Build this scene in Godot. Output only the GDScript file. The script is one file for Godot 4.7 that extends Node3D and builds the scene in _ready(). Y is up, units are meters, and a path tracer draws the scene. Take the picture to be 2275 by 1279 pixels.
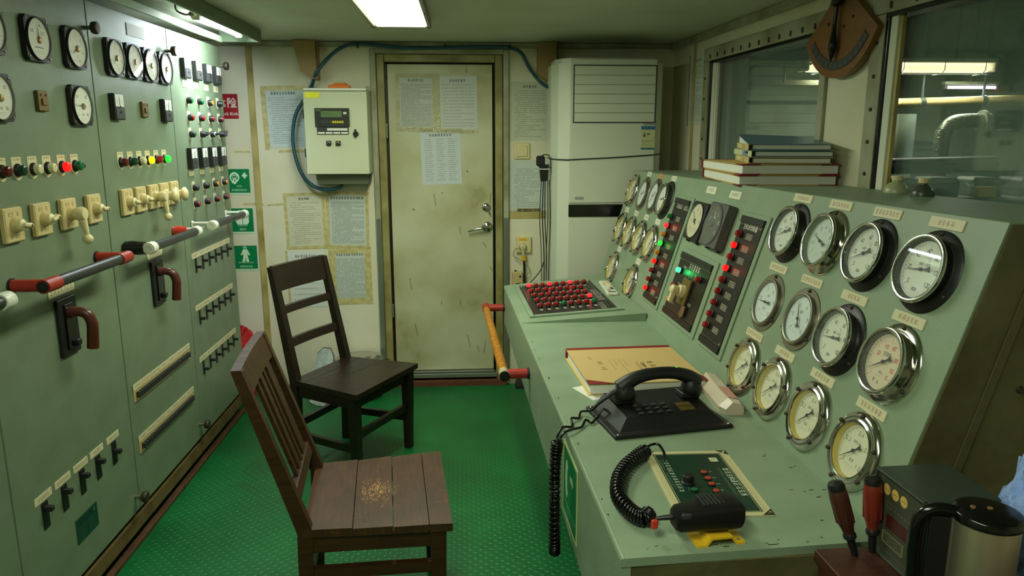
extends Node3D
# A ship's engine control room: switchboard at the left, gauge console at the right, door at the back, engine room behind the windows.
# World: x right, y up, z towards the viewer; back wall at z = 0. Console frame: x = depth away from the operator, y up, z along the console.

const CON := Vector3(0.80, 0.0, 2.0)      # foot of the line where the console desk meets its sloping face
const CON_TURN := 1.9                      # the console and the window wall stand 1.9 degrees off the room's axis
const SLOPE := 17.0                        # the gauge face leans back 17 degrees
const PANEL_X := -1.30                     # front plane of the switchboard
const CEIL := 2.135

var taken := {}
var cache := {}
var pics := {}
var M := {}

# ---------------------------------------------------------------- geometry
class Geo:
	var v := PackedVector3Array()
	var n := PackedVector3Array()
	var t := PackedVector2Array()
	var X := Transform3D()

	func tri(a: Vector3, b: Vector3, c: Vector3, na: Vector3, nb: Vector3, nc: Vector3, ta := Vector2.ZERO, tb := Vector2.ZERO, tc := Vector2.ZERO) -> void:
		if (b - a).cross(c - a).dot(na + nb + nc) > 0.0:
			var s := b; b = c; c = s
			var sn := nb; nb = nc; nc = sn
			var s2 := tb; tb = tc; tc = s2
		v.append(X * a); v.append(X * b); v.append(X * c)
		n.append((X.basis * na).normalized()); n.append((X.basis * nb).normalized()); n.append((X.basis * nc).normalized())
		t.append(ta); t.append(tb); t.append(tc)

	func quad(a: Vector3, b: Vector3, c: Vector3, d: Vector3, nn: Vector3, ta := Vector2(0, 1), tb := Vector2(1, 1), tc := Vector2(1, 0), td := Vector2(0, 0)) -> void:
		tri(a, b, c, nn, nn, nn, ta, tb, tc)
		tri(a, c, d, nn, nn, nn, ta, tc, td)

	func quadn(a: Vector3, b: Vector3, c: Vector3, d: Vector3, na: Vector3, nb: Vector3, nc: Vector3, nd: Vector3) -> void:
		tri(a, b, c, na, nb, nc, Vector2(a.x, a.y), Vector2(b.x, b.y), Vector2(c.x, c.y))
		tri(a, c, d, na, nc, nd, Vector2(a.x, a.y), Vector2(c.x, c.y), Vector2(d.x, d.y))

	# flat polygon given by corners in order (convex)
	func poly(p: Array) -> void:
		var nn: Vector3 = (p[1] - p[0]).cross(p[2] - p[0]).normalized()
		for i in range(1, p.size() - 1):
			tri(p[0], p[i], p[i + 1], nn, nn, nn)

	# hexahedron from 8 corners: bottom 0-3, top 4-7, same order; flat faces pointing away from the centre
	func hexa(p: Array) -> void:
		var c := Vector3.ZERO
		for q in p:
			c += q / 8.0
		for f in [[0, 1, 2, 3], [4, 5, 6, 7], [0, 1, 5, 4], [1, 2, 6, 5], [2, 3, 7, 6], [3, 0, 4, 7]]:
			var a: Vector3 = p[f[0]]; var b: Vector3 = p[f[1]]; var d: Vector3 = p[f[2]]; var e: Vector3 = p[f[3]]
			var nn := (d - a).cross(e - b).normalized()
			if nn.dot((a + b + d + e) / 4.0 - c) < 0.0:
				nn = -nn
			quad(a, b, d, e, nn)

	func box(c: Vector3, s: Vector3, bev := 0.0) -> void:
		var h := s * 0.5
		var b := minf(bev, minf(h.x, minf(h.y, h.z)) * 0.95)
		var i := h - Vector3.ONE * b
		for ax in 3:
			var ux := (ax + 1) % 3
			var vx := (ax + 2) % 3
			for sg in [-1.0, 1.0]:
				var nn := Vector3.ZERO; nn[ax] = sg
				var p := []
				for k in [[-1, -1], [1, -1], [1, 1], [-1, 1]]:
					var q := Vector3.ZERO
					q[ax] = sg * h[ax]; q[ux] = k[0] * i[ux]; q[vx] = k[1] * i[vx]
					p.append(c + q)
				var tt := []
				for q in p:
					tt.append(Vector2(q.z, -q.y) if ax == 0 else Vector2(q.x, q.z) if ax == 1 else Vector2(q.x, -q.y))
				quad(p[0], p[1], p[2], p[3], nn, tt[0], tt[1], tt[2], tt[3])
		if b <= 0.0:
			return
		for ax in 3:
			var ux := (ax + 1) % 3
			var vx := (ax + 2) % 3
			for su in [-1.0, 1.0]:
				for sv in [-1.0, 1.0]:
					var nu := Vector3.ZERO; nu[ux] = su
					var nv := Vector3.ZERO; nv[vx] = sv
					var a := Vector3.ZERO; a[ux] = su * h[ux]; a[vx] = sv * i[vx]
					var d := Vector3.ZERO; d[ux] = su * i[ux]; d[vx] = sv * h[vx]
					var lo := Vector3.ZERO; lo[ax] = -i[ax]
					quadn(c + a + lo, c + a - lo, c + d - lo, c + d + lo, nu, nu, nv, nv)
		for sx in [-1.0, 1.0]:
			for sy in [-1.0, 1.0]:
				for sz in [-1.0, 1.0]:
					var sgn := Vector3(sx, sy, sz)
					tri(c + sgn * Vector3(h.x, i.y, i.z), c + sgn * Vector3(i.x, h.y, i.z), c + sgn * Vector3(i.x, i.y, h.z), Vector3(sx, 0, 0), Vector3(0, sy, 0), Vector3(0, 0, sz))

	# turned body about the local z axis; profile (radius, z) from the bottom centre out, up and in
	func lathe(prof: Array, seg := 24, sharp := 42.0, sx := 1.0, sy := 1.0) -> void:
		var m := prof.size()
		var sn := []
		for k in m - 1:
			var d: Vector2 = prof[k + 1] - prof[k]
			sn.append(Vector2(d.y, -d.x).normalized())
		for k in m - 1:
			var na: Vector2 = sn[k]
			var nb: Vector2 = sn[k]
			if k > 0 and absf(na.angle_to(sn[k - 1])) < deg_to_rad(sharp):
				na = (na + sn[k - 1]).normalized()
			if k < m - 2 and absf(nb.angle_to(sn[k + 1])) < deg_to_rad(sharp):
				nb = (nb + sn[k + 1]).normalized()
			var p: Vector2 = prof[k]
			var q: Vector2 = prof[k + 1]
			for s in seg:
				var a0 := TAU * s / seg
				var a1 := TAU * (s + 1) / seg
				var c0 := Vector3(cos(a0) * sx, sin(a0) * sy, 0); var c1 := Vector3(cos(a1) * sx, sin(a1) * sy, 0)
				var z := Vector3(0, 0, 1)
				var P0 := c0 * p.x + z * p.y; var P1 := c1 * p.x + z * p.y
				var Q0 := c0 * q.x + z * q.y; var Q1 := c1 * q.x + z * q.y
				var u0 := float(s) / seg; var u1 := float(s + 1) / seg
				if p.x > 1e-6:
					tri(P0, P1, Q1 if q.x > 1e-6 else Q0, c0 * na.x + z * na.y, c1 * na.x + z * na.y, c1 * nb.x + z * nb.y, Vector2(u0, p.y), Vector2(u1, p.y), Vector2(u1, q.y))
				if q.x > 1e-6:
					tri(P0, Q1, Q0, c0 * na.x + z * na.y, c1 * nb.x + z * nb.y, c0 * nb.x + z * nb.y, Vector2(u0, p.y), Vector2(u1, q.y), Vector2(u0, q.y))

	func disc(r: float, z: float, seg := 32) -> void:
		for s in seg:
			var a0 := TAU * s / seg
			var a1 := TAU * (s + 1) / seg
			var e := Vector3(0, 0, 1)
			tri(Vector3(0, 0, z), Vector3(cos(a0) * r, sin(a0) * r, z), Vector3(cos(a1) * r, sin(a1) * r, z), e, e, e, Vector2(0.5, 0.5), Vector2(0.5 + 0.5 * cos(a0), 0.5 - 0.5 * sin(a0)), Vector2(0.5 + 0.5 * cos(a1), 0.5 - 0.5 * sin(a1)))

	# round bar along a polyline; radius may be a number or one per point
	func tube(p: Array, r, seg := 10, caps := true) -> void:
		var m := p.size()
		var fwd := []
		for k in m:
			var d: Vector3 = p[mini(k + 1, m - 1)] - p[maxi(k - 1, 0)]
			fwd.append(d.normalized())
		var side: Vector3 = fwd[0].cross(Vector3.UP if absf(fwd[0].y) < 0.9 else Vector3.RIGHT).normalized()
		var rings := []
		var norms := []
		for k in m:
			if k > 0:
				side = (side - fwd[k] * side.dot(fwd[k])).normalized()
			var up: Vector3 = fwd[k].cross(side)
			var rr: float = r[k] if r is Array else r
			var a := []
			var b := []
			for s in seg:
				var w := TAU * s / seg
				var o := side * cos(w) + up * sin(w)
				b.append(o); a.append(p[k] + o * rr)
			rings.append(a); norms.append(b)
		for k in m - 1:
			for s in seg:
				var s1 := (s + 1) % seg
				quadn(rings[k][s], rings[k][s1], rings[k + 1][s1], rings[k + 1][s], norms[k][s], norms[k][s1], norms[k + 1][s1], norms[k + 1][s])
		if caps:
			for e in [0, m - 1]:
				var nn: Vector3 = -fwd[0] if e == 0 else fwd[m - 1]
				for s in seg:
					tri(p[e], rings[e][s], rings[e][(s + 1) % seg], nn, nn, nn)

	# extruded outline (x, y) between z0 and z1; bev narrows the front edge
	func prism(pts: Array, z0: float, z1: float, uvs := 0.0) -> void:
		var pl := PackedVector2Array(pts)
		var ix := Geometry2D.triangulate_polygon(pl)
		var f := func(q: Vector2) -> Vector2: return q * uvs if uvs > 0.0 else q
		for k in range(0, ix.size(), 3):
			for e in [[z1, 1.0], [z0, -1.0]]:
				var nn := Vector3(0, 0, e[1])
				var a := pl[ix[k]]; var b := pl[ix[k + 1]]; var c := pl[ix[k + 2]]
				tri(Vector3(a.x, a.y, e[0]), Vector3(b.x, b.y, e[0]), Vector3(c.x, c.y, e[0]), nn, nn, nn, a, b, c)
		var area := 0.0
		for k in pl.size():
			var a := pl[k]; var b := pl[(k + 1) % pl.size()]
			area += a.x * b.y - a.y * b.x
		for k in pl.size():
			var a := pl[k]; var b := pl[(k + 1) % pl.size()]
			var d := (b - a).normalized()
			var nn := Vector3(d.y, -d.x, 0) * signf(area)
			quad(Vector3(a.x, a.y, z0), Vector3(b.x, b.y, z0), Vector3(b.x, b.y, z1), Vector3(a.x, a.y, z1), nn, Vector2(a.x, z0), Vector2(b.x, z0), Vector2(b.x, z1), Vector2(a.x, z1))

	# sheet in the xy plane from z = 0 to z = th, its front printed with the whole texture
	func card(w: float, h: float, th: float, c := Vector3.ZERO) -> void:
		var x := w * 0.5; var y := h * 0.5
		var e := Vector2(0.01, 0.01)
		quad(c + Vector3(-x, -y, th), c + Vector3(x, -y, th), c + Vector3(x, y, th), c + Vector3(-x, y, th), Vector3(0, 0, 1))
		quad(c + Vector3(-x, -y, 0), c + Vector3(x, -y, 0), c + Vector3(x, y, 0), c + Vector3(-x, y, 0), Vector3(0, 0, -1), e, e, e, e)
		quad(c + Vector3(-x, -y, 0), c + Vector3(x, -y, 0), c + Vector3(x, -y, th), c + Vector3(-x, -y, th), Vector3(0, -1, 0), e, e, e, e)
		quad(c + Vector3(-x, y, 0), c + Vector3(x, y, 0), c + Vector3(x, y, th), c + Vector3(-x, y, th), Vector3(0, 1, 0), e, e, e, e)
		quad(c + Vector3(-x, -y, 0), c + Vector3(-x, y, 0), c + Vector3(-x, y, th), c + Vector3(-x, -y, th), Vector3(-1, 0, 0), e, e, e, e)
		quad(c + Vector3(x, -y, 0), c + Vector3(x, y, 0), c + Vector3(x, y, th), c + Vector3(x, -y, th), Vector3(1, 0, 0), e, e, e, e)

	func mesh() -> ArrayMesh:
		var a := []
		a.resize(Mesh.ARRAY_MAX)
		a[Mesh.ARRAY_VERTEX] = v; a[Mesh.ARRAY_NORMAL] = n; a[Mesh.ARRAY_TEX_UV] = t
		var m := ArrayMesh.new()
		m.add_surface_from_arrays(Mesh.PRIMITIVE_TRIANGLES, a)
		return m

# ---------------------------------------------------------------- printed pictures (flat print only: dials, notices, labels)
const STROKES := {
	"主": "5 0 5 1.2,2 2.5 8 2.5,2.5 5.5 7.5 5.5,1 9 9 9,5 2.5 5 9",
	"机": ".5 3 4 3,2.3 .5 2.3 9.5,2.3 3.5 .5 7,2.3 4 4 6,5.5 1.5 5.5 6,5.5 6 4.5 9.3,5.5 1.5 8.5 1.5,8.5 1.5 8.5 8.8,8.5 8.8 9.8 8.8,9.8 8.8 9.8 7.3",
	"系": "2 1.5 8 .8,5 1.2 3 3.2,3 3.2 6.5 3,7 2 3 5.5,3 5.5 8 5.2,7.2 4.2 8.3 5.8,5 5.5 5 9.5,3 7 1.5 9,7 7 8.5 9",
	"统": "2.5 .5 1 3,1 3 3 3,3 2.2 .8 5.5,.8 5.5 3.2 5,.8 8.5 3.5 7.5,6.8 .3 7 1.5,4.5 2 9.3 2,6.8 2 5.2 4.3,5.2 4.3 8.8 4,8 3 9 4.8,6 5 5.5 7.5,5.5 7.5 4.3 9.5,7.5 5 7.5 9,7.5 9 9.5 9,9.5 9 9.5 7.8",
	"报": ".5 2.5 4 2.5,2.3 .5 2.3 9,2.3 9 1.3 8.3,.5 6.2 4 5,5 1 9 1,9 1 9 3.5,5 1 5 9.5,5 5 9 5,9 5 6 9.5,6 6 9.5 9.5",
	"警": "1 1.2 5 1.2,2 .3 2 2,4 .3 4 2,1.5 2.4 4.5 2.4,4.5 2.4 4.2 4.5,1.8 3.2 3.4 3.2,1.8 4.3 3.4 4.3,6.5 .3 5.7 2,6 1.2 9.3 1.2,8.5 1.2 5.7 4.5,6.3 2 9.3 4.5,1 6 9 6,2.5 7 7.5 7,2.5 8 7.5 8,2.8 8.8 2.8 10,7.2 8.8 7.2 10,2.8 8.8 7.2 8.8,2.8 10 7.2 10",
	"险": "1 .8 1 9.8,1 .8 3.3 .8,3.3 .8 2.2 3,2.2 3 3.5 5,3.5 5 2 6,6.8 .5 4 4,6.8 .5 9.7 4,5.4 4.3 8.2 4.3,5 6 5.7 8.2,6.8 5.7 7.1 8,8.9 5.7 8 8.8,4.2 9.5 9.8 9.5",
	"危": "3.5 .3 1 3.5,3 1.2 6.5 1.2,6.5 1.2 5.5 3.3,1.8 3.3 9 3.3,1.8 3.3 1.8 6.5,1.8 6.5 .5 9.7,4.3 5 4.3 8.8,4.3 8.8 8.8 8.8,8.8 8.8 8.8 7.5,4.3 5 7.5 5,7.5 5 7.5 7,7.5 7 6.5 6.6",
	"安": "5 0 5.2 1,1.5 1.5 8.7 1.5,1.5 1.5 1.5 3,8.7 1.5 8.3 3,4.8 2.5 3 6.5,3 6.5 7.5 9.5,7 4.5 2 9.5,1 5 9 5",
	"全": "5 .3 1 4,5 .3 9 4,2.8 4.5 7.2 4.5,2.8 6.7 7.2 6.7,1.3 9.2 8.7 9.2,5 4.5 5 9.2",
	"守": "5 0 5.2 1,1.5 1.5 8.7 1.5,1.5 1.5 1.5 3,8.7 1.5 8.3 3,1 5 9 5,6.5 3 6.5 9.3,6.5 9.3 5.3 8.6,3.2 6.3 4.2 7.6",
	"则": "1 1 1 6.5,1 1 4.5 1,4.5 1 4.5 6.5,2.8 2.2 2.6 6,2.6 6 .8 9.3,3 6.8 5 9,6.5 2 6.5 6.8,8.8 .5 8.8 9.3,8.8 9.3 7.6 8.6",
	"救": ".5 2 4.8 2,2.5 .3 2.5 9.3,1 3.8 1.8 5,.5 8 2 6.3,4.3 3.8 3.3 5.3,3 6 4.6 7.8,6.5 .3 5.3 4.5,6 2.5 9.7 2.5,8.7 2.5 5.3 9.7,6 4.5 9.7 9.7",
	"生": "2.5 .5 1 3.5,2 2.2 8.5 2.2,1.8 5.3 8.3 5.3,.8 9 9.3 9,5 .3 5 9",
	"衣": "5 0 5 1.2,1 2 9 2,5 2 1 6,3 4.5 3 9,3 9 5 8,4.5 4.5 9.3 9.3,8 4 6.3 5.8",
	"日": "2.5 1 7.5 1,2.5 1 2.5 9.3,7.5 1 7.5 9.3,2.5 5 7.5 5,2.5 9.3 7.5 9.3",
	"志": "1 2 9 2,5 .2 5 4.2,2.2 4.2 7.8 4.2,1.5 6 1 8.5,3.2 5.8 3.2 9,3.2 9 7.5 9,7.5 9 7.8 7.6,5 5.5 5.6 7,8.2 5.8 9.2 7.5",
	"轮": ".6 2 4 2,2 .4 1 4.5,1 4.5 4.2 4.5,2.6 3 2.6 9.7,.4 7.4 4.4 6.6,7 .4 4.8 4,7 .4 9.6 4,6 4.6 6 9,6 9 9.3 9,9.3 9 9.3 7.6,8.8 5 6 7",
	"0": "3 1 7 1,7 1 7 9,7 9 3 9,3 9 3 1", "1": "5 1 5 9,5 1 3.6 2.4", "2": "3 1 7 1,7 1 7 4.6,7 4.6 3 9,3 9 7.3 9", "3": "3 1 7 1,7 1 4.6 4.5,4.6 4.5 7 6.4,7 6.4 6.6 9,6.6 9 3 9",
	"4": "5.6 1 2.6 6.4,2.6 6.4 7.6 6.4,6.2 4 6.2 9", "5": "7 1 3.2 1,3.2 1 3 4.6,3 4.6 6.8 4.8,6.8 4.8 6.6 9,6.6 9 3 9", "6": "6.6 1 3.2 5,3 5 3 9,3 9 7 9,7 9 7 5,7 5 3 5",
	"7": "3 1 7.2 1,7.2 1 4.4 9", "8": "3 1 7 1,7 1 7 9,7 9 3 9,3 9 3 1,3 5 7 5", "9": "7 5 3 5,3 5 3 1,3 1 7 1,7 1 7 9,7 9 4 9", "-": "3 5 7 5", ".": "5 8.6 5.2 9", "°": "4.4 1 5.6 1,5.6 1 5.6 2.4,5.6 2.4 4.4 2.4,4.4 2.4 4.4 1",
	"C": "7 1.6 3.6 1,3.6 1 3 5,3 5 3.6 9,3.6 9 7 8.4", "M": "2.4 9 2.4 1,2.4 1 5 6,5 6 7.6 1,7.6 1 7.6 9", "P": "3 9 3 1,3 1 7 1,7 1 7 5,7 5 3 5", "a": "3.4 4 6.6 4,6.6 4 6.6 9,6.6 9 3.4 9,3.4 9 3.4 6.4,3.4 6.4 6.6 6.4", "V": "2.6 1 5 9,5 9 7.4 1", "A": "2.4 9 5 1,5 1 7.6 9,3.4 6.4 6.6 6.4", "H": "3 1 3 9,7 1 7 9,3 5 7 5", "z": "3.2 4 6.8 4,6.8 4 3.2 9,3.2 9 6.8 9", "W": "2 1 3.6 9,3.6 9 5 3,5 3 6.4 9,6.4 9 8 1", "k": "3.4 1 3.4 9,6.8 4 3.4 6.6,4.4 6.4 7 9",
}

class Pic:
	var im: Image
	var w: int
	var h: int
	var rng := RandomNumberGenerator.new()

	func _init(ww: int, hh: int, c: Color, sd := 1) -> void:
		w = ww; h = hh
		im = Image.create(w, h, false, Image.FORMAT_RGB8)
		im.fill(c)
		rng.seed = sd

	func dot(x: int, y: int, c: Color, a := 1.0) -> void:
		if x >= 0 and y >= 0 and x < w and y < h:
			im.set_pixel(x, y, im.get_pixel(x, y).lerp(c, a))

	func rect(x: float, y: float, ww: float, hh: float, c: Color) -> void:
		im.fill_rect(Rect2i(int(x), int(y), maxi(1, int(ww)), maxi(1, int(hh))), c)

	func frame(x: float, y: float, ww: float, hh: float, th: float, c: Color) -> void:
		rect(x, y, ww, th, c); rect(x, y + hh - th, ww, th, c); rect(x, y, th, hh, c); rect(x + ww - th, y, th, hh, c)

	func line(x0: float, y0: float, x1: float, y1: float, th: float, c: Color) -> void:
		var a := Vector2(x0, y0)
		var d := Vector2(x1 - x0, y1 - y0)
		var l2 := maxf(d.length_squared(), 1e-6)
		for y in range(int(floor(minf(y0, y1) - th)), int(ceil(maxf(y0, y1) + th)) + 1):
			for x in range(int(floor(minf(x0, x1) - th)), int(ceil(maxf(x0, x1) + th)) + 1):
				var p := Vector2(x + 0.5, y + 0.5) - a
				var q := p - d * clampf(p.dot(d) / l2, 0.0, 1.0)
				var k := clampf(th * 0.5 + 0.5 - q.length(), 0.0, 1.0)
				if k > 0.0:
					dot(x, y, c, k)

	func disc(cx: float, cy: float, r: float, c: Color, inner := 0.0) -> void:
		for y in range(int(cy - r - 1), int(cy + r + 2)):
			for x in range(int(cx - r - 1), int(cx + r + 2)):
				var d := Vector2(x + 0.5 - cx, y + 0.5 - cy).length()
				var k := clampf(r + 0.5 - d, 0.0, 1.0) * clampf(d - inner + 0.5, 0.0, 1.0)
				if k > 0.0:
					dot(x, y, c, k)

	func fill(pts: Array, c: Color) -> void:
		var pl := PackedVector2Array(pts)
		var lo := pl[0]; var hi := pl[0]
		for p in pl:
			lo = lo.min(p); hi = hi.max(p)
		for y in range(int(lo.y), int(hi.y) + 1):
			for x in range(int(lo.x), int(hi.x) + 1):
				if Geometry2D.is_point_in_polygon(Vector2(x + 0.5, y + 0.5), pl):
					dot(x, y, c)

	# characters that the stroke table knows, anything else as illegible small print
	func write(table: Dictionary, s: String, x: float, y: float, size: float, th: float, c: Color, step := 1.0) -> void:
		for ch in s:
			if table.has(ch):
				for seg in table[ch].split(","):
					var f: PackedFloat64Array = seg.split_floats(" ")
					line(x + f[0] * size / 10.0, y + f[1] * size / 10.0, x + f[2] * size / 10.0, y + f[3] * size / 10.0, th, c)
			elif ch == "?":
				smudge(x, y, size, th, c)
			x += size * step

	func smudge(x: float, y: float, size: float, th: float, c: Color) -> void:
		for k in 3:
			var yy := y + size * (0.12 + 0.36 * k + rng.randf_range(-0.06, 0.06))
			line(x + size * rng.randf_range(0.05, 0.25), yy, x + size * rng.randf_range(0.7, 0.92), yy, th, c)
		for k in rng.randi_range(1, 2):
			var xx := x + size * rng.randf_range(0.25, 0.75)
			line(xx, y + size * 0.05, xx + size * rng.randf_range(-0.2, 0.1), y + size * 0.95, th, c)

	# a line of small print
	func small(x: float, y: float, len: float, size: int, c: Color, a := 0.75) -> void:
		var cx := x
		while cx < x + len:
			if rng.randf() < 0.93:
				for k in size * 2:
					dot(int(cx + rng.randf() * (size - 1)), int(y + rng.randf() * size), c, a)
			cx += size + 1

	func tex() -> ImageTexture:
		return ImageTexture.create_from_image(im)

# ---------------------------------------------------------------- materials
func paint(key: String, c: Color, rough := 0.6, metal := 0.0) -> StandardMaterial3D:
	if not M.has(key):
		var m := StandardMaterial3D.new()
		m.resource_name = key
		m.albedo_color = c
		m.roughness = rough
		m.metallic = metal
		M[key] = m
	return M[key]

func noise_tex(key: String, size: int, freq: float, lo: Color, hi: Color, oct := 4, kind := FastNoiseLite.TYPE_SIMPLEX_SMOOTH, pow_ := 1.0, stretch := Vector2.ONE) -> ImageTexture:
	if not pics.has(key):
		var f := FastNoiseLite.new()
		f.seed = hash(key) % 1000
		f.noise_type = kind
		f.frequency = freq
		f.fractal_octaves = oct
		var g := f.get_seamless_image(size, size)
		if stretch != Vector2.ONE:
			g.resize(int(size * stretch.x), int(size * stretch.y), Image.INTERPOLATE_CUBIC)
		g.convert(Image.FORMAT_L8)
		var im := Image.create(g.get_width(), g.get_height(), false, Image.FORMAT_RGB8)
		for y in g.get_height():
			for x in g.get_width():
				im.set_pixel(x, y, lo.lerp(hi, pow(g.get_pixel(x, y).r, pow_)))
		pics[key] = ImageTexture.create_from_image(im)
	return pics[key]

func bump_tex(key: String, size: int, freq: float, depth: float, oct := 2, kind := FastNoiseLite.TYPE_SIMPLEX_SMOOTH) -> ImageTexture:
	if not pics.has(key):
		var f := FastNoiseLite.new()
		f.seed = hash(key) % 1000
		f.noise_type = kind
		f.frequency = freq
		f.fractal_octaves = oct
		var g := f.get_seamless_image(size, size)
		g.convert(Image.FORMAT_RGBA8)
		g.bump_map_to_normal_map(depth)
		pics[key] = ImageTexture.create_from_image(g)
	return pics[key]

func dress(m: StandardMaterial3D, tex: Texture2D, scale: float, normal: Texture2D = null, nscale := 0.5, world := true) -> StandardMaterial3D:
	m.uv1_triplanar = true
	m.uv1_world_triplanar = world
	m.uv1_scale = Vector3.ONE * scale
	if tex:
		m.albedo_texture = tex
	if normal:
		m.normal_enabled = true
		m.normal_texture = normal
		m.normal_scale = nscale
	return m

func printed(key: String, pic: Pic, rough := 0.7) -> StandardMaterial3D:
	if not M.has(key):
		var m := paint(key, Color.WHITE, rough)
		m.albedo_texture = pic.tex()
		m.texture_repeat = false
	return M[key]

func glass(key: String, c: Color, rough := 0.03) -> StandardMaterial3D:
	var m := paint(key, c, rough)
	m.transparency = BaseMaterial3D.TRANSPARENCY_ALPHA
	m.metallic_specular = 0.5
	return m

func glow(key: String, c: Color, e: Color, energy: float) -> StandardMaterial3D:
	var m := paint(key, c, 0.25)
	m.emission_enabled = true
	m.emission = e
	m.emission_energy_multiplier = energy
	return m

# ---------------------------------------------------------------- nodes
func numbered(called: String) -> String:
	var k: int = taken.get(called, -1) + 1
	taken[called] = k
	return called if k == 0 else "%s_%03d" % [called, k]

func thing(called: String, label: String, category: String, xf := Transform3D(), group := "") -> Node3D:
	var o := Node3D.new()
	o.name = numbered(called)
	add_child(o)
	o.transform = xf
	return tag(o, label, category, group)

func tag(o: Node3D, label: String, category: String, group := "") -> Node3D:
	o.set_meta("label", label)
	o.set_meta("category", category)
	if group:
		o.set_meta("group", group)
	return o

func part(called: String, parent: Node3D, xf := Transform3D()) -> Node3D:
	var o := Node3D.new()
	o.name = called
	parent.add_child(o, true)
	o.transform = xf
	return o

func obj(called: String, mesh: Mesh, m: Material, parent: Node3D = self, xf := Transform3D()) -> MeshInstance3D:
	var o := MeshInstance3D.new()
	o.name = numbered(called) if parent == self else called
	o.mesh = mesh
	o.material_override = m
	o.cast_shadow = GeometryInstance3D.SHADOW_CASTING_SETTING_ON
	parent.add_child(o, true)
	o.transform = xf
	return o

func struct(called: String, mesh: Mesh, m: Material, xf := Transform3D()) -> MeshInstance3D:
	var o := obj(called, mesh, m, self, xf)
	o.set_meta("kind", "structure")
	return o

func at(x: float, y: float, z: float, turn := 0.0) -> Transform3D:
	return Transform3D(Basis(Vector3.UP, deg_to_rad(turn)), Vector3(x, y, z))

func roll(xf: Transform3D, deg: float) -> Transform3D:
	return xf * Transform3D(Basis(Vector3(0, 0, 1), deg_to_rad(deg)), Vector3.ZERO)

func pitch(xf: Transform3D, deg: float) -> Transform3D:
	return xf * Transform3D(Basis(Vector3(1, 0, 0), deg_to_rad(deg)), Vector3.ZERO)

# console frame -> world
func con(d: float, h: float, u: float) -> Transform3D:
	var b := Transform3D(Basis(Vector3.UP, deg_to_rad(CON_TURN)), CON)
	return b * Transform3D(Basis(), Vector3(d, h, u))

# a spot on the sloping face, in the console node's own frame: x along the console, y up the slope, z out of it
func face(u: float, v: float, out := 0.0) -> Transform3D:
	var s := sin(deg_to_rad(SLOPE)); var c := cos(deg_to_rad(SLOPE))
	var b := Basis(Vector3(0, 0, 1), Vector3(s, c, 0), Vector3(-c, s, 0))
	return Transform3D(b, Vector3(0, 0.8, 0) + b * Vector3(u, v, out))

# a spot on the desk top, in the console node's frame: x to the operator's right, y away from him, z up
func desk(u: float, d: float, h := 0.8) -> Transform3D:
	return Transform3D(Basis(Vector3(0, 0, 1), Vector3(1, 0, 0), Vector3(0, 1, 0)), Vector3(d, h, u))

func made(key: String, build: Callable) -> Mesh:
	if not cache.has(key):
		var g := Geo.new()
		build.call(g)
		cache[key] = g.mesh()
	return cache[key]

func bar(c: Vector3, s: Vector3, bev := 0.0) -> ArrayMesh:
	var g := Geo.new()
	g.box(c, s, bev)
	return g.mesh()

func lathed(prof: Array, seg := 24) -> ArrayMesh:
	var g := Geo.new()
	g.lathe(prof, seg)
	return g.mesh()

func tubed(p: Array, r, seg := 10) -> ArrayMesh:
	var g := Geo.new()
	g.tube(p, r, seg)
	return g.mesh()

func smooth_path(p: Array, per := 8) -> Array:
	var out := []
	for k in p.size() - 1:
		var a: Vector3 = p[maxi(k - 1, 0)]; var b: Vector3 = p[k]; var c: Vector3 = p[k + 1]; var d: Vector3 = p[mini(k + 2, p.size() - 1)]
		for s in per:
			out.append(b.cubic_interpolate(c, a, d, float(s) / per))
	out.append(p[-1])
	return out

# a coiled cord along a path
func coil(p: Array, radius: float, turns: float, per := 10) -> Array:
	var path := smooth_path(p, 12)
	var length := 0.0
	for k in path.size() - 1:
		length += (path[k + 1] - path[k]).length()
	var out := []
	var total := int(turns * per)
	var side := Vector3.ZERO
	for k in total + 1:
		var f := float(k) / total * (path.size() - 1)
		var i := mini(int(f), path.size() - 2)
		var c: Vector3 = path[i].lerp(path[i + 1], f - i)
		var fw: Vector3 = (path[i + 1] - path[i]).normalized()
		if side == Vector3.ZERO:
			side = fw.cross(Vector3.UP if absf(fw.y) < 0.9 else Vector3.RIGHT).normalized()
		side = (side - fw * side.dot(fw)).normalized()
		var w := TAU * k / per
		out.append(c + (side * cos(w) + fw.cross(side) * sin(w)) * radius)
	return out

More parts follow.
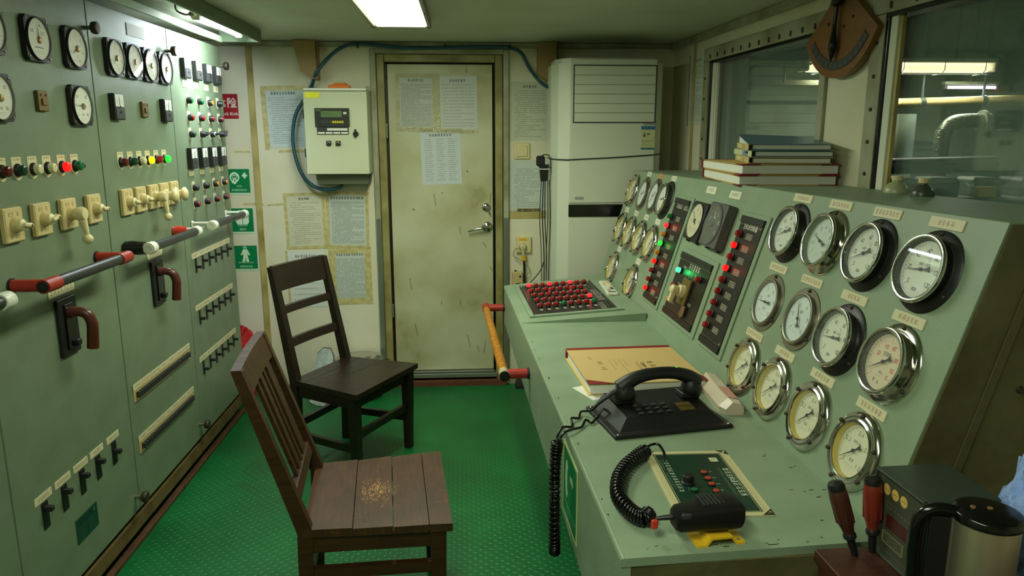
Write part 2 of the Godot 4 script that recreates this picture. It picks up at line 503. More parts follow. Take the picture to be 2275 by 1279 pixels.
# ---------------------------------------------------------------- scene
func _ready() -> void:
	var cam := Camera3D.new()
	cam.name = "camera"
	cam.position = Vector3(0.0, 1.6, 4.616)
	cam.rotation_degrees = Vector3(-11.763, -3.638, 0.0)
	cam.fov = 42.605
	cam.near = 0.05
	cam.far = 60.0
	add_child(cam)
	cam.current = true

	var env := Environment.new()
	env.background_mode = Environment.BG_COLOR
	env.background_color = Color(0.0, 0.0, 0.0)
	env.tonemap_mode = Environment.TONE_MAPPER_LINEAR
	env.tonemap_exposure = 1.0
	env.sdfgi_enabled = true
	env.ssao_enabled = true
	env.ssil_enabled = true
	var we := WorldEnvironment.new()
	we.name = "environment"
	we.environment = env
	add_child(we)

	# the soft light of the two ceiling fixtures, one in view and its twin above the photographer
	area_light(Vector3(-0.29, 2.09, 1.55), Vector2(0.24, 1.26), Vector3(-90, 0, 0), TUBE_WHITE, 2.6)
	area_light(Vector3(-0.25, 2.09, 4.15), Vector2(0.24, 1.26), Vector3(-90, 0, 0), TUBE_WHITE, 2.2)
	# the tube in the hood above the switchboard
	area_light(Vector3(-1.175, 2.088, 0.86), Vector2(0.04, 0.56), HOOD_TURN, TUBE_COOL, 1.4)
	# engine room lamps
	area_light(Vector3(3.6, 2.10, -1.55), Vector2(1.5, 0.16), Vector3(-90, 0, 0), TUBE_WHITE, 2.2)
	area_light(Vector3(4.42, 1.985, -1.78), Vector2(0.45, 0.05), Vector3(-90, 0, 0), TUBE_COOL, 0.8)
	area_light(Vector3(4.6, 2.78, 1.6), Vector2(1.2, 0.2), Vector3(-90, 0, 0), TUBE_WHITE, 1.4)

	materials()
	room()
	windows()
	engine_room()
	lamps()
	switchboard()
	console()
	back_wall_things()
	window_wall_things()
	desk_things()
	work_corner()
	chairs()
	floor_things()

const TUBE_WHITE := Color(0.965, 1.0, 0.89)
const HOOD_TURN := Vector3(-40.0, 90.0, 0.0)      # faces the switchboard, 40 degrees down
const TUBE_COOL := Color(0.92, 0.97, 1.0)

func area_light(p: Vector3, size: Vector2, turn: Vector3, c: Color, e: float) -> void:
	var l := AreaLight3D.new()
	l.name = numbered("area_light")
	l.position = p
	l.rotation_degrees = turn
	l.area_size = size
	l.light_color = c
	l.light_energy = e
	l.area_range = 14.0
	l.area_attenuation = 2.0
	l.shadow_enabled = true
	add_child(l)

func small_light(parent: Node3D, p: Vector3, c: Color, e: float) -> void:
	var l := OmniLight3D.new()
	l.name = "lamp_light"
	l.position = p
	l.light_color = c
	l.light_energy = e
	l.light_size = 0.006
	l.omni_range = 8.0
	l.omni_attenuation = 2.0
	l.shadow_enabled = true
	parent.add_child(l, true)

func materials() -> void:
	var mottle := noise_tex("mottle", 256, 0.008, Color(0.92, 0.93, 0.91), Color.WHITE, 5)
	var grimy := noise_tex("grimy", 384, 0.008, Color(0.62, 0.58, 0.42), Color(1, 1, 1), 6, FastNoiseLite.TYPE_SIMPLEX_SMOOTH, 0.55)
	var fine := bump_tex("fine", 256, 0.05, 3.0, 3)
	var hammer := bump_tex("hammer", 512, 0.16, 5.0, 1, FastNoiseLite.TYPE_SIMPLEX)
	dress(paint("board_green", Color8(119, 135, 109), 0.42), mottle, 2.6, hammer, 0.05)
	dress(paint("console_green", Color8(141, 160, 133), 0.45), mottle, 2.6, hammer, 0.06)
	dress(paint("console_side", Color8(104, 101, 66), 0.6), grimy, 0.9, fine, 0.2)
	dress(paint("floor_green", Color8(5, 110, 51), 0.42), noise_tex("floor_wear", 384, 0.01, Color(0.74, 0.78, 0.74), Color.WHITE, 5), 0.5)
	dress(paint("wall_cream", Color8(230, 227, 206), 0.6), noise_tex("wall_wear", 384, 0.006, Color(0.90, 0.88, 0.79), Color.WHITE, 5, FastNoiseLite.TYPE_SIMPLEX_SMOOTH, 0.7), 0.45)
	dress(paint("door_cream", Color8(198, 197, 164), 0.5), door_texture(), 0.5, fine, 0.12, false).uv1_offset = Vector3(0.5, 0.02, 0.5)
	dress(paint("ceiling_cream", Color8(198, 202, 180), 0.5), mottle, 0.5)
	dress(paint("frame_olive", Color8(168, 160, 104), 0.5), grimy, 1.3)
	dress(paint("frame_grey", Color8(178, 180, 158), 0.5), grimy, 1.1)
	dress(paint("steel_trim", Color8(120, 130, 112), 0.42, 0.35), mottle, 1.5)
	dress(paint("batten", Color8(196, 182, 118), 0.6), grimy, 1.0)
	dress(paint("tape", Color8(212, 206, 166), 0.35), noise_tex("tape_dirt", 256, 0.03, Color(0.86, 0.80, 0.62), Color(1.0, 1.0, 0.94), 5), 3.0)
	dress(paint("clear_tape", Color8(196, 190, 152), 0.16), mottle, 6.0, bump_tex("crinkle", 256, 0.03, 10.0, 3), 0.9)
	dress(paint("plinth_brown", Color8(112, 92, 50), 0.7), grimy, 2.0)
	dress(paint("board_wood", Color8(122, 72, 46), 0.7), wood_tex("plank", Color(0.62, 0.55, 0.5), Color(1, 1, 1)), 1.6)
	dress(paint("chair_black", Color8(46, 34, 26), 0.34), wood_tex("dark_grain", Color(0.62, 0.56, 0.5), Color(1, 1, 1)), 1.4, fine, 0.15, false)
	dress(paint("chair_brown", Color8(80, 50, 27), 0.40), wood_tex("brown_grain", Color(0.55, 0.45, 0.4), Color(1, 1, 1)), 1.4, fine, 0.18, false)
	dress(paint("table_wood", Color8(84, 48, 34), 0.5), wood_tex("brown_grain", Color(0.55, 0.45, 0.4), Color(1, 1, 1)), 1.8)
	dress(paint("orange_wood", Color8(140, 98, 46), 0.42), wood_tex("orange_grain", Color(0.8, 0.7, 0.6), Color(1, 1, 1)), 1.2, null, 0.0, false)
	paint("black", Color8(22, 22, 22), 0.45)
	paint("gloss_black", Color8(12, 12, 13), 0.18)
	paint("dark_rubber", Color8(30, 31, 30), 0.6)
	paint("rail_grey", Color8(46, 48, 48), 0.34)
	dress(paint("kick_brown", Color8(98, 66, 42), 0.7), grimy, 3.0)
	paint("charcoal", Color8(52, 54, 52), 0.5)
	paint("meter_grey", Color8(84, 84, 82), 0.45)
	paint("alarm_black", Color8(22, 21, 19), 0.38)
	paint("chrome", Color8(196, 194, 184), 0.14, 1.0)
	dress(paint("worn_steel", Color8(150, 146, 130), 0.36, 0.9), mottle, 8.0)
	paint("plate_grey", Color8(142, 140, 126), 0.55, 0.3)
	paint("brass", Color8(164, 128, 62), 0.4, 0.9)
	paint("bronze_plate", Color8(112, 90, 42), 0.55, 0.3)
	paint("bolt_dark", Color8(70, 62, 50), 0.5, 0.6)
	paint("aluminium", Color8(182, 182, 170), 0.35, 0.7)
	paint("ivory", Color8(222, 208, 158), 0.38)
	paint("ivory_plate", Color8(198, 178, 122), 0.45)
	paint("white_plastic", Color8(224, 226, 208), 0.4)
	paint("grey_plastic", Color8(150, 152, 138), 0.45)
	paint("paper", Color8(226, 226, 214), 0.75)
	paint("tag_cream", Color8(216, 208, 168), 0.5)
	paint("brown_handle", Color8(84, 38, 28), 0.32)
	paint("red_paint", Color8(164, 44, 32), 0.4)
	paint("red_tape", Color8(196, 52, 36), 0.35)
	dress(paint("yellow_tape", Color8(208, 142, 34), 0.35), noise_tex("wrap_dirt", 256, 0.03, Color(0.7, 0.6, 0.5), Color.WHITE, 4), 4.0)
	paint("yellow", Color8(224, 180, 34), 0.45)
	paint("green_print", Color8(6, 128, 74), 0.45)
	paint("sign_pale", Color8(196, 220, 180), 0.5)
	paint("teal_cable", Color8(30, 78, 92), 0.4)
	paint("amber", Color8(214, 128, 22), 0.3)
	paint("lamp_red", Color8(156, 24, 24), 0.22)
	paint("lamp_green", Color8(14, 110, 62), 0.22)
	paint("lamp_dark_red", Color8(88, 20, 22), 0.22)
	paint("lamp_dark_green", Color8(20, 62, 40), 0.22)
	paint("lamp_ivory", Color8(220, 214, 172), 0.25)
	glow("glow_red", Color8(200, 20, 20), Color(1.0, 0.06, 0.06), 1.3)
	glow("glow_pink", Color8(220, 40, 50), Color(1.0, 0.12, 0.16), 1.6)
	glow("glow_green", Color8(40, 220, 90), Color(0.12, 1.0, 0.16), 1.1)
	glow("glow_white_green", Color8(60, 240, 160), Color(0.25, 1.0, 0.55), 2.2)
	glow("glow_yellow", Color8(240, 220, 20), Color(1.0, 0.85, 0.05), 1.0)
	glow("tube_glow", Color.WHITE, TUBE_COOL, 26.0)
	glow("diffuser_glow", Color8(240, 240, 220), TUBE_WHITE, 2.2)
	glass("gauge_glass", Color(0.94, 1.0, 0.96, 0.05))
	glass("window_glass", Color(0.62, 0.76, 0.70, 0.16))
	dress(paint("duct_grey", Color8(120, 136, 122), 0.6), grimy, 0.6)
	dress(paint("engine_grey", Color8(124, 132, 118), 0.5), grimy, 0.8)
	dress(paint("engine_dark", Color8(48, 54, 50), 0.55), mottle, 1.0)
	dress(paint("lagging", Color8(206, 180, 120), 0.8), mottle, 3.0, fine, 0.5)
	dress(paint("foil", Color8(128, 132, 122), 0.4, 0.8), mottle, 4.0, bump_tex("crinkle", 256, 0.03, 10.0, 3), 0.6)

func wood_tex(key: String, lo: Color, hi: Color) -> ImageTexture:
	if not pics.has(key):
		var f := FastNoiseLite.new()
		f.seed = hash(key) % 991
		f.frequency = 0.012
		f.fractal_octaves = 4
		var im := Image.create(384, 384, false, Image.FORMAT_RGB8)
		for y in 384:
			for x in 384:
				var k := f.get_noise_2d(x * 0.7, y * 9.0) * 0.5 + 0.5
				var k2 := f.get_noise_2d(x * 0.2 + 900, y * 1.4) * 0.5 + 0.5
				im.set_pixel(x, y, lo.lerp(hi, clampf(k * 0.6 + k2 * 0.5, 0, 1)))
		pics[key] = ImageTexture.create_from_image(im)
	return pics[key]

# old gloss paint with brownish stains, scuffs and chips
func door_texture() -> ImageTexture:
	if not pics.has("door_marks"):
		var f := FastNoiseLite.new()
		f.seed = 77
		f.frequency = 0.007
		f.fractal_octaves = 6
		var p := Pic.new(512, 512, Color.WHITE, 5)
		for y in 512:
			for x in 512:
				var k := clampf(f.get_noise_2d(x, y) * 1.1 + 0.55, 0, 1)
				p.im.set_pixel(x, y, Color(0.82, 0.80, 0.68).lerp(Color(1, 1, 1), pow(k, 0.5)))
		for k in 46:
			var x := p.rng.randf() * 512; var y := p.rng.randf() * 512
			p.line(x, y, x + p.rng.randf_range(-5, 5), y + p.rng.randf_range(4, 22), 0.8, Color(0.52, 0.47, 0.32))
		for k in 16:
			p.disc(p.rng.randf() * 512, p.rng.randf() * 512, p.rng.randf_range(0.6, 1.8), Color(0.2, 0.17, 0.1))
		pics["door_marks"] = p.tex()
	return pics["door_marks"]

# ---------------------------------------------------------------- the room
func room() -> void:
	# floor: green ribbed mat on steel, with raised lozenges
	var fl := struct("floor", bar(Vector3(0.25, -0.04, 3.0), Vector3(4.3, 0.08, 7.0)), M.floor_green)
	var loz := made("lozenge", func(g: Geo) -> void:
		var a := 0.0105; var b := 0.0030; var h := 0.0013
		for s in [1.0, -1.0]:
			for e in [1.0, -1.0]:
				g.tri(Vector3(a * s, 0, 0), Vector3(0, 0, b * e), Vector3(0, h, 0), Vector3(s * 0.12, 1, e * 0.4).normalized(), Vector3(s * 0.12, 1, e * 0.4).normalized(), Vector3(s * 0.12, 1, e * 0.4).normalized()))
	var mm := MultiMesh.new()
	mm.transform_format = MultiMesh.TRANSFORM_3D
	mm.mesh = loz
	var spots := []
	var nx := 84; var nz := 176
	for j in nz:
		for i in nx:
			var x := -1.27 + i * 0.0205
			var z := 0.03 + j * 0.0205
			if x > 0.42 + z * 0.03:
				continue
			var turn := 35.0 if (i + j) % 2 == 0 else -35.0
			spots.append(Transform3D(Basis(Vector3.UP, deg_to_rad(turn)), Vector3(x, 0.0002, z)))
	mm.instance_count = spots.size()
	for k in spots.size():
		mm.set_instance_transform(k, spots[k])
	var mi := MultiMeshInstance3D.new()
	mi.name = "tread"
	mi.multimesh = mm
	mi.material_override = M.floor_green
	mi.set_meta("kind", "stuff")
	fl.add_child(mi, true)

	# ceiling boards with open joints
	var ce := Node3D.new()
	ce.name = "ceiling"
	ce.set_meta("kind", "structure")
	add_child(ce)
	var zs := [-0.05, 0.735, 2.2, 3.66, 5.12, 6.45]
	for k in zs.size() - 1:
		for xr in [[-1.95, 1.62]]:
			obj("panel", bar(Vector3((xr[0] + xr[1]) / 2, CEIL + 0.01, (zs[k] + zs[k + 1]) / 2), Vector3(xr[1] - xr[0], 0.02, zs[k + 1] - zs[k] - 0.006), 0.002), M.ceiling_cream, ce)
	obj("deckhead", bar(Vector3(-0.1, CEIL + 0.05, 3.2), Vector3(4.0, 0.06, 6.7)), M.steel_trim, ce)

	# walls
	var wb := Geo.new()
	for b in [[-2.0, -0.52, 0.0, 2.2], [0.24, 1.75, 0.0, 2.2], [-0.52, 0.24, 2.065, 2.2]]:
		wb.box(Vector3((b[0] + b[1]) / 2, (b[2] + b[3]) / 2, -0.04), Vector3(b[1] - b[0], b[3] - b[2], 0.08))
	struct("wall_back", wb.mesh(), M.wall_cream)
	struct("wall_left", bar(Vector3(-1.98, 1.08, 3.2), Vector3(0.08, 2.2, 6.6)), M.wall_cream)
	struct("wall_rear", bar(Vector3(-0.1, 1.08, 6.45), Vector3(4.0, 2.2, 0.08)), M.wall_cream)

	# back wall battens, cornice and skirting
	struct("trim", bar(Vector3(-1.256, 1.06, 0.005), Vector3(0.036, 2.12, 0.010), 0.002), M.batten)
	struct("trim", bar(Vector3(-0.3, 2.119, 0.012), Vector3(3.4, 0.03, 0.024), 0.004), M.frame_grey)
	struct("trim", bar(Vector3(0.3, 0.035, 0.006), Vector3(0.12, 0.07, 0.012)), M.frame_grey)
	struct("trim", bar(Vector3(-0.16, 0.012, 0.02), Vector3(0.84, 0.05, 0.04), 0.004), M.board_wood)

	door()

func door() -> void:
	var d := Node3D.new()
	d.name = "door_1"
	d.set_meta("kind", "structure")
	add_child(d)
	# outer architrave
	obj("architrave", bar(Vector3(-0.535, 1.05, 0.012), Vector3(0.034, 2.09, 0.03), 0.004), M.frame_grey, d)
	obj("architrave", bar(Vector3(0.256, 1.05, 0.012), Vector3(0.034, 2.09, 0.03), 0.004), M.frame_grey, d)
	obj("architrave", bar(Vector3(-0.14, 2.082, 0.012), Vector3(0.76, 0.03, 0.03), 0.004), M.frame_grey, d)
	obj("lower_strip", bar(Vector3(-0.533, 0.56, 0.029), Vector3(0.026, 1.06, 0.006), 0.001), M.steel_trim, d)  # darker grey-green strip over the lower half of the architrave
	obj("lower_strip", bar(Vector3(0.255, 0.56, 0.029), Vector3(0.028, 1.06, 0.006), 0.001), M.steel_trim, d)
	# jambs and head
	obj("jamb", bar(Vector3(-0.494, 1.04, -0.012), Vector3(0.046, 2.05, 0.05), 0.004), M.frame_olive, d)
	obj("jamb", bar(Vector3(0.213, 1.04, -0.012), Vector3(0.046, 2.05, 0.05), 0.004), M.frame_olive, d)
	obj("head", bar(Vector3(-0.14, 2.043, -0.012), Vector3(0.66, 0.044, 0.05), 0.004), M.frame_olive, d)
	obj("rebate", bar(Vector3(-0.14, 1.05, -0.075), Vector3(0.8, 2.1, 0.01)), M.black, d)
	var leaf := obj("leaf", bar(Vector3(-0.1405, 1.053, -0.032), Vector3(0.632, 1.916, 0.04), 0.004), M.door_cream, d)
	obj("hinge", bar(Vector3(-0.466, 1.62, 0.008), Vector3(0.012, 0.09, 0.012), 0.003), M.steel_trim, leaf)
	obj("hinge", bar(Vector3(-0.466, 0.5, 0.008), Vector3(0.012, 0.09, 0.012), 0.003), M.steel_trim, leaf)
	# sill
	obj("sill", bar(Vector3(-0.14, 0.066, 0.004), Vector3(0.68, 0.028, 0.05), 0.004), M.steel_trim, d)
	obj("sill_edge", bar(Vector3(-0.14, 0.088, -0.004), Vector3(0.64, 0.006, 0.03)), M.aluminium, d)
	# lock and lever
	var lock := obj("lock", lathed([Vector2(0, 0), Vector2(0.026, 0), Vector2(0.026, 0.006), Vector2(0.02, 0.012), Vector2(0.012, 0.014), Vector2(0.011, 0.02), Vector2(0, 0.02)]), M.chrome, d, at(0.134, 1.152, -0.012))
	obj("key", bar(Vector3(0.006, -0.02, 0.026), Vector3(0.010, 0.05, 0.003), 0.001), M.worn_steel, lock, roll(Transform3D(), 18))
	var lev := obj("lever_rose", lathed([Vector2(0, 0), Vector2(0.033, 0), Vector2(0.033, 0.006), Vector2(0.026, 0.013), Vector2(0.013, 0.016), Vector2(0.012, 0.04), Vector2(0, 0.042)]), M.chrome, d, at(0.138, 1.03, -0.012))
	obj("lever", tubed(smooth_path([Vector3(0, 0, 0.034), Vector3(-0.03, -0.004, 0.04), Vector3(-0.075, -0.012, 0.038), Vector3(-0.12, -0.026, 0.034)], 6), [0.011, 0.011, 0.0105, 0.01, 0.01, 0.0095, 0.009, 0.009, 0.0085, 0.008, 0.008, 0.0075, 0.007, 0.007, 0.0065, 0.0065, 0.006, 0.006, 0.006], 10), M.chrome, lev)

# ---------------------------------------------------------------- the window wall (console frame)
const WD := 0.55     # inner face of the wall

func win_box(g: Geo, d0: float, d1: float, h0: float, h1: float, u0: float, u1: float, bev := 0.0) -> void:
	g.box(Vector3((d0 + d1) / 2, (h0 + h1) / 2, (u0 + u1) / 2), Vector3(absf(d1 - d0), absf(h1 - h0), absf(u1 - u0)), bev)

func windows() -> void:
	var base := con(0, 0, 0)
	var g := Geo.new()
	win_box(g, WD, WD + 0.07, 0.0, 1.395, -2.3, 4.6)
	win_box(g, WD, WD + 0.07, 1.985, 2.2, -2.3, 4.6)
	win_box(g, WD, WD + 0.07, 1.39, 2.0, -2.3, -1.36)
	win_box(g, WD, WD + 0.07, 1.39, 2.0, -0.15, 0.20)
	win_box(g, WD, WD + 0.07, 1.39, 2.0, 1.75, 4.6)
	struct("wall_right", g.mesh(), M.wall_cream, base)
	# cover strip under the ceiling and the corner batten
	g = Geo.new()
	win_box(g, WD - 0.022, WD, 2.095, CEIL, -2.1, 4.5, 0.004)
	struct("trim", g.mesh(), M.frame_grey, base)
	g = Geo.new()
	win_box(g, WD - 0.008, WD, 1.36, 2.1, -1.605, -1.575, 0.002)
	struct("trim", g.mesh(), M.batten, base)
	for w in [[-1.42, -0.115, -1.30, -0.20], [0.165, 1.80, 0.262, 1.72]]:
		var o := Node3D.new()
		o.name = "window_1" if w[0] < 0 else "window_2"
		o.set_meta("kind", "structure")
		add_child(o)
		o.transform = base
		var side := 0.10
		# bolted metal frame on the wall
		g = Geo.new(); win_box(g, WD - 0.014, WD, 1.976, 2.045, w[0], w[1], 0.003); obj("frame_head", g.mesh(), M.frame_grey, o)
		g = Geo.new(); win_box(g, WD - 0.014, WD, 1.39, 1.976, w[0], w[0] + side * 0.75, 0.003); obj("frame_side", g.mesh(), M.frame_grey, o)
		g = Geo.new(); win_box(g, WD - 0.014, WD, 1.39, 1.976, w[1] - side * 0.45, w[1], 0.003); obj("frame_side", g.mesh(), M.frame_grey, o)
		# rubber gasket, aluminium channel
		g = Geo.new(); win_box(g, WD - 0.010, WD + 0.012, 1.39, 1.972, w[2] - 0.024, w[2] - 0.008, 0.003); obj("gasket", g.mesh(), M.gloss_black, o)
		g = Geo.new(); win_box(g, WD - 0.012, WD + 0.05, 1.962, 1.98, w[2] - 0.03, w[3], 0.003); obj("gasket", g.mesh(), M.gloss_black, o)
		g = Geo.new(); win_box(g, WD - 0.004, WD + 0.02, 1.39, 1.964, w[2] - 0.006, w[2] + 0.030, 0.002); obj("channel", g.mesh(), M.white_plastic, o)
		g = Geo.new(); win_box(g, WD + 0.002, WD + 0.016, 1.39, 1.962, w[2] + 0.032, w[2] + 0.046, 0.002); obj("channel", g.mesh(), M.batten if w[0] > 0 else M.white_plastic, o)
		g = Geo.new(); win_box(g, WD + 0.01, WD + 0.055, 1.39, 1.964, w[3], w[3] + 0.03, 0.002); obj("channel", g.mesh(), M.frame_grey, o)
		g = Geo.new(); win_box(g, WD + 0.040, WD + 0.046, 1.385, 1.97, w[2] + 0.02, w[3] + 0.01); obj("pane", g.mesh(), M.window_glass, o)
		# bolts
		for k in 12:
			var u: float = w[0] + 0.10 + k * (w[1] - w[0] - 0.2) / 11.0
			obj("bolt", made("frame_bolt", func(q: Geo) -> void: q.box(Vector3(0, -0.006, 0), Vector3(0.006, 0.022, 0.010), 0.002)), M.bolt_dark, o, at(WD - 0.016, 2.004, u))
		for k in 5:
			var hh := 1.47 + k * 0.105
			obj("bolt", made("frame_bolt_round", func(q: Geo) -> void: q.lathe([Vector2(0, 0), Vector2(0.007, 0), Vector2(0.006, 0.004), Vector2(0, 0.005)], 10)), M.bolt_dark, o, at(WD - 0.014, hh, w[0] + 0.04, -90))

# ---------------------------------------------------------------- the engine room behind the glass
func engine_room() -> void:
	struct("wall_far", bar(Vector3(4.0, 1.0, -3.05), Vector3(6.4, 5.0, 0.1)), M.duct_grey)
	struct("wall_outer", bar(Vector3(7.1, 1.0, 1.0), Vector3(0.1, 5.0, 8.2)), M.duct_grey)
	struct("wall_end", bar(Vector3(4.4, 1.0, 5.2), Vector3(5.6, 5.0, 0.1)), M.duct_grey)
	struct("wall_inner", bar(Vector3(1.05, 1.0, -1.6), Vector3(0.08, 5.0, 3.0)), M.duct_grey)
	struct("ceiling_outer", bar(Vector3(4.1, 2.9, 1.0), Vector3(6.2, 0.1, 8.4)), M.engine_dark)
	struct("floor_outer", bar(Vector3(4.3, -0.55, 1.0), Vector3(5.8, 0.1, 8.4)), M.engine_dark)
	# long fluorescent trough with a wire guard
	var f := thing("engine_room_light", "long glowing fluorescent trough hanging in the engine room behind the glass", "lamp", at(3.6, 2.12, -1.55))
	obj("tray", made("trough", func(g: Geo) -> void:
		g.box(Vector3(0, 0.075, 0), Vector3(1.62, 0.04, 0.2), 0.01)
		g.box(Vector3(-0.8, 0.03, 0), Vector3(0.03, 0.09, 0.18), 0.01)
		g.box(Vector3(0.8, 0.03, 0), Vector3(0.03, 0.09, 0.18), 0.01)), M.white_plastic, f)
	obj("lamp_diffuser", bar(Vector3(0, 0.02, 0), Vector3(1.56, 0.07, 0.17), 0.03), glow("trough_glow", Color8(240, 236, 200), Color(1.0, 0.98, 0.78), 1.6), f)
	for k in 5:
		obj("guard_wire", tubed([Vector3(-0.7 + 0.35 * k, 0.07, 0.1), Vector3(-0.7 + 0.35 * k, 0.0, 0.1), Vector3(-0.7 + 0.35 * k, -0.035, 0.06), Vector3(-0.7 + 0.35 * k, -0.035, -0.06)], 0.003, 6), M.charcoal, f)
	obj("guard_wire", tubed([Vector3(-0.8, -0.035, 0.06), Vector3(0.8, -0.035, 0.06)], 0.003, 6), M.charcoal, f)
	obj("hanger", tubed([Vector3(-0.5, 0.09, 0), Vector3(-0.5, 0.72, 0)], 0.008, 6), M.charcoal, f)
	obj("hanger", tubed([Vector3(0.5, 0.09, 0), Vector3(0.5, 0.72, 0)], 0.008, 6), M.charcoal, f)
	f = thing("tube_light", "short bare violet-white tube light above the lagged pipe in the engine room", "lamp", at(4.42, 2.0, -1.78))
	obj("lamp_tube", tubed([Vector3(-0.22, 0, 0), Vector3(0.22, 0, 0)], 0.013, 10), glow("violet_glow", Color.WHITE, Color(0.86, 0.84, 1.0), 5.0), f)
	obj("housing", bar(Vector3(0, 0.036, -0.01), Vector3(0.5, 0.03, 0.06), 0.008), M.engine_grey, f)
	obj("end_cap", bar(Vector3(-0.235, 0.006, 0), Vector3(0.03, 0.05, 0.04), 0.008), M.engine_dark, f)
	obj("end_cap", bar(Vector3(0.235, 0.006, 0), Vector3(0.03, 0.05, 0.04), 0.008), M.engine_dark, f)
	obj("hanger", tubed([Vector3(0, 0.05, -0.01), Vector3(0, 0.86, -0.01)], 0.008, 6), M.engine_dark, f)
	# pipes
	var p := thing("lagged_pipe", "horizontal pipe wrapped in straw-coloured lagging in the engine room", "pipe", at(0, 0, -1.72))
	obj("lagging", tubed([Vector3(3.2, 1.85, 0), Vector3(3.9, 1.87, 0), Vector3(6.9, 1.96, 0)], 0.036, 12), M.lagging, p)
	for x in [3.95, 4.5]:
		obj("clamp", lathed([Vector2(0.034, -0.02), Vector2(0.043, -0.02), Vector2(0.043, 0.02), Vector2(0.034, 0.02)], 14), M.engine_dark, p, Transform3D(Basis(Vector3(0, 0, -1), Vector3(0, 1, 0), Vector3(1, 0, 0)), Vector3(x, 1.87 + (x - 3.9) * 0.03, 0)))
		obj("hanger", tubed([Vector3(x, 1.9, 0), Vector3(x, 2.84, 0)], 0.01, 6), M.engine_dark, p)
	p = thing("foil_elbow_pipe", "foil-clad elbow pipe rising beside the machinery in the engine room", "pipe", at(3.95, 1.0, -1.4))
	obj("pipe", tubed(smooth_path([Vector3(0, -1.5, 0), Vector3(0.01, 0.4, 0), Vector3(0.03, 0.62, 0), Vector3(0.12, 0.70, 0), Vector3(0.4, 0.71, 0)], 6), 0.06, 14), M.foil, p)
	obj("flange", lathed([Vector2(0, -0.015), Vector2(0.085, -0.015), Vector2(0.085, 0.015), Vector2(0, 0.015)], 20), M.engine_grey, p, Transform3D(Basis(Vector3(0, 0, -1), Vector3(0, 1, 0), Vector3(1, 0, 0)), Vector3(0.34, 0.71, 0)))
	obj("dial_cap", lathed([Vector2(0, 0), Vector2(0.05, 0), Vector2(0.05, 0.02), Vector2(0, 0.022)], 20), M.engine_grey, p, at(0.2, 0.42, 0.07))
	p = thing("exhaust_riser", "two upright lagged risers standing behind the straw-coloured pipe", "pipe", at(3.62, 0.4, -2.1))
	obj("riser", tubed([Vector3(0, -0.9, 0), Vector3(0, 1.38, 0)], 0.12, 16), M.lagging, p)
	obj("riser", tubed([Vector3(0.42, -0.9, 0), Vector3(0.42, 1.38, 0)], 0.10, 16), M.duct_grey, p)
	# stair string and rail seen through the first window
	p = thing("stair_string", "grey sloping stair string with handrail seen through the first window", "stairs", at(0, 0, -1.6))
	obj("string", made("string", func(g: Geo) -> void:
		g.prism([Vector2(1.6, 1.52), Vector2(2.44, 2.0), Vector2(3.2, 2.0), Vector2(3.2, 2.04), Vector2(2.42, 2.04), Vector2(1.6, 1.59)], -0.03, 0.03)), M.frame_grey, p)
	obj("handrail", tubed([Vector3(1.6, 1.70, 0.1), Vector3(2.4, 2.16, 0.1), Vector3(3.2, 2.16, 0.1)], 0.014, 8), M.engine_dark, p)
	obj("post", tubed([Vector3(2.64, 2.02, 0.06), Vector3(2.64, 2.2, 0.06)], 0.01, 8), M.engine_grey, p)
	p = thing("vent_duct", "wide ribbed grey-green duct along the engine room wall", "duct", at(2.6, 1.2, -2.7))
	for k in 6:
		obj("duct_panel", bar(Vector3(0, -1.1 + 0.4 * k, 0), Vector3(2.6, 0.385, 0.3), 0.02), M.duct_grey, p)
	# machinery
	p = thing("engine_block", "grey engine block with covers and pipes below the window line", "engine", at(3.8, -0.5, -0.9))
	obj("block", bar(Vector3(0, 0.82, 0), Vector3(1.5, 1.64, 0.7), 0.05), M.engine_grey, p)
	obj("rail_pipe", tubed([Vector3(-0.8, 1.86, 0.1), Vector3(0.2, 1.88, 0.1)], 0.06, 12), M.engine_dark, p)
	for k in 3:
		obj("cover", bar(Vector3(-0.5 + 0.5 * k, 1.22, 0.36), Vector3(0.36, 0.34, 0.06), 0.02), M.engine_dark, p)
	for k in 4:
		obj("cylinder_head", bar(Vector3(-0.55 + 0.34 * k, 1.7, 0.05), Vector3(0.22, 0.16, 0.3), 0.03), M.engine_dark if k % 2 else M.engine_grey, p)
	obj("fuel_box", bar(Vector3(-0.02, 1.69, 0.32), Vector3(0.14, 0.08, 0.1), 0.008), paint("ochre", Color8(190, 160, 70), 0.6), p)
	p = thing("pump_stand", "dark green round pump casing on a stand in the engine room", "pump", at(4.95, -0.5, -0.75))
	obj("post", tubed([Vector3(-0.12, 0, 0), Vector3(-0.12, 1.95, 0)], 0.03, 10), M.engine_dark, p)
	obj("casing", made("pump_casing", func(g: Geo) -> void:
		g.lathe([Vector2(0, -0.16), Vector2(0.12, -0.16), Vector2(0.2, -0.06), Vector2(0.2, 0.06), Vector2(0.12, 0.16), Vector2(0, 0.16)], 24)), paint("pump_green", Color8(62, 98, 84), 0.5), p, at(0.12, 2.1, 0, -40))
	obj("shelf", bar(Vector3(-0.1, 1.86, 0), Vector3(0.5, 0.03, 0.2), 0.006), M.engine_grey, p)
	obj("louvre_box", bar(Vector3(-0.22, 2.06, 0.02), Vector3(0.26, 0.34, 0.16), 0.01), M.duct_grey, p)
	for k in 3:
		obj("louvre", bar(Vector3(-0.22, 1.98 + 0.09 * k, 0.11), Vector3(0.2, 0.02, 0.03), 0.004), M.lagging, p)
	p = thing("drain_pipe", "short pale cylinder lying across the dark machinery at the glass", "pipe", at(3.05, 1.26, 1.0))
	obj("body", tubed([Vector3(-0.1, 0, 0), Vector3(0.14, 0, 0)], 0.04, 14), M.foil, p)
	obj("valve", bar(Vector3(0.2, 0.0, 0), Vector3(0.12, 0.1, 0.1), 0.02), M.engine_grey, p)
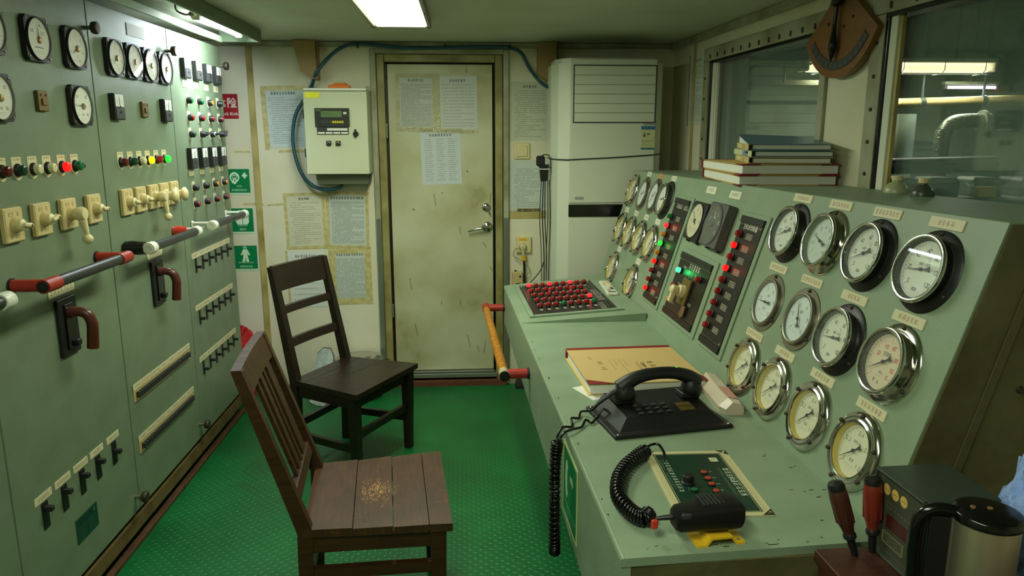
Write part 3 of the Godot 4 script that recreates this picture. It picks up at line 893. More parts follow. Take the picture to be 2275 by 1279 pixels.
	obj("bracket", bar(Vector3(0.02, -0.95, 0), Vector3(0.5, 1.72, 0.4), 0.03), M.engine_dark, p)

# ---------------------------------------------------------------- lamps of the room
func lamps() -> void:
	for k in 2:
		var z: float = [1.55, 4.15][k]
		var t := thing("ceiling_light", ["glowing ceiling light box above the door side of the room", "ceiling light box above the photographer"][k], "lamp", at([-0.29, -0.25][k], 0, z))
		obj("lamp_diffuser", bar(Vector3(0, 2.115, 0), Vector3(0.245, 0.036, 1.29), 0.01), M.diffuser_glow, t)
		obj("frame_rail", bar(Vector3(0.132, 2.115, 0), Vector3(0.016, 0.044, 1.33), 0.003), M.worn_steel, t)
		obj("frame_rail", bar(Vector3(-0.132, 2.115, 0), Vector3(0.016, 0.044, 1.33), 0.003), M.worn_steel, t)
		obj("frame_end", bar(Vector3(0, 2.117, -0.656), Vector3(0.26, 0.034, 0.014), 0.003), M.ivory, t)
		obj("frame_end", bar(Vector3(0, 2.117, 0.656), Vector3(0.26, 0.034, 0.014), 0.003), M.ivory, t)
		for s in [[1, -0.62], [1, -0.2], [1, 0.3], [-1, -0.62]]:
			obj("screw", lathed([Vector2(0, 0), Vector2(0.005, 0), Vector2(0.004, 0.003), Vector2(0, 0.003)], 8), M.bolt_dark, t, pitch(at(s[0] * 0.132, 2.093, s[1]), 90))
	# hood over the switchboard
	var h := thing("panel_light_hood", "pale green lamp hood with a bright tube above the switchboard", "lamp", at(-1.16, 0, 1.6))
	obj("outer_lip", bar(Vector3(0.096, 2.103, -0.06), Vector3(0.012, 0.062, 2.14), 0.003), M.board_green, h)
	obj("inner_lip", bar(Vector3(-0.105, 2.086, -0.06), Vector3(0.014, 0.032, 2.14), 0.003), M.sign_pale, h)
	obj("roof", bar(Vector3(-0.004, 2.129, -0.06), Vector3(0.20, 0.008, 2.14)), M.white_plastic, h)
	obj("end_plate", bar(Vector3(-0.005, 2.103, -1.125), Vector3(0.214, 0.062, 0.012), 0.003), M.board_green, h)
	obj("end_plate", bar(Vector3(-0.005, 2.103, 1.005), Vector3(0.214, 0.062, 0.012), 0.003), M.board_green, h)
	obj("lamp_tube", tubed([Vector3(0.01, 2.100, -1.04), Vector3(0.01, 2.100, -0.44)], 0.013, 12), M.tube_glow, h)
	for z in [-1.055, -0.425]:
		obj("lamp_holder", bar(Vector3(0.01, 2.108, z), Vector3(0.036, 0.05, 0.03), 0.006), M.white_plastic, h)
	obj("starter", lathed([Vector2(0, 0), Vector2(0.012, 0), Vector2(0.012, 0.03), Vector2(0, 0.034)], 12), M.ivory, h, at(0.01, 2.10, -0.40))
	obj("lead", tubed(smooth_path([Vector3(0.01, 2.108, -0.38), Vector3(0.0, 2.092, -0.34), Vector3(-0.02, 2.1, -0.29), Vector3(-0.01, 2.12, -0.25)], 5), 0.004, 6), M.charcoal, h)

# ---------------------------------------------------------------- dials
# scale(pic, from, to, ...): ticks round an arc, angles in degrees counter-clockwise from the right
func dial_scale(p: Pic, a0: float, a1: float, majors: int, minors: int, nums: Array, c: Color, nc: Color, r := 0.44, ns := 0.085) -> void:
	var w := float(p.w)
	var total := majors * minors
	for k in total + 1:
		var a := deg_to_rad(lerpf(a0, a1, float(k) / total))
		var d := Vector2(cos(a), -sin(a))
		var big := k % minors == 0
		var o := Vector2(w, w) * 0.5
		var p0 := o + d * w * r
		var p1 := o + d * w * (r - (0.055 if big else 0.03))
		p.line(p0.x, p0.y, p1.x, p1.y, 2.2 if big else 1.2, c)
		if big and k / minors < nums.size():
			var s: String = nums[k / minors]
			var q := o + d * w * (r - 0.115)
			var sz := w * ns
			p.write(STROKES, s, q.x - sz * 0.55 * s.length() * 0.5 - sz * 0.2, q.y - sz * 0.5, sz, maxf(1.6, sz * 0.11), nc, 0.55)

func dial(kind: String) -> StandardMaterial3D:
	var key := "dial_" + kind
	if M.has(key):
		return M[key]
	var ink := Color8(40, 40, 38)
	var p: Pic
	match kind:
		"temperature":
			p = Pic.new(320, 320, Color8(226, 230, 216), 3)
			dial_scale(p, 225, -45, 6, 5, ["0", "20", "40", "60", "80", "100", "120"], ink, ink)
			p.write(STROKES, "°C", 165, 92, 22, 2, ink, 0.7)
			p.write(STROKES, "W?C-200", 118, 122, 17, 1.8, ink, 0.72)
			p.rect(136, 262, 34, 16, ink); p.rect(140, 266, 26, 3, Color8(220, 220, 210)); p.rect(140, 271, 26, 3, Color8(220, 220, 210))
		"hundred":
			p = Pic.new(320, 320, Color8(224, 226, 206), 4)
			dial_scale(p, 225, -45, 5, 5, ["0", "20", "40", "60", "80", "100"], ink, ink)
			p.write(STROKES, "°C", 165, 92, 22, 2, ink, 0.7)
			p.write(STROKES, "W?C-200", 118, 120, 17, 1.8, ink, 0.72)
			p.rect(136, 262, 34, 16, ink); p.rect(140, 267, 26, 6, Color8(220, 220, 210))
		"compound":
			p = Pic.new(320, 320, Color8(210, 222, 212), 5)
			dial_scale(p, 225, -45, 8, 2, ["0", "10", "20", "30", "40", "50", "60", "70", "80"], Color8(110, 120, 110), Color8(110, 120, 110), 0.42, 0.075)
			p.write(STROKES, "°C", 160, 96, 22, 2, Color8(90, 100, 90), 0.7)
			p.small(120, 240, 70, 6, ink, 0.3); p.small(130, 256, 50, 5, ink, 0.3)
		"pressure":
			p = Pic.new(320, 320, Color8(224, 222, 192), 6)
			dial_scale(p, 225, -45, 4, 5, ["0", "0.2", "0.4", "0.6", "1.0"], ink, Color8(96, 94, 80), 0.43, 0.085)
			p.write(STROKES, "?MPa?", 118, 104, 18, 1.8, Color8(70, 70, 60), 0.75)
			p.write(STROKES, "??", 140, 206, 20, 2, Color8(70, 70, 60), 1.1)
			p.small(110, 246, 96, 6, ink, 0.4); p.small(124, 260, 64, 5, ink, 0.4)
		"vacuum":
			p = Pic.new(320, 320, Color8(220, 230, 226), 7)
			dial_scale(p, 225, -45, 5, 5, ["-1", "0", "3", "6", "9", "12"], ink, ink)
			p.write(STROKES, "MPa", 128, 200, 20, 2, ink, 0.75)
			p.write(STROKES, "??", 140, 100, 20, 2, ink, 1.0)
			p.small(110, 252, 96, 6, ink, 0.5)
		"red":
			p = Pic.new(320, 320, Color8(224, 208, 178), 8)
			var red := Color8(196, 44, 40)
			dial_scale(p, 225, -45, 6, 5, [], ink, ink, 0.46)
			dial_scale(p, 225, -45, 10, 4, [], red, red, 0.39)
			for q in [["20", 158, 0.27], ["40", 112, 0.28], ["60", 72, 0.29], ["80", 22, 0.27], ["50", -20, 0.25], ["0", -50, 0.3]]:
				var a := deg_to_rad(q[1])
				p.write(STROKES, q[0], 160 + cos(a) * 320 * q[2] - 16, 160 - sin(a) * 320 * q[2] - 12, 24, 3.4, red, 0.66)
			p.write(STROKES, "???", 122, 104, 24, 2.6, ink, 1.0)
			p.write(STROKES, "MPa", 140, 214, 17, 1.8, ink, 0.7)
			p.write(STROKES, "?", 116, 262, 16, 2.6, ink); p.write(STROKES, "?", 156, 270, 16, 2.6, ink)
			p.small(124, 242, 50, 5, ink, 0.5)
		"ampere":
			p = Pic.new(300, 300, Color8(234, 232, 218), 9)
			dial_scale(p, 200, -70, 5, 4, ["0", "1", "2", "3", "4", "5"], ink, Color8(90, 80, 74), 0.45, 0.09)
			p.write(STROKES, "A", 140, 204, 26, 2.4, ink)
			p.small(100, 246, 100, 6, ink, 0.5); p.small(116, 258, 70, 5, ink, 0.5)
		"kilowatt":
			p = Pic.new(300, 300, Color8(234, 232, 218), 10)
			dial_scale(p, 225, -45, 6, 5, ["0", "50", "100", "", "200", "", "300"], ink, Color8(80, 76, 70), 0.45, 0.075)
			p.write(STROKES, "kW", 126, 208, 26, 2.6, ink, 0.8)
			p.small(96, 252, 110, 6, ink, 0.6); p.small(110, 266, 80, 5, ink, 0.5)
		"synchro":
			p = Pic.new(300, 300, Color8(234, 232, 220), 11)
			dial_scale(p, 130, 50, 4, 2, [], ink, ink, 0.43)
			p.line(150, 60, 150, 40, 4, ink)
			p.fill([Vector2(212, 70), Vector2(176, 50), Vector2(184, 40)], ink)
			p.write(STROKES, "??", 50, 82, 26, 2.4, ink, 1.0); p.write(STROKES, "??", 188, 92, 26, 2.4, ink, 1.0)
			p.rect(92, 208, 116, 6, ink)
			p.small(96, 236, 110, 6, ink, 0.5); p.small(110, 250, 80, 5, ink, 0.5)
		"dark":
			p = Pic.new(320, 320, Color8(58, 60, 58), 12)
			var wh := Color8(200, 200, 190)
			dial_scale(p, 215, -35, 6, 4, ["", "", "", "", "", "", ""], wh, wh, 0.45)
			for q in [["5", 60, 0.3], ["0", 100, 0.3], ["10", 15, 0.3], ["5", 150, 0.3], ["15", -35, 0.3]]:
				var a := deg_to_rad(q[1])
				p.write(STROKES, q[0], 160 + cos(a) * 320 * q[2] - 16, 160 - sin(a) * 320 * q[2] - 14, 30, 4, wh, 0.66)
			p.fill([Vector2(140, 110), Vector2(170, 110), Vector2(155, 80)], wh)
		"tach":
			p = Pic.new(320, 320, Color8(214, 206, 176), 13)
			dial_scale(p, 225, -45, 6, 5, ["0", "2", "4", "6", "8", "10", "12"], ink, Color8(60, 60, 50), 0.45, 0.095)
			p.small(110, 230, 100, 8, ink, 0.8); p.small(120, 246, 80, 7, ink, 0.8); p.small(120, 262, 80, 7, ink, 0.8)
	return printed(key, p, 0.6)

func needle_mesh(key: String, l: float, tail: float, w: float, fat: float) -> Mesh:
	return made(key, func(g: Geo) -> void:
		g.prism([Vector2(l, 0), Vector2(0, w), Vector2(-tail * 0.45, w), Vector2(-tail, fat), Vector2(-tail * 0.92, 0), Vector2(-tail, -fat), Vector2(-tail * 0.45, -w), Vector2(0, -w)], 0.0, 0.0012)
		g.lathe([Vector2(0, 0), Vector2(w * 2.6, 0), Vector2(w * 2.6, 0.003), Vector2(0, 0.0036)], 12))

# panel-mounted round gauge, styles: flanged drum ("drum"), low brushed flange ("low"), broad polished ring ("ring")
func gauge(parent: Node3D, xf: Transform3D, style: String, face_kind: String, hand: float, flange: Material, case_m: Material) -> void:
	var o := part("pressure_gauge" if style != "drum" else "temperature_gauge", parent, xf)
	var R := 0.092
	var screw := made("gauge_screw", func(g: Geo) -> void: g.lathe([Vector2(0, 0), Vector2(0.0055, 0), Vector2(0.005, 0.003), Vector2(0.003, 0.0055), Vector2(0, 0.006)], 10))
	var dz := 0.0
	match style:
		"drum":
			obj("flange", made("drum_flange", func(g: Geo) -> void: g.lathe([Vector2(0, 0), Vector2(R, 0), Vector2(R, 0.002), Vector2(R - 0.003, 0.005), Vector2(0.078, 0.006), Vector2(0.074, 0.008), Vector2(0.07, 0.009)], 44)), flange, o)
			obj("case", made("drum_case", func(g: Geo) -> void: g.lathe([Vector2(0.0715, 0.006), Vector2(0.0715, 0.026), Vector2(0.073, 0.028)], 44)), case_m, o)
			obj("bezel", made("drum_bezel", func(g: Geo) -> void: g.lathe([Vector2(0.0715, 0.026), Vector2(0.0755, 0.027), Vector2(0.0762, 0.031), Vector2(0.0745, 0.0345), Vector2(0.071, 0.0355), Vector2(0.0665, 0.0335), Vector2(0.0655, 0.030)], 48)), M.chrome, o)
			obj("rim", made("drum_rim", func(g: Geo) -> void: g.lathe([Vector2(0.066, 0.033), Vector2(0.0645, 0.020), Vector2(0.0635, 0.0185)], 44)), M.charcoal if face_kind != "compound" else M.steel_trim, o)
			dz = 0.0185
		"low":
			obj("flange", made("low_flange", func(g: Geo) -> void: g.lathe([Vector2(0, 0), Vector2(0.09, 0), Vector2(0.09, 0.0015), Vector2(0.0885, 0.003), Vector2(0.07, 0.003)], 44)), flange, o)
			obj("bezel", made("low_bezel", func(g: Geo) -> void: g.lathe([Vector2(0.073, 0.003), Vector2(0.0735, 0.010), Vector2(0.0715, 0.0135), Vector2(0.0675, 0.0145), Vector2(0.0645, 0.013), Vector2(0.0635, 0.009)], 44)), case_m, o)
			obj("rim", made("low_rim", func(g: Geo) -> void: g.lathe([Vector2(0.0645, 0.012), Vector2(0.0635, 0.0045)], 40)), M.charcoal, o)
			dz = 0.0045
		"ring":
			obj("bezel", made("ring_bezel", func(g: Geo) -> void: g.lathe([Vector2(0.091, 0), Vector2(0.0915, 0.004), Vector2(0.089, 0.009), Vector2(0.083, 0.014), Vector2(0.077, 0.0155), Vector2(0.0735, 0.0145), Vector2(0.071, 0.0155), Vector2(0.067, 0.0175), Vector2(0.0635, 0.0165), Vector2(0.062, 0.012)], 48)), M.chrome, o)
			obj("rim", made("ring_rim", func(g: Geo) -> void: g.lathe([Vector2(0.0625, 0.015), Vector2(0.0605, 0.0025)], 40)), paint("rim_yellow", Color8(196, 174, 72), 0.5), o)
			dz = 0.002
	obj("dial_face", made("gauge_dial", func(g: Geo) -> void: g.disc(0.064, 0.0, 40)), dial(face_kind), o, at(0, 0, dz))
	obj("needle", needle_mesh("gauge_needle", 0.052, 0.026, 0.0016, 0.0058), M.black, o, roll(at(0, 0, dz + 0.004), hand))
	obj("glass", made("gauge_pane", func(g: Geo) -> void: g.disc(0.0648, 0.0, 40)), M.gauge_glass, o, at(0, 0, dz + 0.0115))
	for a in ([90.0, -30.0, 210.0] if style != "ring" else [90.0, 20.0, -38.0, 145.0, 200.0, 250.0]):
		var rr := 0.0835 if style == "drum" else 0.0815 if style == "low" else 0.081
		obj("screw", screw, M.bolt_dark, o, at(cos(deg_to_rad(a)) * rr, sin(deg_to_rad(a)) * rr, 0.0045 if style == "drum" else 0.003 if style == "low" else 0.0145))

# square switchboard instrument with a round dial
func board_meter(parent: Node3D, xf: Transform3D, face_kind: String, hand: float) -> void:
	var o := part("round_meter", parent, xf)
	obj("housing", made("meter_housing", func(g: Geo) -> void:
		var a := 0.066; var c := 0.014
		g.prism([Vector2(a, a - c), Vector2(a - c, a), Vector2(-a + c, a), Vector2(-a, a - c), Vector2(-a, -a + c), Vector2(-a + c, -a), Vector2(a - c, -a), Vector2(a, -a + c)], 0.0, 0.016)), M.black, o)
	obj("bezel", made("meter_bezel", func(g: Geo) -> void: g.lathe([Vector2(0.064, 0.015), Vector2(0.0645, 0.020), Vector2(0.0625, 0.0225), Vector2(0.0605, 0.0225), Vector2(0.0595, 0.019)], 40)), M.black, o)
	obj("dial_face", made("meter_dial", func(g: Geo) -> void: g.disc(0.0605, 0.0, 36)), dial(face_kind), o, at(0, 0, 0.0165))
	obj("needle", needle_mesh("meter_needle", 0.036, 0.012, 0.0022, 0.003), M.charcoal, o, roll(at(0, 0, 0.019), hand))
	obj("hub", made("meter_hub", func(g: Geo) -> void: g.lathe([Vector2(0, 0), Vector2(0.011, 0), Vector2(0.009, 0.004), Vector2(0, 0.005)], 14)), M.brass, o, at(0.004, -0.002, 0.018))
	obj("glass", made("meter_pane", func(g: Geo) -> void: g.disc(0.0605, 0.0, 36)), M.gauge_glass, o, at(0, 0, 0.0225))
	for s in [Vector2(1, 1), Vector2(-1, 1), Vector2(1, -1), Vector2(-1, -1)]:
		obj("screw", made("meter_screw", func(g: Geo) -> void: g.lathe([Vector2(0, 0), Vector2(0.0035, 0), Vector2(0.003, 0.002), Vector2(0, 0.0025)], 8)), M.worn_steel, o, at(s.x * 0.054, s.y * 0.054, 0.016))

# rectangular meter: pale window over a dark lower half
func slim_meter(parent: Node3D, xf: Transform3D, w: float, h: float, th: float, hand: float) -> void:
	var o := part("slim_meter", parent, xf)
	obj("case", bar(Vector3(0, 0, th * 0.5), Vector3(w, h, th), 0.003), M.black, o)
	if not M.has("slim_dial"):
		var p := Pic.new(120, 90, Color8(214, 216, 206), 21)
		for k in 13:
			var a := deg_to_rad(150 - k * 10)
			p.line(60 + cos(a) * 62, 96 - sin(a) * 62, 60 + cos(a) * (54 if k % 3 else 48), 96 - sin(a) * (54 if k % 3 else 48), 1.6, Color8(50, 50, 48))
		p.small(44, 66, 30, 6, Color8(50, 50, 48), 0.5)
		printed("slim_dial", p, 0.5)
	obj("dial_face", made("slim_%.3f_%.3f" % [w, h], func(g: Geo) -> void: g.card(w * 0.86, h * 0.46, 0.001)), M.slim_dial, o, at(0, h * 0.23, th))
	obj("cover", bar(Vector3(0, -h * 0.25, th + 0.001), Vector3(w * 0.9, h * 0.42, 0.003), 0.001), M.charcoal, o)
	obj("needle", needle_mesh("slim_needle", h * 0.4, 0.004, 0.0008, 0.0008), M.black, o, roll(at(0, 0.0, th + 0.002), hand))
	obj("zero_screw", made("slim_screw", func(g: Geo) -> void: g.lathe([Vector2(0, 0), Vector2(0.005, 0), Vector2(0.005, 0.002), Vector2(0, 0.002)], 10)), M.black, o, at(0, -h * 0.2, th + 0.0025))

# small engraved plate; four prints shared by all
func plate_mat(n: int, c := Color8(214, 206, 168)) -> StandardMaterial3D:
	var key := "plate_print_%d_%s" % [n, c.to_html(false)]
	if not M.has(key):
		var p := Pic.new(112, 28, c, 40 + n)
		var m: int = [5, 6, 7, 4][n % 4]
		p.write(STROKES, "?".repeat(m), 56 - m * 7, 7, 13, 1.5, Color8(150, 124, 96), 1.1)
		printed(key, p, 0.5)
	return M[key]

func label(parent: Node3D, xf: Transform3D, w: float, h: float, n: int, th := 0.0015, c := Color8(214, 206, 168)) -> void:
	obj("label_plate", made("plate_%.3f_%.3f_%.4f" % [w, h, th], func(g: Geo) -> void: g.card(w, h, th)), plate_mat(n, c), parent, xf)

# tag-backed indicator: round-bottomed plate and a ribbed domed lens
func indicator(parent: Node3D, xf: Transform3D, lens: Material, n: int, lit := Color.BLACK) -> void:
	var o := part("indicator_lamp", parent, xf)
	if not M.has("indicator_tag_%d" % n):
		var p := Pic.new(64, 64, Color8(214, 204, 160), 60 + n)
		p.write(STROKES, "????", 8, 8, 11, 1.3, Color8(110, 90, 60), 1.1)
		printed("indicator_tag_%d" % n, p, 0.5)
	obj("tag", made("indicator_tag", func(g: Geo) -> void:
		g.card(0.048, 0.032, 0.0012, Vector3(0, 0.022, 0))
		var pts := [Vector2(-0.024, 0.007)]
		for k in 9:
			var a := PI + PI * k / 8.0
			pts.append(Vector2(cos(a) * 0.024, -0.005 + sin(a) * 0.024))
		pts.append(Vector2(0.024, 0.007))
		g.prism(pts, 0.0, 0.0012, 0.0001)), M["indicator_tag_%d" % n], o)
	obj("collar", made("indicator_collar", func(g: Geo) -> void: g.lathe([Vector2(0.0195, 0.001), Vector2(0.0195, 0.006), Vector2(0.017, 0.010), Vector2(0.0155, 0.011)], 20)), M.black, o)
	obj("lens", made("indicator_lens", func(g: Geo) -> void:
		g.lathe([Vector2(0.0155, 0.008), Vector2(0.0155, 0.020), Vector2(0.0135, 0.025), Vector2(0.008, 0.0275), Vector2(0, 0.0278)], 18)
		g.box(Vector3(0, 0, 0.0275), Vector3(0.0015, 0.018, 0.0016))), lens, o)
	if lit != Color.BLACK:
		small_light(o, Vector3(0, 0, 0.036), lit, 0.0004)

func push_button(parent: Node3D, xf: Transform3D, cap: Material, selector := 0.0) -> void:
	var o := part("push_button", parent, xf)
	obj("tag", made("button_tag", func(g: Geo) -> void:
		var pts := [Vector2(-0.019, 0.030)]
		for k in 9:
			var a := PI + PI * k / 8.0
			pts.append(Vector2(cos(a) * 0.019, -0.008 + sin(a) * 0.019))
		pts.append(Vector2(0.019, 0.030))
		g.prism(pts, 0.0, 0.0015)), M.tag_cream, o)
	obj("barrel", made("button_barrel", func(g: Geo) -> void: g.lathe([Vector2(0.0155, 0.001), Vector2(0.0155, 0.020), Vector2(0.014, 0.022), Vector2(0.0115, 0.022)], 18)), M.black, o)
	obj("cap", made("button_cap", func(g: Geo) -> void: g.lathe([Vector2(0.0118, 0.018), Vector2(0.0118, 0.025), Vector2(0.010, 0.027), Vector2(0, 0.0274)], 16)), cap, o)
	if selector != 0.0:
		obj("selector_knob", made("selector", func(g: Geo) -> void: g.box(Vector3(0.004, 0, 0.032), Vector3(0.034, 0.010, 0.016), 0.003)), M.black, o, roll(Transform3D(), selector))

# ivory rotary switch: square plate, boss and a knob, bulb or ball lever
func rotary(parent: Node3D, xf: Transform3D, style: String, turn := 0.0) -> void:
	var o := part("rotary_switch", parent, xf)
	if not M.has("rotary_print"):
		var p := Pic.new(96, 104, Color8(206, 188, 134), 77)
		p.write(STROKES, "?? ?", 18, 10, 14, 1.5, Color8(120, 90, 50), 1.1)
		p.write(STROKES, "? ??", 18, 84, 12, 1.3, Color8(120, 90, 50), 1.1)
		printed("rotary_print", p, 0.45)
	obj("back_plate", bar(Vector3(0, 0, 0.008), Vector3(0.092, 0.100, 0.016), 0.004), M.ivory_plate, o)
	obj("face_plate", made("rotary_face", func(g: Geo) -> void: g.card(0.082, 0.090, 0.001)), M.rotary_print, o, at(0, 0, 0.016))
	obj("boss", made("rotary_boss", func(g: Geo) -> void: g.lathe([Vector2(0.024, 0.016), Vector2(0.023, 0.022), Vector2(0.018, 0.030), Vector2(0.0, 0.031)], 20)), M.ivory_plate, o)
	match style:
		"knob":
			obj("knob", made("rotary_knob", func(g: Geo) -> void:
				g.lathe([Vector2(0.018, 0.028), Vector2(0.017, 0.040), Vector2(0.010, 0.046), Vector2(0, 0.047)], 18)
				g.box(Vector3(0.010, 0, 0.044), Vector3(0.044, 0.015, 0.022), 0.006)), M.ivory, o, roll(Transform3D(), turn))
			obj("pointer_screw", made("rotary_dot", func(g: Geo) -> void: g.lathe([Vector2(0, 0), Vector2(0.004, 0), Vector2(0, 0.002)], 10)), M.bolt_dark, o, roll(Transform3D(), turn) * at(0.018, 0, 0.055))
		"bulb":
			obj("knob", made("rotary_bulb", func(g: Geo) -> void:
				g.lathe([Vector2(0.014, 0.028), Vector2(0.016, 0.040), Vector2(0.024, 0.050), Vector2(0.024, 0.060), Vector2(0.014, 0.068), Vector2(0, 0.070)], 20, 80.0, 0.85, 1.25)), M.ivory, o, at(0.004, -0.006, 0))
		"lever":
			obj("knob", made("rotary_hub", func(g: Geo) -> void: g.lathe([Vector2(0.016, 0.028), Vector2(0.021, 0.036), Vector2(0.023, 0.056), Vector2(0.019, 0.064), Vector2(0, 0.066)], 20)), M.ivory, o)
			obj("lever", made("rotary_lever", func(g: Geo) -> void:
				g.tube([Vector3(0, -0.012, 0.052), Vector3(0.004, -0.045, 0.056), Vector3(0.008, -0.072, 0.058)], [0.013, 0.010, 0.0065], 12)
				g.X = at(0.009, -0.084, 0.058)
				g.lathe([Vector2(0, -0.0165), Vector2(0.009, -0.014), Vector2(0.0155, -0.007), Vector2(0.0170, 0), Vector2(0.0155, 0.007), Vector2(0.009, 0.014), Vector2(0, 0.0165)], 16, 80.0)), M.ivory, o)

func breaker(parent: Node3D, xf: Transform3D, w: float, h: float, up: float) -> void:
	var o := part("breaker", parent, xf)
	obj("slot", bar(Vector3(0, 0, 0.002), Vector3(w, h, 0.004), 0.001), M.black, o)
	obj("toggle", bar(Vector3(0, h * up, 0.014), Vector3(w * 0.55, h * 0.2, 0.026), 0.002), M.dark_rubber, o)

# ---------------------------------------------------------------- the switchboard
func cabinet(z0: float, z1: float, lab: String) -> Node3D:
	var zc := (z0 + z1) / 2
	var c := thing("switchboard_cabinet", lab, "cabinet", at(PANEL_X, 0, zc, 90), "switchboard cabinets along the left wall")
	var w := z1 - z0
	obj("body", bar(Vector3(0, 1.10, -0.30), Vector3(w - 0.001, 1.90, 0.58)), M.board_green, c)
	obj("front_door", bar(Vector3(0, 1.1025, -0.006), Vector3(w - 0.006, 1.905, 0.012), 0.002), M.board_green, c)
	obj("plinth", bar(Vector3(0, 0.094, -0.030), Vector3(w, 0.060, 0.05), 0.003), M.plinth_brown, c)
	obj("kick_board", bar(Vector3(0, 0.009, -0.020), Vector3(w, 0.018, 0.030), 0.003), M.kick_brown, c)
	obj("base_box", bar(Vector3(0, 0.07, -0.2), Vector3(w, 0.14, 0.2)), M.black, c)
	return c

func latch(c: Node3D, x: float, y: float) -> void:
	var o := part("latch_knob", c, at(x, y, 0))
	obj("stem", made("latch_stem", func(g: Geo) -> void: g.lathe([Vector2(0.007, 0), Vector2(0.007, 0.024), Vector2(0.012, 0.026)], 12)), M.worn_steel, o)
	obj("knob", made("latch_knob", func(g: Geo) -> void: g.lathe([Vector2(0.010, 0.024), Vector2(0.019, 0.028), Vector2(0.021, 0.034), Vector2(0.021, 0.044), Vector2(0.018, 0.048), Vector2(0, 0.049)], 18)), M.bolt_dark, o)

# moulded bracket post and bar of a handrail, in the cabinet's frame
func rail(c: Node3D, zc: float, za: float, zb: float, posts: Array, reach: float) -> void:
	var y := 1.175
	var o := part("handrail", c, at(0, y, 0))
	var lo := zc - za; var hi := zc - zb
	obj("bar", tubed([Vector3(lo, 0, reach), Vector3(hi, 0, reach)], 0.0175, 16), M.rail_grey, o)
	for p in posts:
		var x: float = zc - p[0]
		match p[1]:
			"red":
				obj("post", tubed([Vector3(x, 0, 0.004), Vector3(x, 0, reach)], 0.0185, 16), M.red_paint, o)
				obj("sleeve", tubed([Vector3(x - 0.022 * p[2], 0, reach), Vector3(x + 0.052 * p[2], 0, reach)], 0.0205, 16), M.red_paint, o)
				if p[2] > 0:
					obj("end_plug", tubed([Vector3(x - 0.026, 0, reach), Vector3(x - 0.0215, 0, reach)], 0.0165, 16), M.black, o)
				obj("foot_ring", tubed([Vector3(x, 0, 0.0), Vector3(x, 0, 0.006)], 0.022, 16), M.black, o)
			_:
				obj("post", made("rail_bracket_" + str(reach), func(g: Geo) -> void:
					g.box(Vector3(0, 0.011, reach * 0.5), Vector3(0.018, 0.011, reach), 0.003)
					g.box(Vector3(0, -0.011, reach * 0.5), Vector3(0.018, 0.011, reach), 0.003)
					g.box(Vector3(0, 0, 0.005), Vector3(0.022, 0.044, 0.010), 0.004)), M.white_plastic, o, at(x, 0, 0))
				obj("elbow", made("rail_elbow", func(g: Geo) -> void:
					g.X = Transform3D(Basis(Vector3(0, 0, -1), Vector3(0, 1, 0), Vector3(1, 0, 0)), Vector3.ZERO)
					g.lathe([Vector2(0, -0.022), Vector2(0.022, -0.022), Vector2(0.0235, -0.018), Vector2(0.0235, 0.018), Vector2(0.021, 0.022), Vector2(0, 0.022)], 20)
					g.lathe([Vector2(0.012, -0.0235), Vector2(0.015, -0.0235), Vector2(0.015, -0.021)], 20)), M.white_plastic, o, at(x, 0, reach))
				if p[1] == "black_wrap":
					obj("tape_wrap", tubed([Vector3(x, 0, 0.006), Vector3(x, 0.001, 0.03), Vector3(x, -0.001, 0.06), Vector3(x, 0, reach - 0.02)], [0.025, 0.0275, 0.026, 0.024], 12), M.gloss_black, o)
				elif p[1] == "red_wrap":
					obj("tape_wrap", tubed([Vector3(x, 0, 0.004), Vector3(x, 0.001, 0.02), Vector3(x, -0.001, 0.04), Vector3(x, 0, 0.062)], [0.022, 0.025, 0.024, 0.019], 12), M.red_tape, o)

func big_switch(c: Node3D, x: float) -> void:
	var o := part("main_switch", c, at(x, 0.99, 0))
	obj("base", bar(Vector3(0, 0, 0.006), Vector3(0.112, 0.188, 0.012), 0.003), M.black, o)
	obj("track", bar(Vector3(0.0, 0, 0.014), Vector3(0.05, 0.15, 0.006), 0.002), M.gloss_black, o)
	obj("catch", bar(Vector3(0.02, -0.06, 0.020), Vector3(0.03, 0.022, 0.018), 0.004), M.black, o)
	obj("hub", made("switch_hub", func(g: Geo) -> void: g.lathe([Vector2(0.019, 0.010), Vector2(0.018, 0.03), Vector2(0, 0.031)], 18)), M.brown_handle, o, at(0, 0.045, 0))
	var path := smooth_path([Vector3(0, 0.045, 0.014), Vector3(0.004, 0.047, 0.042), Vector3(0.008, 0.036, 0.066), Vector3(0.010, 0.006, 0.078), Vector3(0.010, -0.035, 0.076), Vector3(0.010, -0.078, 0.072)], 6)
	obj("handle", made("switch_handle", func(g: Geo) -> void:
		var rr := []
		for k in path.size():
			rr.append(0.0155 + 0.003 * float(k) / path.size())
		g.tube(path, rr, 14)), M.brown_handle, o)

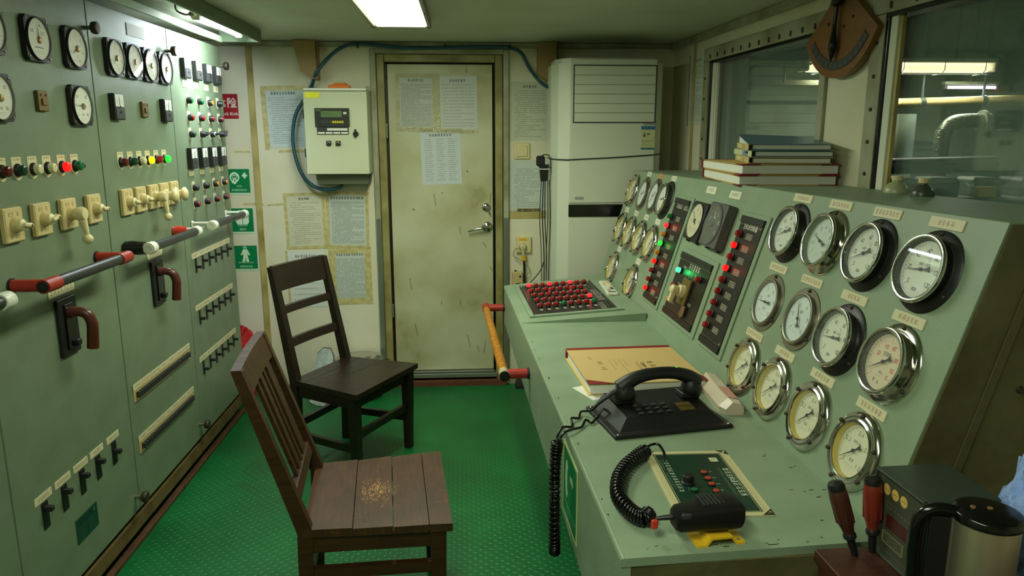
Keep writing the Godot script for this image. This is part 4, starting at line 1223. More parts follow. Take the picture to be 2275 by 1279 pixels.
func switchboard() -> void:
	# A: the cabinet that runs out of the picture
	var a := cabinet(2.592, 3.50, "light green switchboard cabinet nearest the photographer, mostly cut off by the picture edge")
	rail(a, 3.046, 3.2, 2.66, [[2.66, "white", -1], [3.2, "white", 1]], 0.10)
	# B
	var b := cabinet(1.838, 2.592, "light green switchboard cabinet with red-posted handrail and five round meters")
	var zb := (1.838 + 2.592) / 2
	for g in [[2.187, 1.882, "synchro", 95.0], [1.962, 1.880, "ampere", 215.0], [1.967, 1.694, "kilowatt", 180.0], [2.418, 1.882, "ampere", 200.0], [2.420, 1.700, "kilowatt", 160.0]]:
		board_meter(b, at(zb - g[0], g[1], 0), g[2], g[3])
	obj("nameplate", bar(Vector3(zb - 2.30, 2.030, 0.001), Vector3(0.13, 0.045, 0.002)), M.plate_grey, b)
	rocker_plate(b, at(zb - 2.19, 1.70, 0))
	var lb := ["lamp_dark_red", "lamp_dark_green", "lamp_ivory", "lamp_ivory", "glow_red", "lamp_green"]
	var zl := [2.431, 2.356, 2.276, 2.198, 2.113, 2.031]
	for k in 6:
		indicator(b, at(zb - zl[k], 1.497, 0), M[lb[k]], k % 3, Color(1, 0.08, 0.08) if k == 4 else Color.BLACK)
	obj("key_hole", made("hole", func(g: Geo) -> void: g.lathe([Vector2(0, 0), Vector2(0.006, 0), Vector2(0.006, 0.002), Vector2(0, 0.002)], 12)), M.black, b, at(zb - 1.965, 1.494, 0))
	for g in [[2.43, "knob", -8.0], [2.28, "knob", 14.0], [2.125, "lever", 0.0], [1.956, "knob", -6.0]]:
		rotary(b, at(zb - g[0], 1.346, 0), g[1], g[2])
	rail(b, zb, 2.475, 1.94, [[2.459, "red", 1], [1.957, "red", -1]], 0.10)
	label(b, at(zb - 2.208, 1.112, 0.0), 0.155, 0.032, 2, 0.003)
	big_switch(b, zb - 2.203)
	for k in 5:
		var z: float = [2.449, 2.337, 2.224, 2.114, 1.993][k]
		label(b, at(zb - z, 0.514, 0), 0.092, 0.024, k, 0.002)
		breaker(b, at(zb - z, 0.455, 0), 0.032, 0.085, 0.25 if k < 4 else 0.05)
	if not M.has("nameplate_print"):
		var p := Pic.new(192, 120, Color8(14, 52, 40), 31)
		p.frame(4, 4, 184, 112, 2, Color8(60, 100, 86))
		p.write(STROKES, "?", 154, 12, 22, 2, Color8(120, 160, 140))
		for col in [16, 104]:
			p.frame(col, 44, 70, 60, 1, Color8(70, 116, 98))
			for k in 6:
				p.small(col + 6, 50 + k * 9, 56, 5, Color8(90, 150, 120), 0.7)
		printed("nameplate_print", p, 0.35)
	obj("rating_plate", made("rating_plate", func(g: Geo) -> void: g.card(0.142, 0.086, 0.0016)), M.nameplate_print, b, at(zb - 2.226, 0.303, 0))
	latch(b, zb - 1.862, 1.958)
	latch(b, zb - 1.872, 0.214)
	# C
	var c := cabinet(1.130, 1.838, "light green switchboard cabinet with four round meters in one row")
	var zc := (1.130 + 1.838) / 2
	for k in 4:
		board_meter(c, at(zc - [1.676, 1.518, 1.362, 1.204][k], 1.878, 0), "ampere", [222.0, 232.0, 182.0, 240.0][k])
	obj("nameplate", bar(Vector3(zc - 1.445, 2.000, 0.001), Vector3(0.16, 0.046, 0.002)), M.plate_grey, c)
	slim_meter(c, at(zc - 1.70, 1.70, 0), 0.078, 0.096, 0.022, 100)
	slim_meter(c, at(zc - 1.236, 1.70, 0), 0.078, 0.096, 0.022, 84)
	rocker_plate(c, at(zc - 1.445, 1.698, 0))
	var lc := ["lamp_dark_red", "lamp_dark_green", "lamp_ivory", "glow_yellow", "lamp_red", "glow_green"]
	var zz := [1.694, 1.611, 1.529, 1.449, 1.363, 1.279]
	for k in 6:
		indicator(c, at(zc - zz[k], 1.496, 0), M[lc[k]], k % 3, [Color.BLACK, Color.BLACK, Color.BLACK, Color(1, 0.85, 0.1), Color.BLACK, Color(0.15, 1, 0.2)][k])
	for g in [[1.695, "knob", -10.0], [1.574, "knob", -6.0], [1.449, "lever", 0.0], [1.338, "bulb", 0.0], [1.229, "bulb", 0.0]]:
		rotary(c, at(zc - g[0], 1.346, 0), g[1], g[2])
	rail(c, zc, 1.741, 1.251, [[1.741, "black_wrap", 1], [1.251, "red_wrap", -1]], 0.10)
	label(c, at(zc - 1.475, 1.112, 0), 0.15, 0.032, 1, 0.003)
	big_switch(c, zc - 1.480)
	for r in [0.611, 0.398]:
		var o := part("breaker_strip", c, at(zc - 1.496, r, 0))
		obj("backing", bar(Vector3(0, -0.014, 0.0015), Vector3(0.60, 0.050, 0.003)), paint("strip_tan", Color8(186, 164, 110), 0.6), o)
		for k in 7:
			label(o, at(-0.26 + 0.0865 * k, 0.022, 0.002), 0.083, 0.023, k, 0.002)
		for k in 26:
			obj("toggle", made("strip_toggle", func(g: Geo) -> void: g.box(Vector3(0, 0, 0.008), Vector3(0.013, 0.024, 0.016), 0.002)), M.charcoal, o, at(-0.275 + 0.0215 * k, -0.012, 0.003))
	latch(c, zc - 1.153, 1.956)
	latch(c, zc - 1.154, 0.222)
	# D
	var d := cabinet(0.405, 1.130, "light green switchboard cabinet next to the wall signs, with push buttons and breakers")
	var zd := (0.405 + 1.130) / 2
	for k in 4:
		slim_meter(d, at(zd - [0.957, 0.806, 0.659, 0.512][k], 1.900, 0), 0.076, 0.090, 0.022, 90)
		label(d, at(zd - [0.957, 0.806, 0.659, 0.512][k], 1.830, 0), 0.062, 0.030, k, 0.002)
		slim_meter(d, at(zd - [0.970, 0.822, 0.677, 0.531][k], 1.488, 0), 0.076, 0.098, 0.022, 84)
		label(d, at(zd - [0.970, 0.822, 0.677, 0.531][k], 1.420, 0), 0.062, 0.028, k, 0.002)
	var caps := [["lamp_green", "lamp_green", "amber", "lamp_dark_green"], ["lamp_red", "lamp_red", "lamp_red", "lamp_red"], ["lamp_dark_green", "black", "white_plastic", "black"], ["charcoal", "black", "amber", "amber"], ["lamp_red", "lamp_dark_red", "lamp_red", "lamp_red"]]
	var ys := [1.756, 1.677, 1.600, 1.349, 1.271]
	for r in 5:
		for k in 4:
			var z: float = [0.945, 0.798, 0.650, 0.505][k] + (0.015 if r > 2 else 0.0)
			push_button(d, at(zd - z, ys[r], 0), M[caps[r][k]], [0.0, 20.0, 5.0, 60.0][k] if r == 2 else 0.0)
	rail(d, zd, 1.028, 0.521, [[1.028, "white", 1], [0.521, "white", -1]], 0.10)
	for r in 3:
		for k in 6:
			var z: float = 1.016 - 0.0965 * k + 0.008 * r
			label(d, at(zd - z, [1.030, 0.777, 0.522][r], 0), 0.094, 0.026, k + r, 0.002)
			breaker(d, at(zd - z, [0.980, 0.726, 0.472][r], 0), 0.020, 0.070, 0.12 if k != 0 else -0.1)
	obj("nameplate", bar(Vector3(zd - 0.76, 1.985, 0.001), Vector3(0.13, 0.030, 0.002)), M.plate_grey, d)
	latch(d, zd - 0.430, 1.955)

func rocker_plate(c: Node3D, xf: Transform3D) -> void:
	var o := part("brass_switch", c, xf)
	obj("plate", bar(Vector3(0, 0, 0.006), Vector3(0.056, 0.062, 0.012), 0.003), M.bronze_plate, o)
	obj("rocker", bar(Vector3(0, -0.003, 0.014), Vector3(0.026, 0.020, 0.006), 0.002), M.bronze_plate, o)
	for s in [-1, 1]:
		obj("stud", made("rocker_stud", func(g: Geo) -> void: g.lathe([Vector2(0, 0), Vector2(0.004, 0), Vector2(0.003, 0.002), Vector2(0, 0.002)], 8)), M.bolt_dark, o, at(s * 0.014, 0.018, 0.012))

# ---------------------------------------------------------------- the console
const FAR_U := -1.455
const NEAR_U := 1.283
const DESK_FRONT := -0.553

func top_v(u: float) -> float:
	return 0.648 + 0.0115 * u

func on_face(u: float, v: float) -> Vector3:
	return face(u, v).origin

# an upright spot on the desk's front board: x along the console, y up, z towards the operator
func front(u: float, h: float, d: float) -> Transform3D:
	return Transform3D(Basis(Vector3(0, 0, 1), Vector3(0, 1, 0), Vector3(-1, 0, 0)), Vector3(d, h, u))

# a flat spot; turn 0: x away from the operator's seat, y to the door; turn -90: x to the near end, y away from the seat; z up
func flat(u: float, d: float, h: float, turn: float) -> Transform3D:
	var a := deg_to_rad(turn)
	return Transform3D(Basis(Vector3(cos(a), 0, -sin(a)), Vector3(-sin(a), 0, -cos(a)), Vector3(0, 1, 0)), Vector3(d, h, u))

func console() -> void:
	var c := thing("control_console", "long green control console with sloping gauge face below the windows", "console", con(0, 0, 0))
	# gauge body behind the sloping face
	var g := Geo.new()
	var tf := on_face(FAR_U, top_v(FAR_U)); var tn := on_face(NEAR_U, top_v(NEAR_U))
	var back := WD - 0.004
	g.hexa([Vector3(0, 0.8, FAR_U), Vector3(back, 0.8, FAR_U), Vector3(back, 0.8, NEAR_U), Vector3(0, 0.8, NEAR_U), tf, Vector3(back, tf.y, FAR_U), Vector3(back, tn.y, NEAR_U), tn])
	obj("gauge_body", g.mesh(), M.console_green, c)
	# folded nosing along the top edge
	obj("nosing", tubed([tf + Vector3(0.006, -0.005, 0), tn + Vector3(0.006, -0.005, 0)], 0.0075, 8), M.console_green, c)
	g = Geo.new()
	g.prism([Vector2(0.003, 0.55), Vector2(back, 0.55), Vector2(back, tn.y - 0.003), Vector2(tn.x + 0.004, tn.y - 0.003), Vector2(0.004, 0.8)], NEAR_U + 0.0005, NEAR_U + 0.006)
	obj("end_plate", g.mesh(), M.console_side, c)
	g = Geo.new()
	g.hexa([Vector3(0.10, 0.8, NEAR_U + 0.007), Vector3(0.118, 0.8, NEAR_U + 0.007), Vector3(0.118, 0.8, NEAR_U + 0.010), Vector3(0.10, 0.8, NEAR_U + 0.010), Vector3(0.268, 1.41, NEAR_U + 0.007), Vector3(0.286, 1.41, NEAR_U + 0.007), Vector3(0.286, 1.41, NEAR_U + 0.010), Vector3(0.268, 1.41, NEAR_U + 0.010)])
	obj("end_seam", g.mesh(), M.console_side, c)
	obj("end_bolt", lathed([Vector2(0, 0), Vector2(0.008, 0), Vector2(0.007, 0.004), Vector2(0, 0.005)], 12), M.bolt_dark, c, at(0.26, 1.10, NEAR_U + 0.007))
	# pedestal, desk slab, front board, near end
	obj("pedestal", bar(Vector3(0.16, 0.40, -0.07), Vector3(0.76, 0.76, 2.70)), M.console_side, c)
	g = Geo.new()
	g.hexa([Vector3(DESK_FRONT, 0.782, -1.30), Vector3(0.0, 0.782, -1.40), Vector3(0.0, 0.782, 1.315), Vector3(DESK_FRONT, 0.782, 1.330), Vector3(DESK_FRONT, 0.8, -1.30), Vector3(0.0, 0.8, -1.40), Vector3(0.0, 0.8, 1.315), Vector3(DESK_FRONT, 0.8, 1.330)])
	obj("desk_top", g.mesh(), M.console_green, c)
	obj("desk_nosing", tubed([Vector3(DESK_FRONT + 0.006, 0.7935, -1.30), Vector3(DESK_FRONT + 0.006, 0.7935, 1.33)], 0.0075, 8), M.console_green, c)
	g = Geo.new()
	g.hexa([Vector3(DESK_FRONT + 0.002, 0.594, -1.298), Vector3(DESK_FRONT + 0.02, 0.594, -1.298), Vector3(DESK_FRONT + 0.02, 0.500, 1.328), Vector3(DESK_FRONT + 0.002, 0.500, 1.328), Vector3(DESK_FRONT + 0.002, 0.792, -1.298), Vector3(DESK_FRONT + 0.02, 0.792, -1.298), Vector3(DESK_FRONT + 0.02, 0.792, 1.328), Vector3(DESK_FRONT + 0.002, 0.792, 1.328)])
	obj("front_board", g.mesh(), M.console_green, c)
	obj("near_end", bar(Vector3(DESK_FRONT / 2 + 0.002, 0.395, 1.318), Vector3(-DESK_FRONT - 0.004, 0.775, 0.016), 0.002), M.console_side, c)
	obj("far_end", bar(Vector3(DESK_FRONT / 2 + 0.002, 0.69, -1.30), Vector3(-DESK_FRONT - 0.02, 0.19, 0.016), 0.002), M.console_green, c)
	obj("foot", bar(Vector3(-0.12, 0.05, -1.30), Vector3(0.05, 0.10, 0.06), 0.006), M.black, c)
	# scuffs where the paint has chipped along the desk edge
	var rng := RandomNumberGenerator.new()
	rng.seed = 8
	for k in 16:
		var u := rng.randf_range(-1.1, 1.3)
		var w := rng.randf_range(0.003, 0.014)
		obj("paint_chip", bar(Vector3.ZERO, Vector3(rng.randf_range(0.002, 0.004), 0.0008, w)), M.bolt_dark, c, at(DESK_FRONT + rng.randf_range(0.012, 0.02), 0.8004, u))
	for k in 22:
		var near := k < 12
		obj("paint_chip", bar(Vector3.ZERO, Vector3(rng.randf_range(0.003, 0.012), 0.0006, rng.randf_range(0.001, 0.003))), M.bolt_dark, c, at(rng.randf_range(-0.5, -0.05), 0.8003, 1.30 + rng.randf_range(-0.012, 0.01)) if near else at(rng.randf_range(-0.1, -0.02), 0.8003, rng.randf_range(0.9, 1.25)))

	# gauges
	for q in [[0.490, "temperature", -158.0, M.black, M.chrome, 0.0], [0.905, "temperature", -155.0, M.black, M.black, 0.0], [1.127, "temperature", -172.0, M.black, M.black, 2.5]]:
		gauge(c, face(q[0], 0.534, 0.001 * q[5]) * at(0, 0, 0, q[5]), "drum", q[1], q[2], q[3], q[4])
	gauge(c, face(0.695, 0.534), "drum", "compound", 160.0, M.chrome, M.chrome)
	gauge(c, face(0.499, 0.316), "low", "vacuum", -178.0, M.worn_steel, M.worn_steel)
	gauge(c, face(0.706, 0.316), "low", "vacuum", 118.0, M.worn_steel, M.worn_steel)
	gauge(c, face(0.917, 0.317), "drum", "hundred", -172.0, M.black, M.chrome)
	gauge(c, face(1.124, 0.320), "drum", "red", -148.0, M.chrome, M.chrome)
	for k in 4:
		gauge(c, face([0.502, 0.700, 0.908, 1.121][k], 0.108), "ring", "pressure", [-140.0, -141.0, -138.0, -142.0][k], M.chrome, M.chrome)
	gauge(c, face(-1.340, 0.524), "ring", "pressure", -120.0, M.chrome, M.chrome)
	gauge(c, face(-1.140, 0.522), "low", "vacuum", -150.0, M.worn_steel, M.worn_steel)
	gauge(c, face(-0.945, 0.526), "low", "vacuum", -130.0, M.worn_steel, M.worn_steel)
	gauge(c, face(-0.747, 0.524), "drum", "temperature", -170.0, M.black, M.chrome)
	for k in 4:
		gauge(c, face([-1.335, -1.145, -0.955, -0.760][k], 0.311), "ring", "pressure", [-120.0, -132.0, -140.0, -118.0][k], M.chrome, M.chrome)
	gauge(c, face(-1.246, 0.103), "ring", "pressure", -135.0, M.chrome, M.chrome)
	gauge(c, face(-0.856, 0.101), "ring", "pressure", -130.0, M.chrome, M.chrome)
	for k in 4:
		label(c, face([0.484, 0.695, 0.906, 1.119][k], 0.641), 0.108, 0.024, k, 0.003)
		label(c, face([0.490, 0.694, 0.905, 1.121][k], 0.424), 0.108, 0.024, k + 1, 0.003)
		label(c, face([0.494, 0.696, 0.903, 1.118][k], 0.211), 0.108, 0.024, k + 2, 0.003)
		label(c, face([-1.335, -1.145, -0.955, -0.760][k], 0.418), 0.070, 0.026, k, 0.002, Color8(222, 224, 200))
	for k in 3:
		label(c, face([-1.140, -0.940, -0.737][k], 0.627), 0.070, 0.024, k, 0.002, Color8(222, 224, 200) if k != 1 else Color8(196, 150, 80))
	label(c, face(-1.235, 0.209), 0.070, 0.026, 2, 0.002, Color8(222, 224, 200))
	label(c, face(-0.85, 0.207), 0.070, 0.026, 1, 0.002, Color8(222, 224, 200))
	label(c, face(-0.245, 0.611), 0.10, 0.028, 3, 0.002, Color8(222, 224, 200))
	label(c, face(-0.005, 0.611), 0.10, 0.028, 0, 0.002, Color8(222, 224, 200))

	alarm_column(c, -0.4985, 0.183, ["lamp_green", "glow_pink", "amber", "glow_green", "amber", "glow_red", "lamp_red", "lamp_red", "glow_red"], "???? ??报警", -0.0695, 0.462)
	alarm_column(c, 0.227, 0.178, ["lamp_red", "glow_red", "lamp_red", "glow_red", "lamp_red", "lamp_red", "lamp_red", "lamp_red", "lamp_red"], "主机系统报警", -0.052, 0.485)
	middle_panel(c)
	square_meter(c, face(-0.242, 0.478), 0.156, 0.026, M.black, "tach", 140.0)
	square_meter(c, face(-0.020, 0.486), 0.166, 0.040, M.meter_grey, "dark", 200.0)
	keyboard(c)
	paging_panel(c)

	# handrail with yellow wrapping
	var r := part("handrail", c)
	var y := 0.682
	var d0 := DESK_FRONT
	obj("bar", tubed([Vector3(d0 - 0.098, y, -1.32), Vector3(d0 - 0.098, y, -0.14)], 0.0185, 16), M.yellow_tape, r)
	for k in 14:
		obj("wrap_turn", tubed([Vector3(d0 - 0.098, y, -0.235 - k * 0.034), Vector3(d0 - 0.098, y, -0.265 - k * 0.034)], [0.0197, 0.0187], 14), M.yellow_tape, r)
	for u in [-1.29, -0.16]:
		obj("post", tubed([Vector3(d0 + 0.002, y, u), Vector3(d0 - 0.098, y, u)], 0.0195, 16), M.red_paint, r)
		obj("foot_ring", tubed([Vector3(d0 + 0.002, y, u), Vector3(d0 - 0.008, y, u)], 0.022, 16), M.black, r)
	obj("elbow", made("rail_end", func(q: Geo) -> void: q.tube([Vector3(d0 - 0.098, y, -1.325), Vector3(d0 - 0.098, y, -1.25)], 0.0215, 16)), M.red_paint, r)
	obj("pale_wrap", tubed([Vector3(d0 - 0.098, y, -0.185), Vector3(d0 - 0.098, y, -0.135)], [0.0205, 0.0215], 14), M.clear_tape, r)
	obj("end_plug", tubed([Vector3(d0 - 0.098, y, -0.138), Vector3(d0 - 0.098, y, -0.128)], 0.0205, 16), M.black, r)

func alarm_column(c: Node3D, u: float, w: float, lamps_: Array, title: String, lx: float, v0: float) -> void:
	var o := part("alarm_panel", c, face(u, 0.318))
	var h := 0.462
	obj("flange", bar(Vector3(0.008, 0, 0.003), Vector3(w + 0.03, h + 0.03, 0.006), 0.002), M.console_green, o)
	var key := "alarm_print_%d" % int(w * 1000)
	if not M.has(key):
		var p := Pic.new(190, 460, Color8(23, 22, 20), 91 + int(w * 1000))
		p.write(STROKES, title, 34, 24, 20, 2.4, Color8(214, 210, 190), 1.0)
		for k in 9:
			var yy := int((0.318 + h / 2 - (v0 - k * 0.0415)) / h * 460)
			p.frame(80, yy - 7, 52, 19, 2, Color8(190, 186, 160))
			p.write(STROKES, "????", 84, yy - 3, 11, 1.4, Color8(214, 210, 190), 1.0)
		printed(key, p, 0.4)
	obj("face_plate", made("alarm_%.3f" % w, func(g: Geo) -> void: g.card(w, h, 0.003)), M[key], o, at(0, 0, 0.006))
	for s in [1, -1]:
		obj("end_bar", bar(Vector3(0, s * (h / 2 - 0.012), 0.011), Vector3(w, 0.024, 0.006), 0.001), M.alarm_black, o)
		obj("end_line", bar(Vector3(0, s * (h / 2 - 0.027), 0.0095), Vector3(w, 0.002, 0.001)), M.worn_steel, o)
		obj("screw", made("gauge_screw", func(g: Geo) -> void: g.lathe([Vector2(0, 0), Vector2(0.005, 0), Vector2(0, 0.003)], 8)), M.worn_steel, o, at(w * 0.46, s * h * 0.43, 0.009))
	for k in 9:
		var m: Material = M[lamps_[k]]
		var l := part("alarm_lamp", o, at(lx, v0 - k * 0.0415 - 0.318, 0.009))
		obj("socket", made("alarm_socket", func(g: Geo) -> void: g.lathe([Vector2(0.0125, 0), Vector2(0.0125, 0.006), Vector2(0.0105, 0.007)], 16)), M.black, l)
		obj("lens", made("alarm_lens", func(g: Geo) -> void: g.lathe([Vector2(0.0105, 0.002), Vector2(0.0105, 0.018), Vector2(0.0085, 0.0215), Vector2(0, 0.0225)], 16)), m, l)
		if lamps_[k].begins_with("glow"):
			small_light(l, Vector3(0.0, 0, 0.030), Color(0.2, 1, 0.25) if lamps_[k] == "glow_green" else Color(1, 0.1, 0.12), 0.0003)

func middle_panel(c: Node3D) -> void:
	var o := part("changeover_panel", c, face(-0.131, 0.2175))
	var w := 0.338; var h := 0.258
	obj("flange", bar(Vector3(0.010, 0, 0.003), Vector3(w + 0.05, h + 0.036, 0.006), 0.002), M.console_green, o)
	if not M.has("changeover_print"):
		var p := Pic.new(340, 260, Color8(23, 22, 20), 95)
		p.write(STROKES, "?????", 120, 30, 22, 2.6, Color8(214, 210, 190), 1.1)
		for q in [[64, 48], [250, 60], [60, 120], [56, 200], [230, 170]]:
			p.write(STROKES, "???", q[0], q[1], 11, 1.4, Color8(200, 196, 176), 1.1)
		for a in [60, 90, 120]:
			p.line(176 + cos(deg_to_rad(a)) * 44, 128 - sin(deg_to_rad(a)) * 44, 176 + cos(deg_to_rad(a)) * 60, 128 - sin(deg_to_rad(a)) * 60, 2, Color8(200, 196, 176))
			p.write(STROKES, "?", 170 + cos(deg_to_rad(a)) * 74, 122 - sin(deg_to_rad(a)) * 74, 12, 1.5, Color8(200, 196, 176))
		printed("changeover_print", p, 0.3)
	obj("face_plate", made("changeover_face", func(g: Geo) -> void: g.card(w, h, 0.003)), M.changeover_print, o, at(0, 0, 0.006))
	for s in [1, -1]:
		obj("end_bar", bar(Vector3(0, s * (h / 2 - 0.012), 0.011), Vector3(w, 0.024, 0.006), 0.001), M.alarm_black, o)
		obj("end_line", bar(Vector3(0, s * (h / 2 - 0.027), 0.0095), Vector3(w, 0.002, 0.001)), M.worn_steel, o)
	for q in [[-0.115, 0.056, "glow_white_green"], [0.106, 0.060, "lamp_red"], [-0.118, -0.008, "lamp_red"], [-0.112, -0.066, "amber"]]:
		var l := part("pilot_lamp", o, at(q[0], q[1], 0.009))
		obj("socket", made("alarm_socket", func(g: Geo) -> void: g.lathe([Vector2(0.0125, 0), Vector2(0.0125, 0.006), Vector2(0.0105, 0.007)], 16)), M.black, l)
		obj("lens", made("alarm_lens", func(g: Geo) -> void: g.lathe([Vector2(0.0105, 0.002), Vector2(0.0105, 0.018), Vector2(0.0085, 0.0215), Vector2(0, 0.0225)], 16)), M[q[2]], l)
		if q[2].begins_with("glow"):
			small_light(l, Vector3(0, 0, 0.032), Color(0.2, 1, 0.5), 0.0012)
	var s := part("changeover_switch", o, at(0.006, -0.010, 0.009))
	obj("plate", bar(Vector3(0, 0, 0.006), Vector3(0.088, 0.104, 0.012), 0.003), M.bronze_plate, s)
	obj("boss", made("changeover_boss", func(g: Geo) -> void: g.lathe([Vector2(0.026, 0.011), Vector2(0.024, 0.03), Vector2(0.012, 0.034), Vector2(0.012, 0.044)], 18)), M.ivory, s)
	obj("knob", made("changeover_knob", func(g: Geo) -> void:
		g.lathe([Vector2(0.0, 0.036), Vector2(0.017, 0.038), Vector2(0.018, 0.058), Vector2(0.012, 0.064), Vector2(0, 0.065)], 18)
		g.box(Vector3(0.002, -0.024, 0.050), Vector3(0.022, 0.062, 0.024), 0.008)), M.ivory, s)
	obj("hanging_tag", made("hang_tag", func(g: Geo) -> void: g.prism([Vector2(-0.02, 0), Vector2(0.018, 0.004), Vector2(0.024, -0.03), Vector2(0.002, -0.046), Vector2(-0.022, -0.032)], 0.0, 0.003)), paint("tag_brown", Color8(112, 84, 50), 0.8), o, at(0.052, -0.060, 0.016))

func square_meter(c: Node3D, xf: Transform3D, w: float, th: float, m: Material, kind: String, hand: float) -> void:
	var o := part("square_meter", c, xf)
	obj("case", bar(Vector3(0, 0, th / 2), Vector3(w, w, th), 0.006), m, o)
	var r := w * 0.44
	obj("bezel", made("sq_bezel_%.3f" % w, func(g: Geo) -> void: g.lathe([Vector2(r + 0.004, -0.001), Vector2(r + 0.003, 0.003), Vector2(r, 0.003), Vector2(r - 0.001, 0.0)], 40)), m, o, at(0, 0, th))
	obj("dial_face", made("sq_dial_%.3f" % w, func(g: Geo) -> void: g.disc(r, 0.0006, 40)), dial(kind), o, at(0, 0, th))
	obj("needle", needle_mesh("sq_needle", r * 0.8, 0.02, 0.0016, 0.003), M.black if kind == "tach" else M.charcoal, o, roll(at(0, 0, th + 0.0012), hand))
	obj("hub", made("sq_hub", func(g: Geo) -> void: g.lathe([Vector2(0, 0), Vector2(0.009, 0), Vector2(0.009, 0.004), Vector2(0, 0.005)], 16)), M.black, o, at(0, 0, th))
	obj("glass", made("sq_pane_%.3f" % w, func(g: Geo) -> void: g.disc(r, 0.0, 40)), M.gauge_glass, o, at(0, 0, th + 0.006))
	for s in [Vector2(-1, -1), Vector2(1, -1)]:
		obj("foot", bar(Vector3(s.x * w * 0.34, s.y * (w * 0.5 + 0.004), 0.008), Vector3(0.012, 0.008, 0.014), 0.002), M.black, o)

func keyboard(c: Node3D) -> void:
	# wedge under the alarm push-button panel
	var w := part("alarm_keyboard", c)
	var g := Geo.new()
	var e := 0.036
	g.hexa([Vector3(-0.545, 0.8, -1.298), Vector3(0.0, 0.8, -1.39), Vector3(0.0, 0.8, -0.474), Vector3(-0.545, 0.8, -0.485), Vector3(-0.545, 0.8015, -1.298), Vector3(0.0, 0.8 + e, -1.39), Vector3(0.0, 0.8 + e, -0.474), Vector3(-0.545, 0.8015, -0.485)])
	obj("wedge", g.mesh(), M.console_green, w)
	var tilt := rad_to_deg(atan2(e - 0.0015, 0.545))
	var base := desk(-0.901, -0.290, 0.8015 + 0.255 * (e - 0.0015) / 0.545)
	base = base * Transform3D(Basis(Vector3(1, 0, 0), deg_to_rad(tilt)), Vector3.ZERO)
	var pw := 0.642; var ph := 0.380
	var fr := part("frame", w, base)
	for s in [1, -1]:
		obj("lip", bar(Vector3(0, s * (ph / 2 + 0.012), 0.004), Vector3(pw + 0.05, 0.022, 0.010), 0.002), M.console_green, fr)
		obj("lip", bar(Vector3(s * (pw / 2 + 0.013), 0, 0.004), Vector3(0.024, ph, 0.010), 0.002), M.console_green, fr)
	if not M.has("keyboard_print"):
		var p := Pic.new(640, 380, Color8(31, 30, 27), 97)
		p.write(STROKES, "???????", 210, 16, 30, 3, Color8(196, 192, 176), 1.15)
		p.write(STROKES, "?????", 500, 40, 26, 2.6, Color8(190, 186, 170), 1.1)
		p.line(30, 12, 470, 12, 1.5, Color8(150, 146, 132)); p.line(30, 56, 470, 56, 1.5, Color8(150, 146, 132))
		p.line(40, 366, 300, 366, 1.5, Color8(150, 146, 132))
		printed("keyboard_print", p, 0.42)
	obj("face_plate", made("keyboard_face", func(q: Geo) -> void: q.card(pw, ph, 0.004)), M.keyboard_print, w, base)
	for q in [[-0.308, 0.178], [0.308, 0.178], [-0.308, -0.178], [0.308, -0.178], [0, -0.18], [0, 0.18]]:
		obj("screw", made("key_screw", func(r: Geo) -> void: r.lathe([Vector2(0, 0), Vector2(0.005, 0), Vector2(0.004, 0.002), Vector2(0, 0.0025)], 8)), M.chrome, w, base * at(q[0], q[1], 0.004))
	var rows := [-1.158, -1.041, -0.930, -0.820, -0.710]
	for r in 5:
		for k in (9 if r == 0 else 8):
			var x: float = rows[r] + 0.901
			var y: float = -0.434 + k * 0.0362 + 0.290
			var m := "lamp_red"
			if (r == 0 and k in [0, 3, 6]) or (r == 3 and k == 7):
				m = "glow_pink"
			if r == 4 and k in [3, 7]:
				m = "lamp_green"
			var b := part("alarm_button", w, base * at(x, y, 0.004))
			obj("stem", made("key_stem", func(q: Geo) -> void: q.lathe([Vector2(0.0115, 0), Vector2(0.0115, 0.008), Vector2(0.0095, 0.010)], 14)), M.black, b)
			obj("cap", made("key_cap", func(q: Geo) -> void: q.lathe([Vector2(0.0100, 0.006), Vector2(0.0118, 0.011), Vector2(0.0118, 0.020), Vector2(0.0095, 0.0235), Vector2(0, 0.0245)], 14)), M[m], b)
			label(b, at(0.034, 0, 0.0), 0.030, 0.014, k, 0.0008, Color8(150, 150, 136))
			if m == "glow_pink":
				small_light(b, Vector3(0, 0, 0.034), Color(1, 0.12, 0.16), 0.0005)

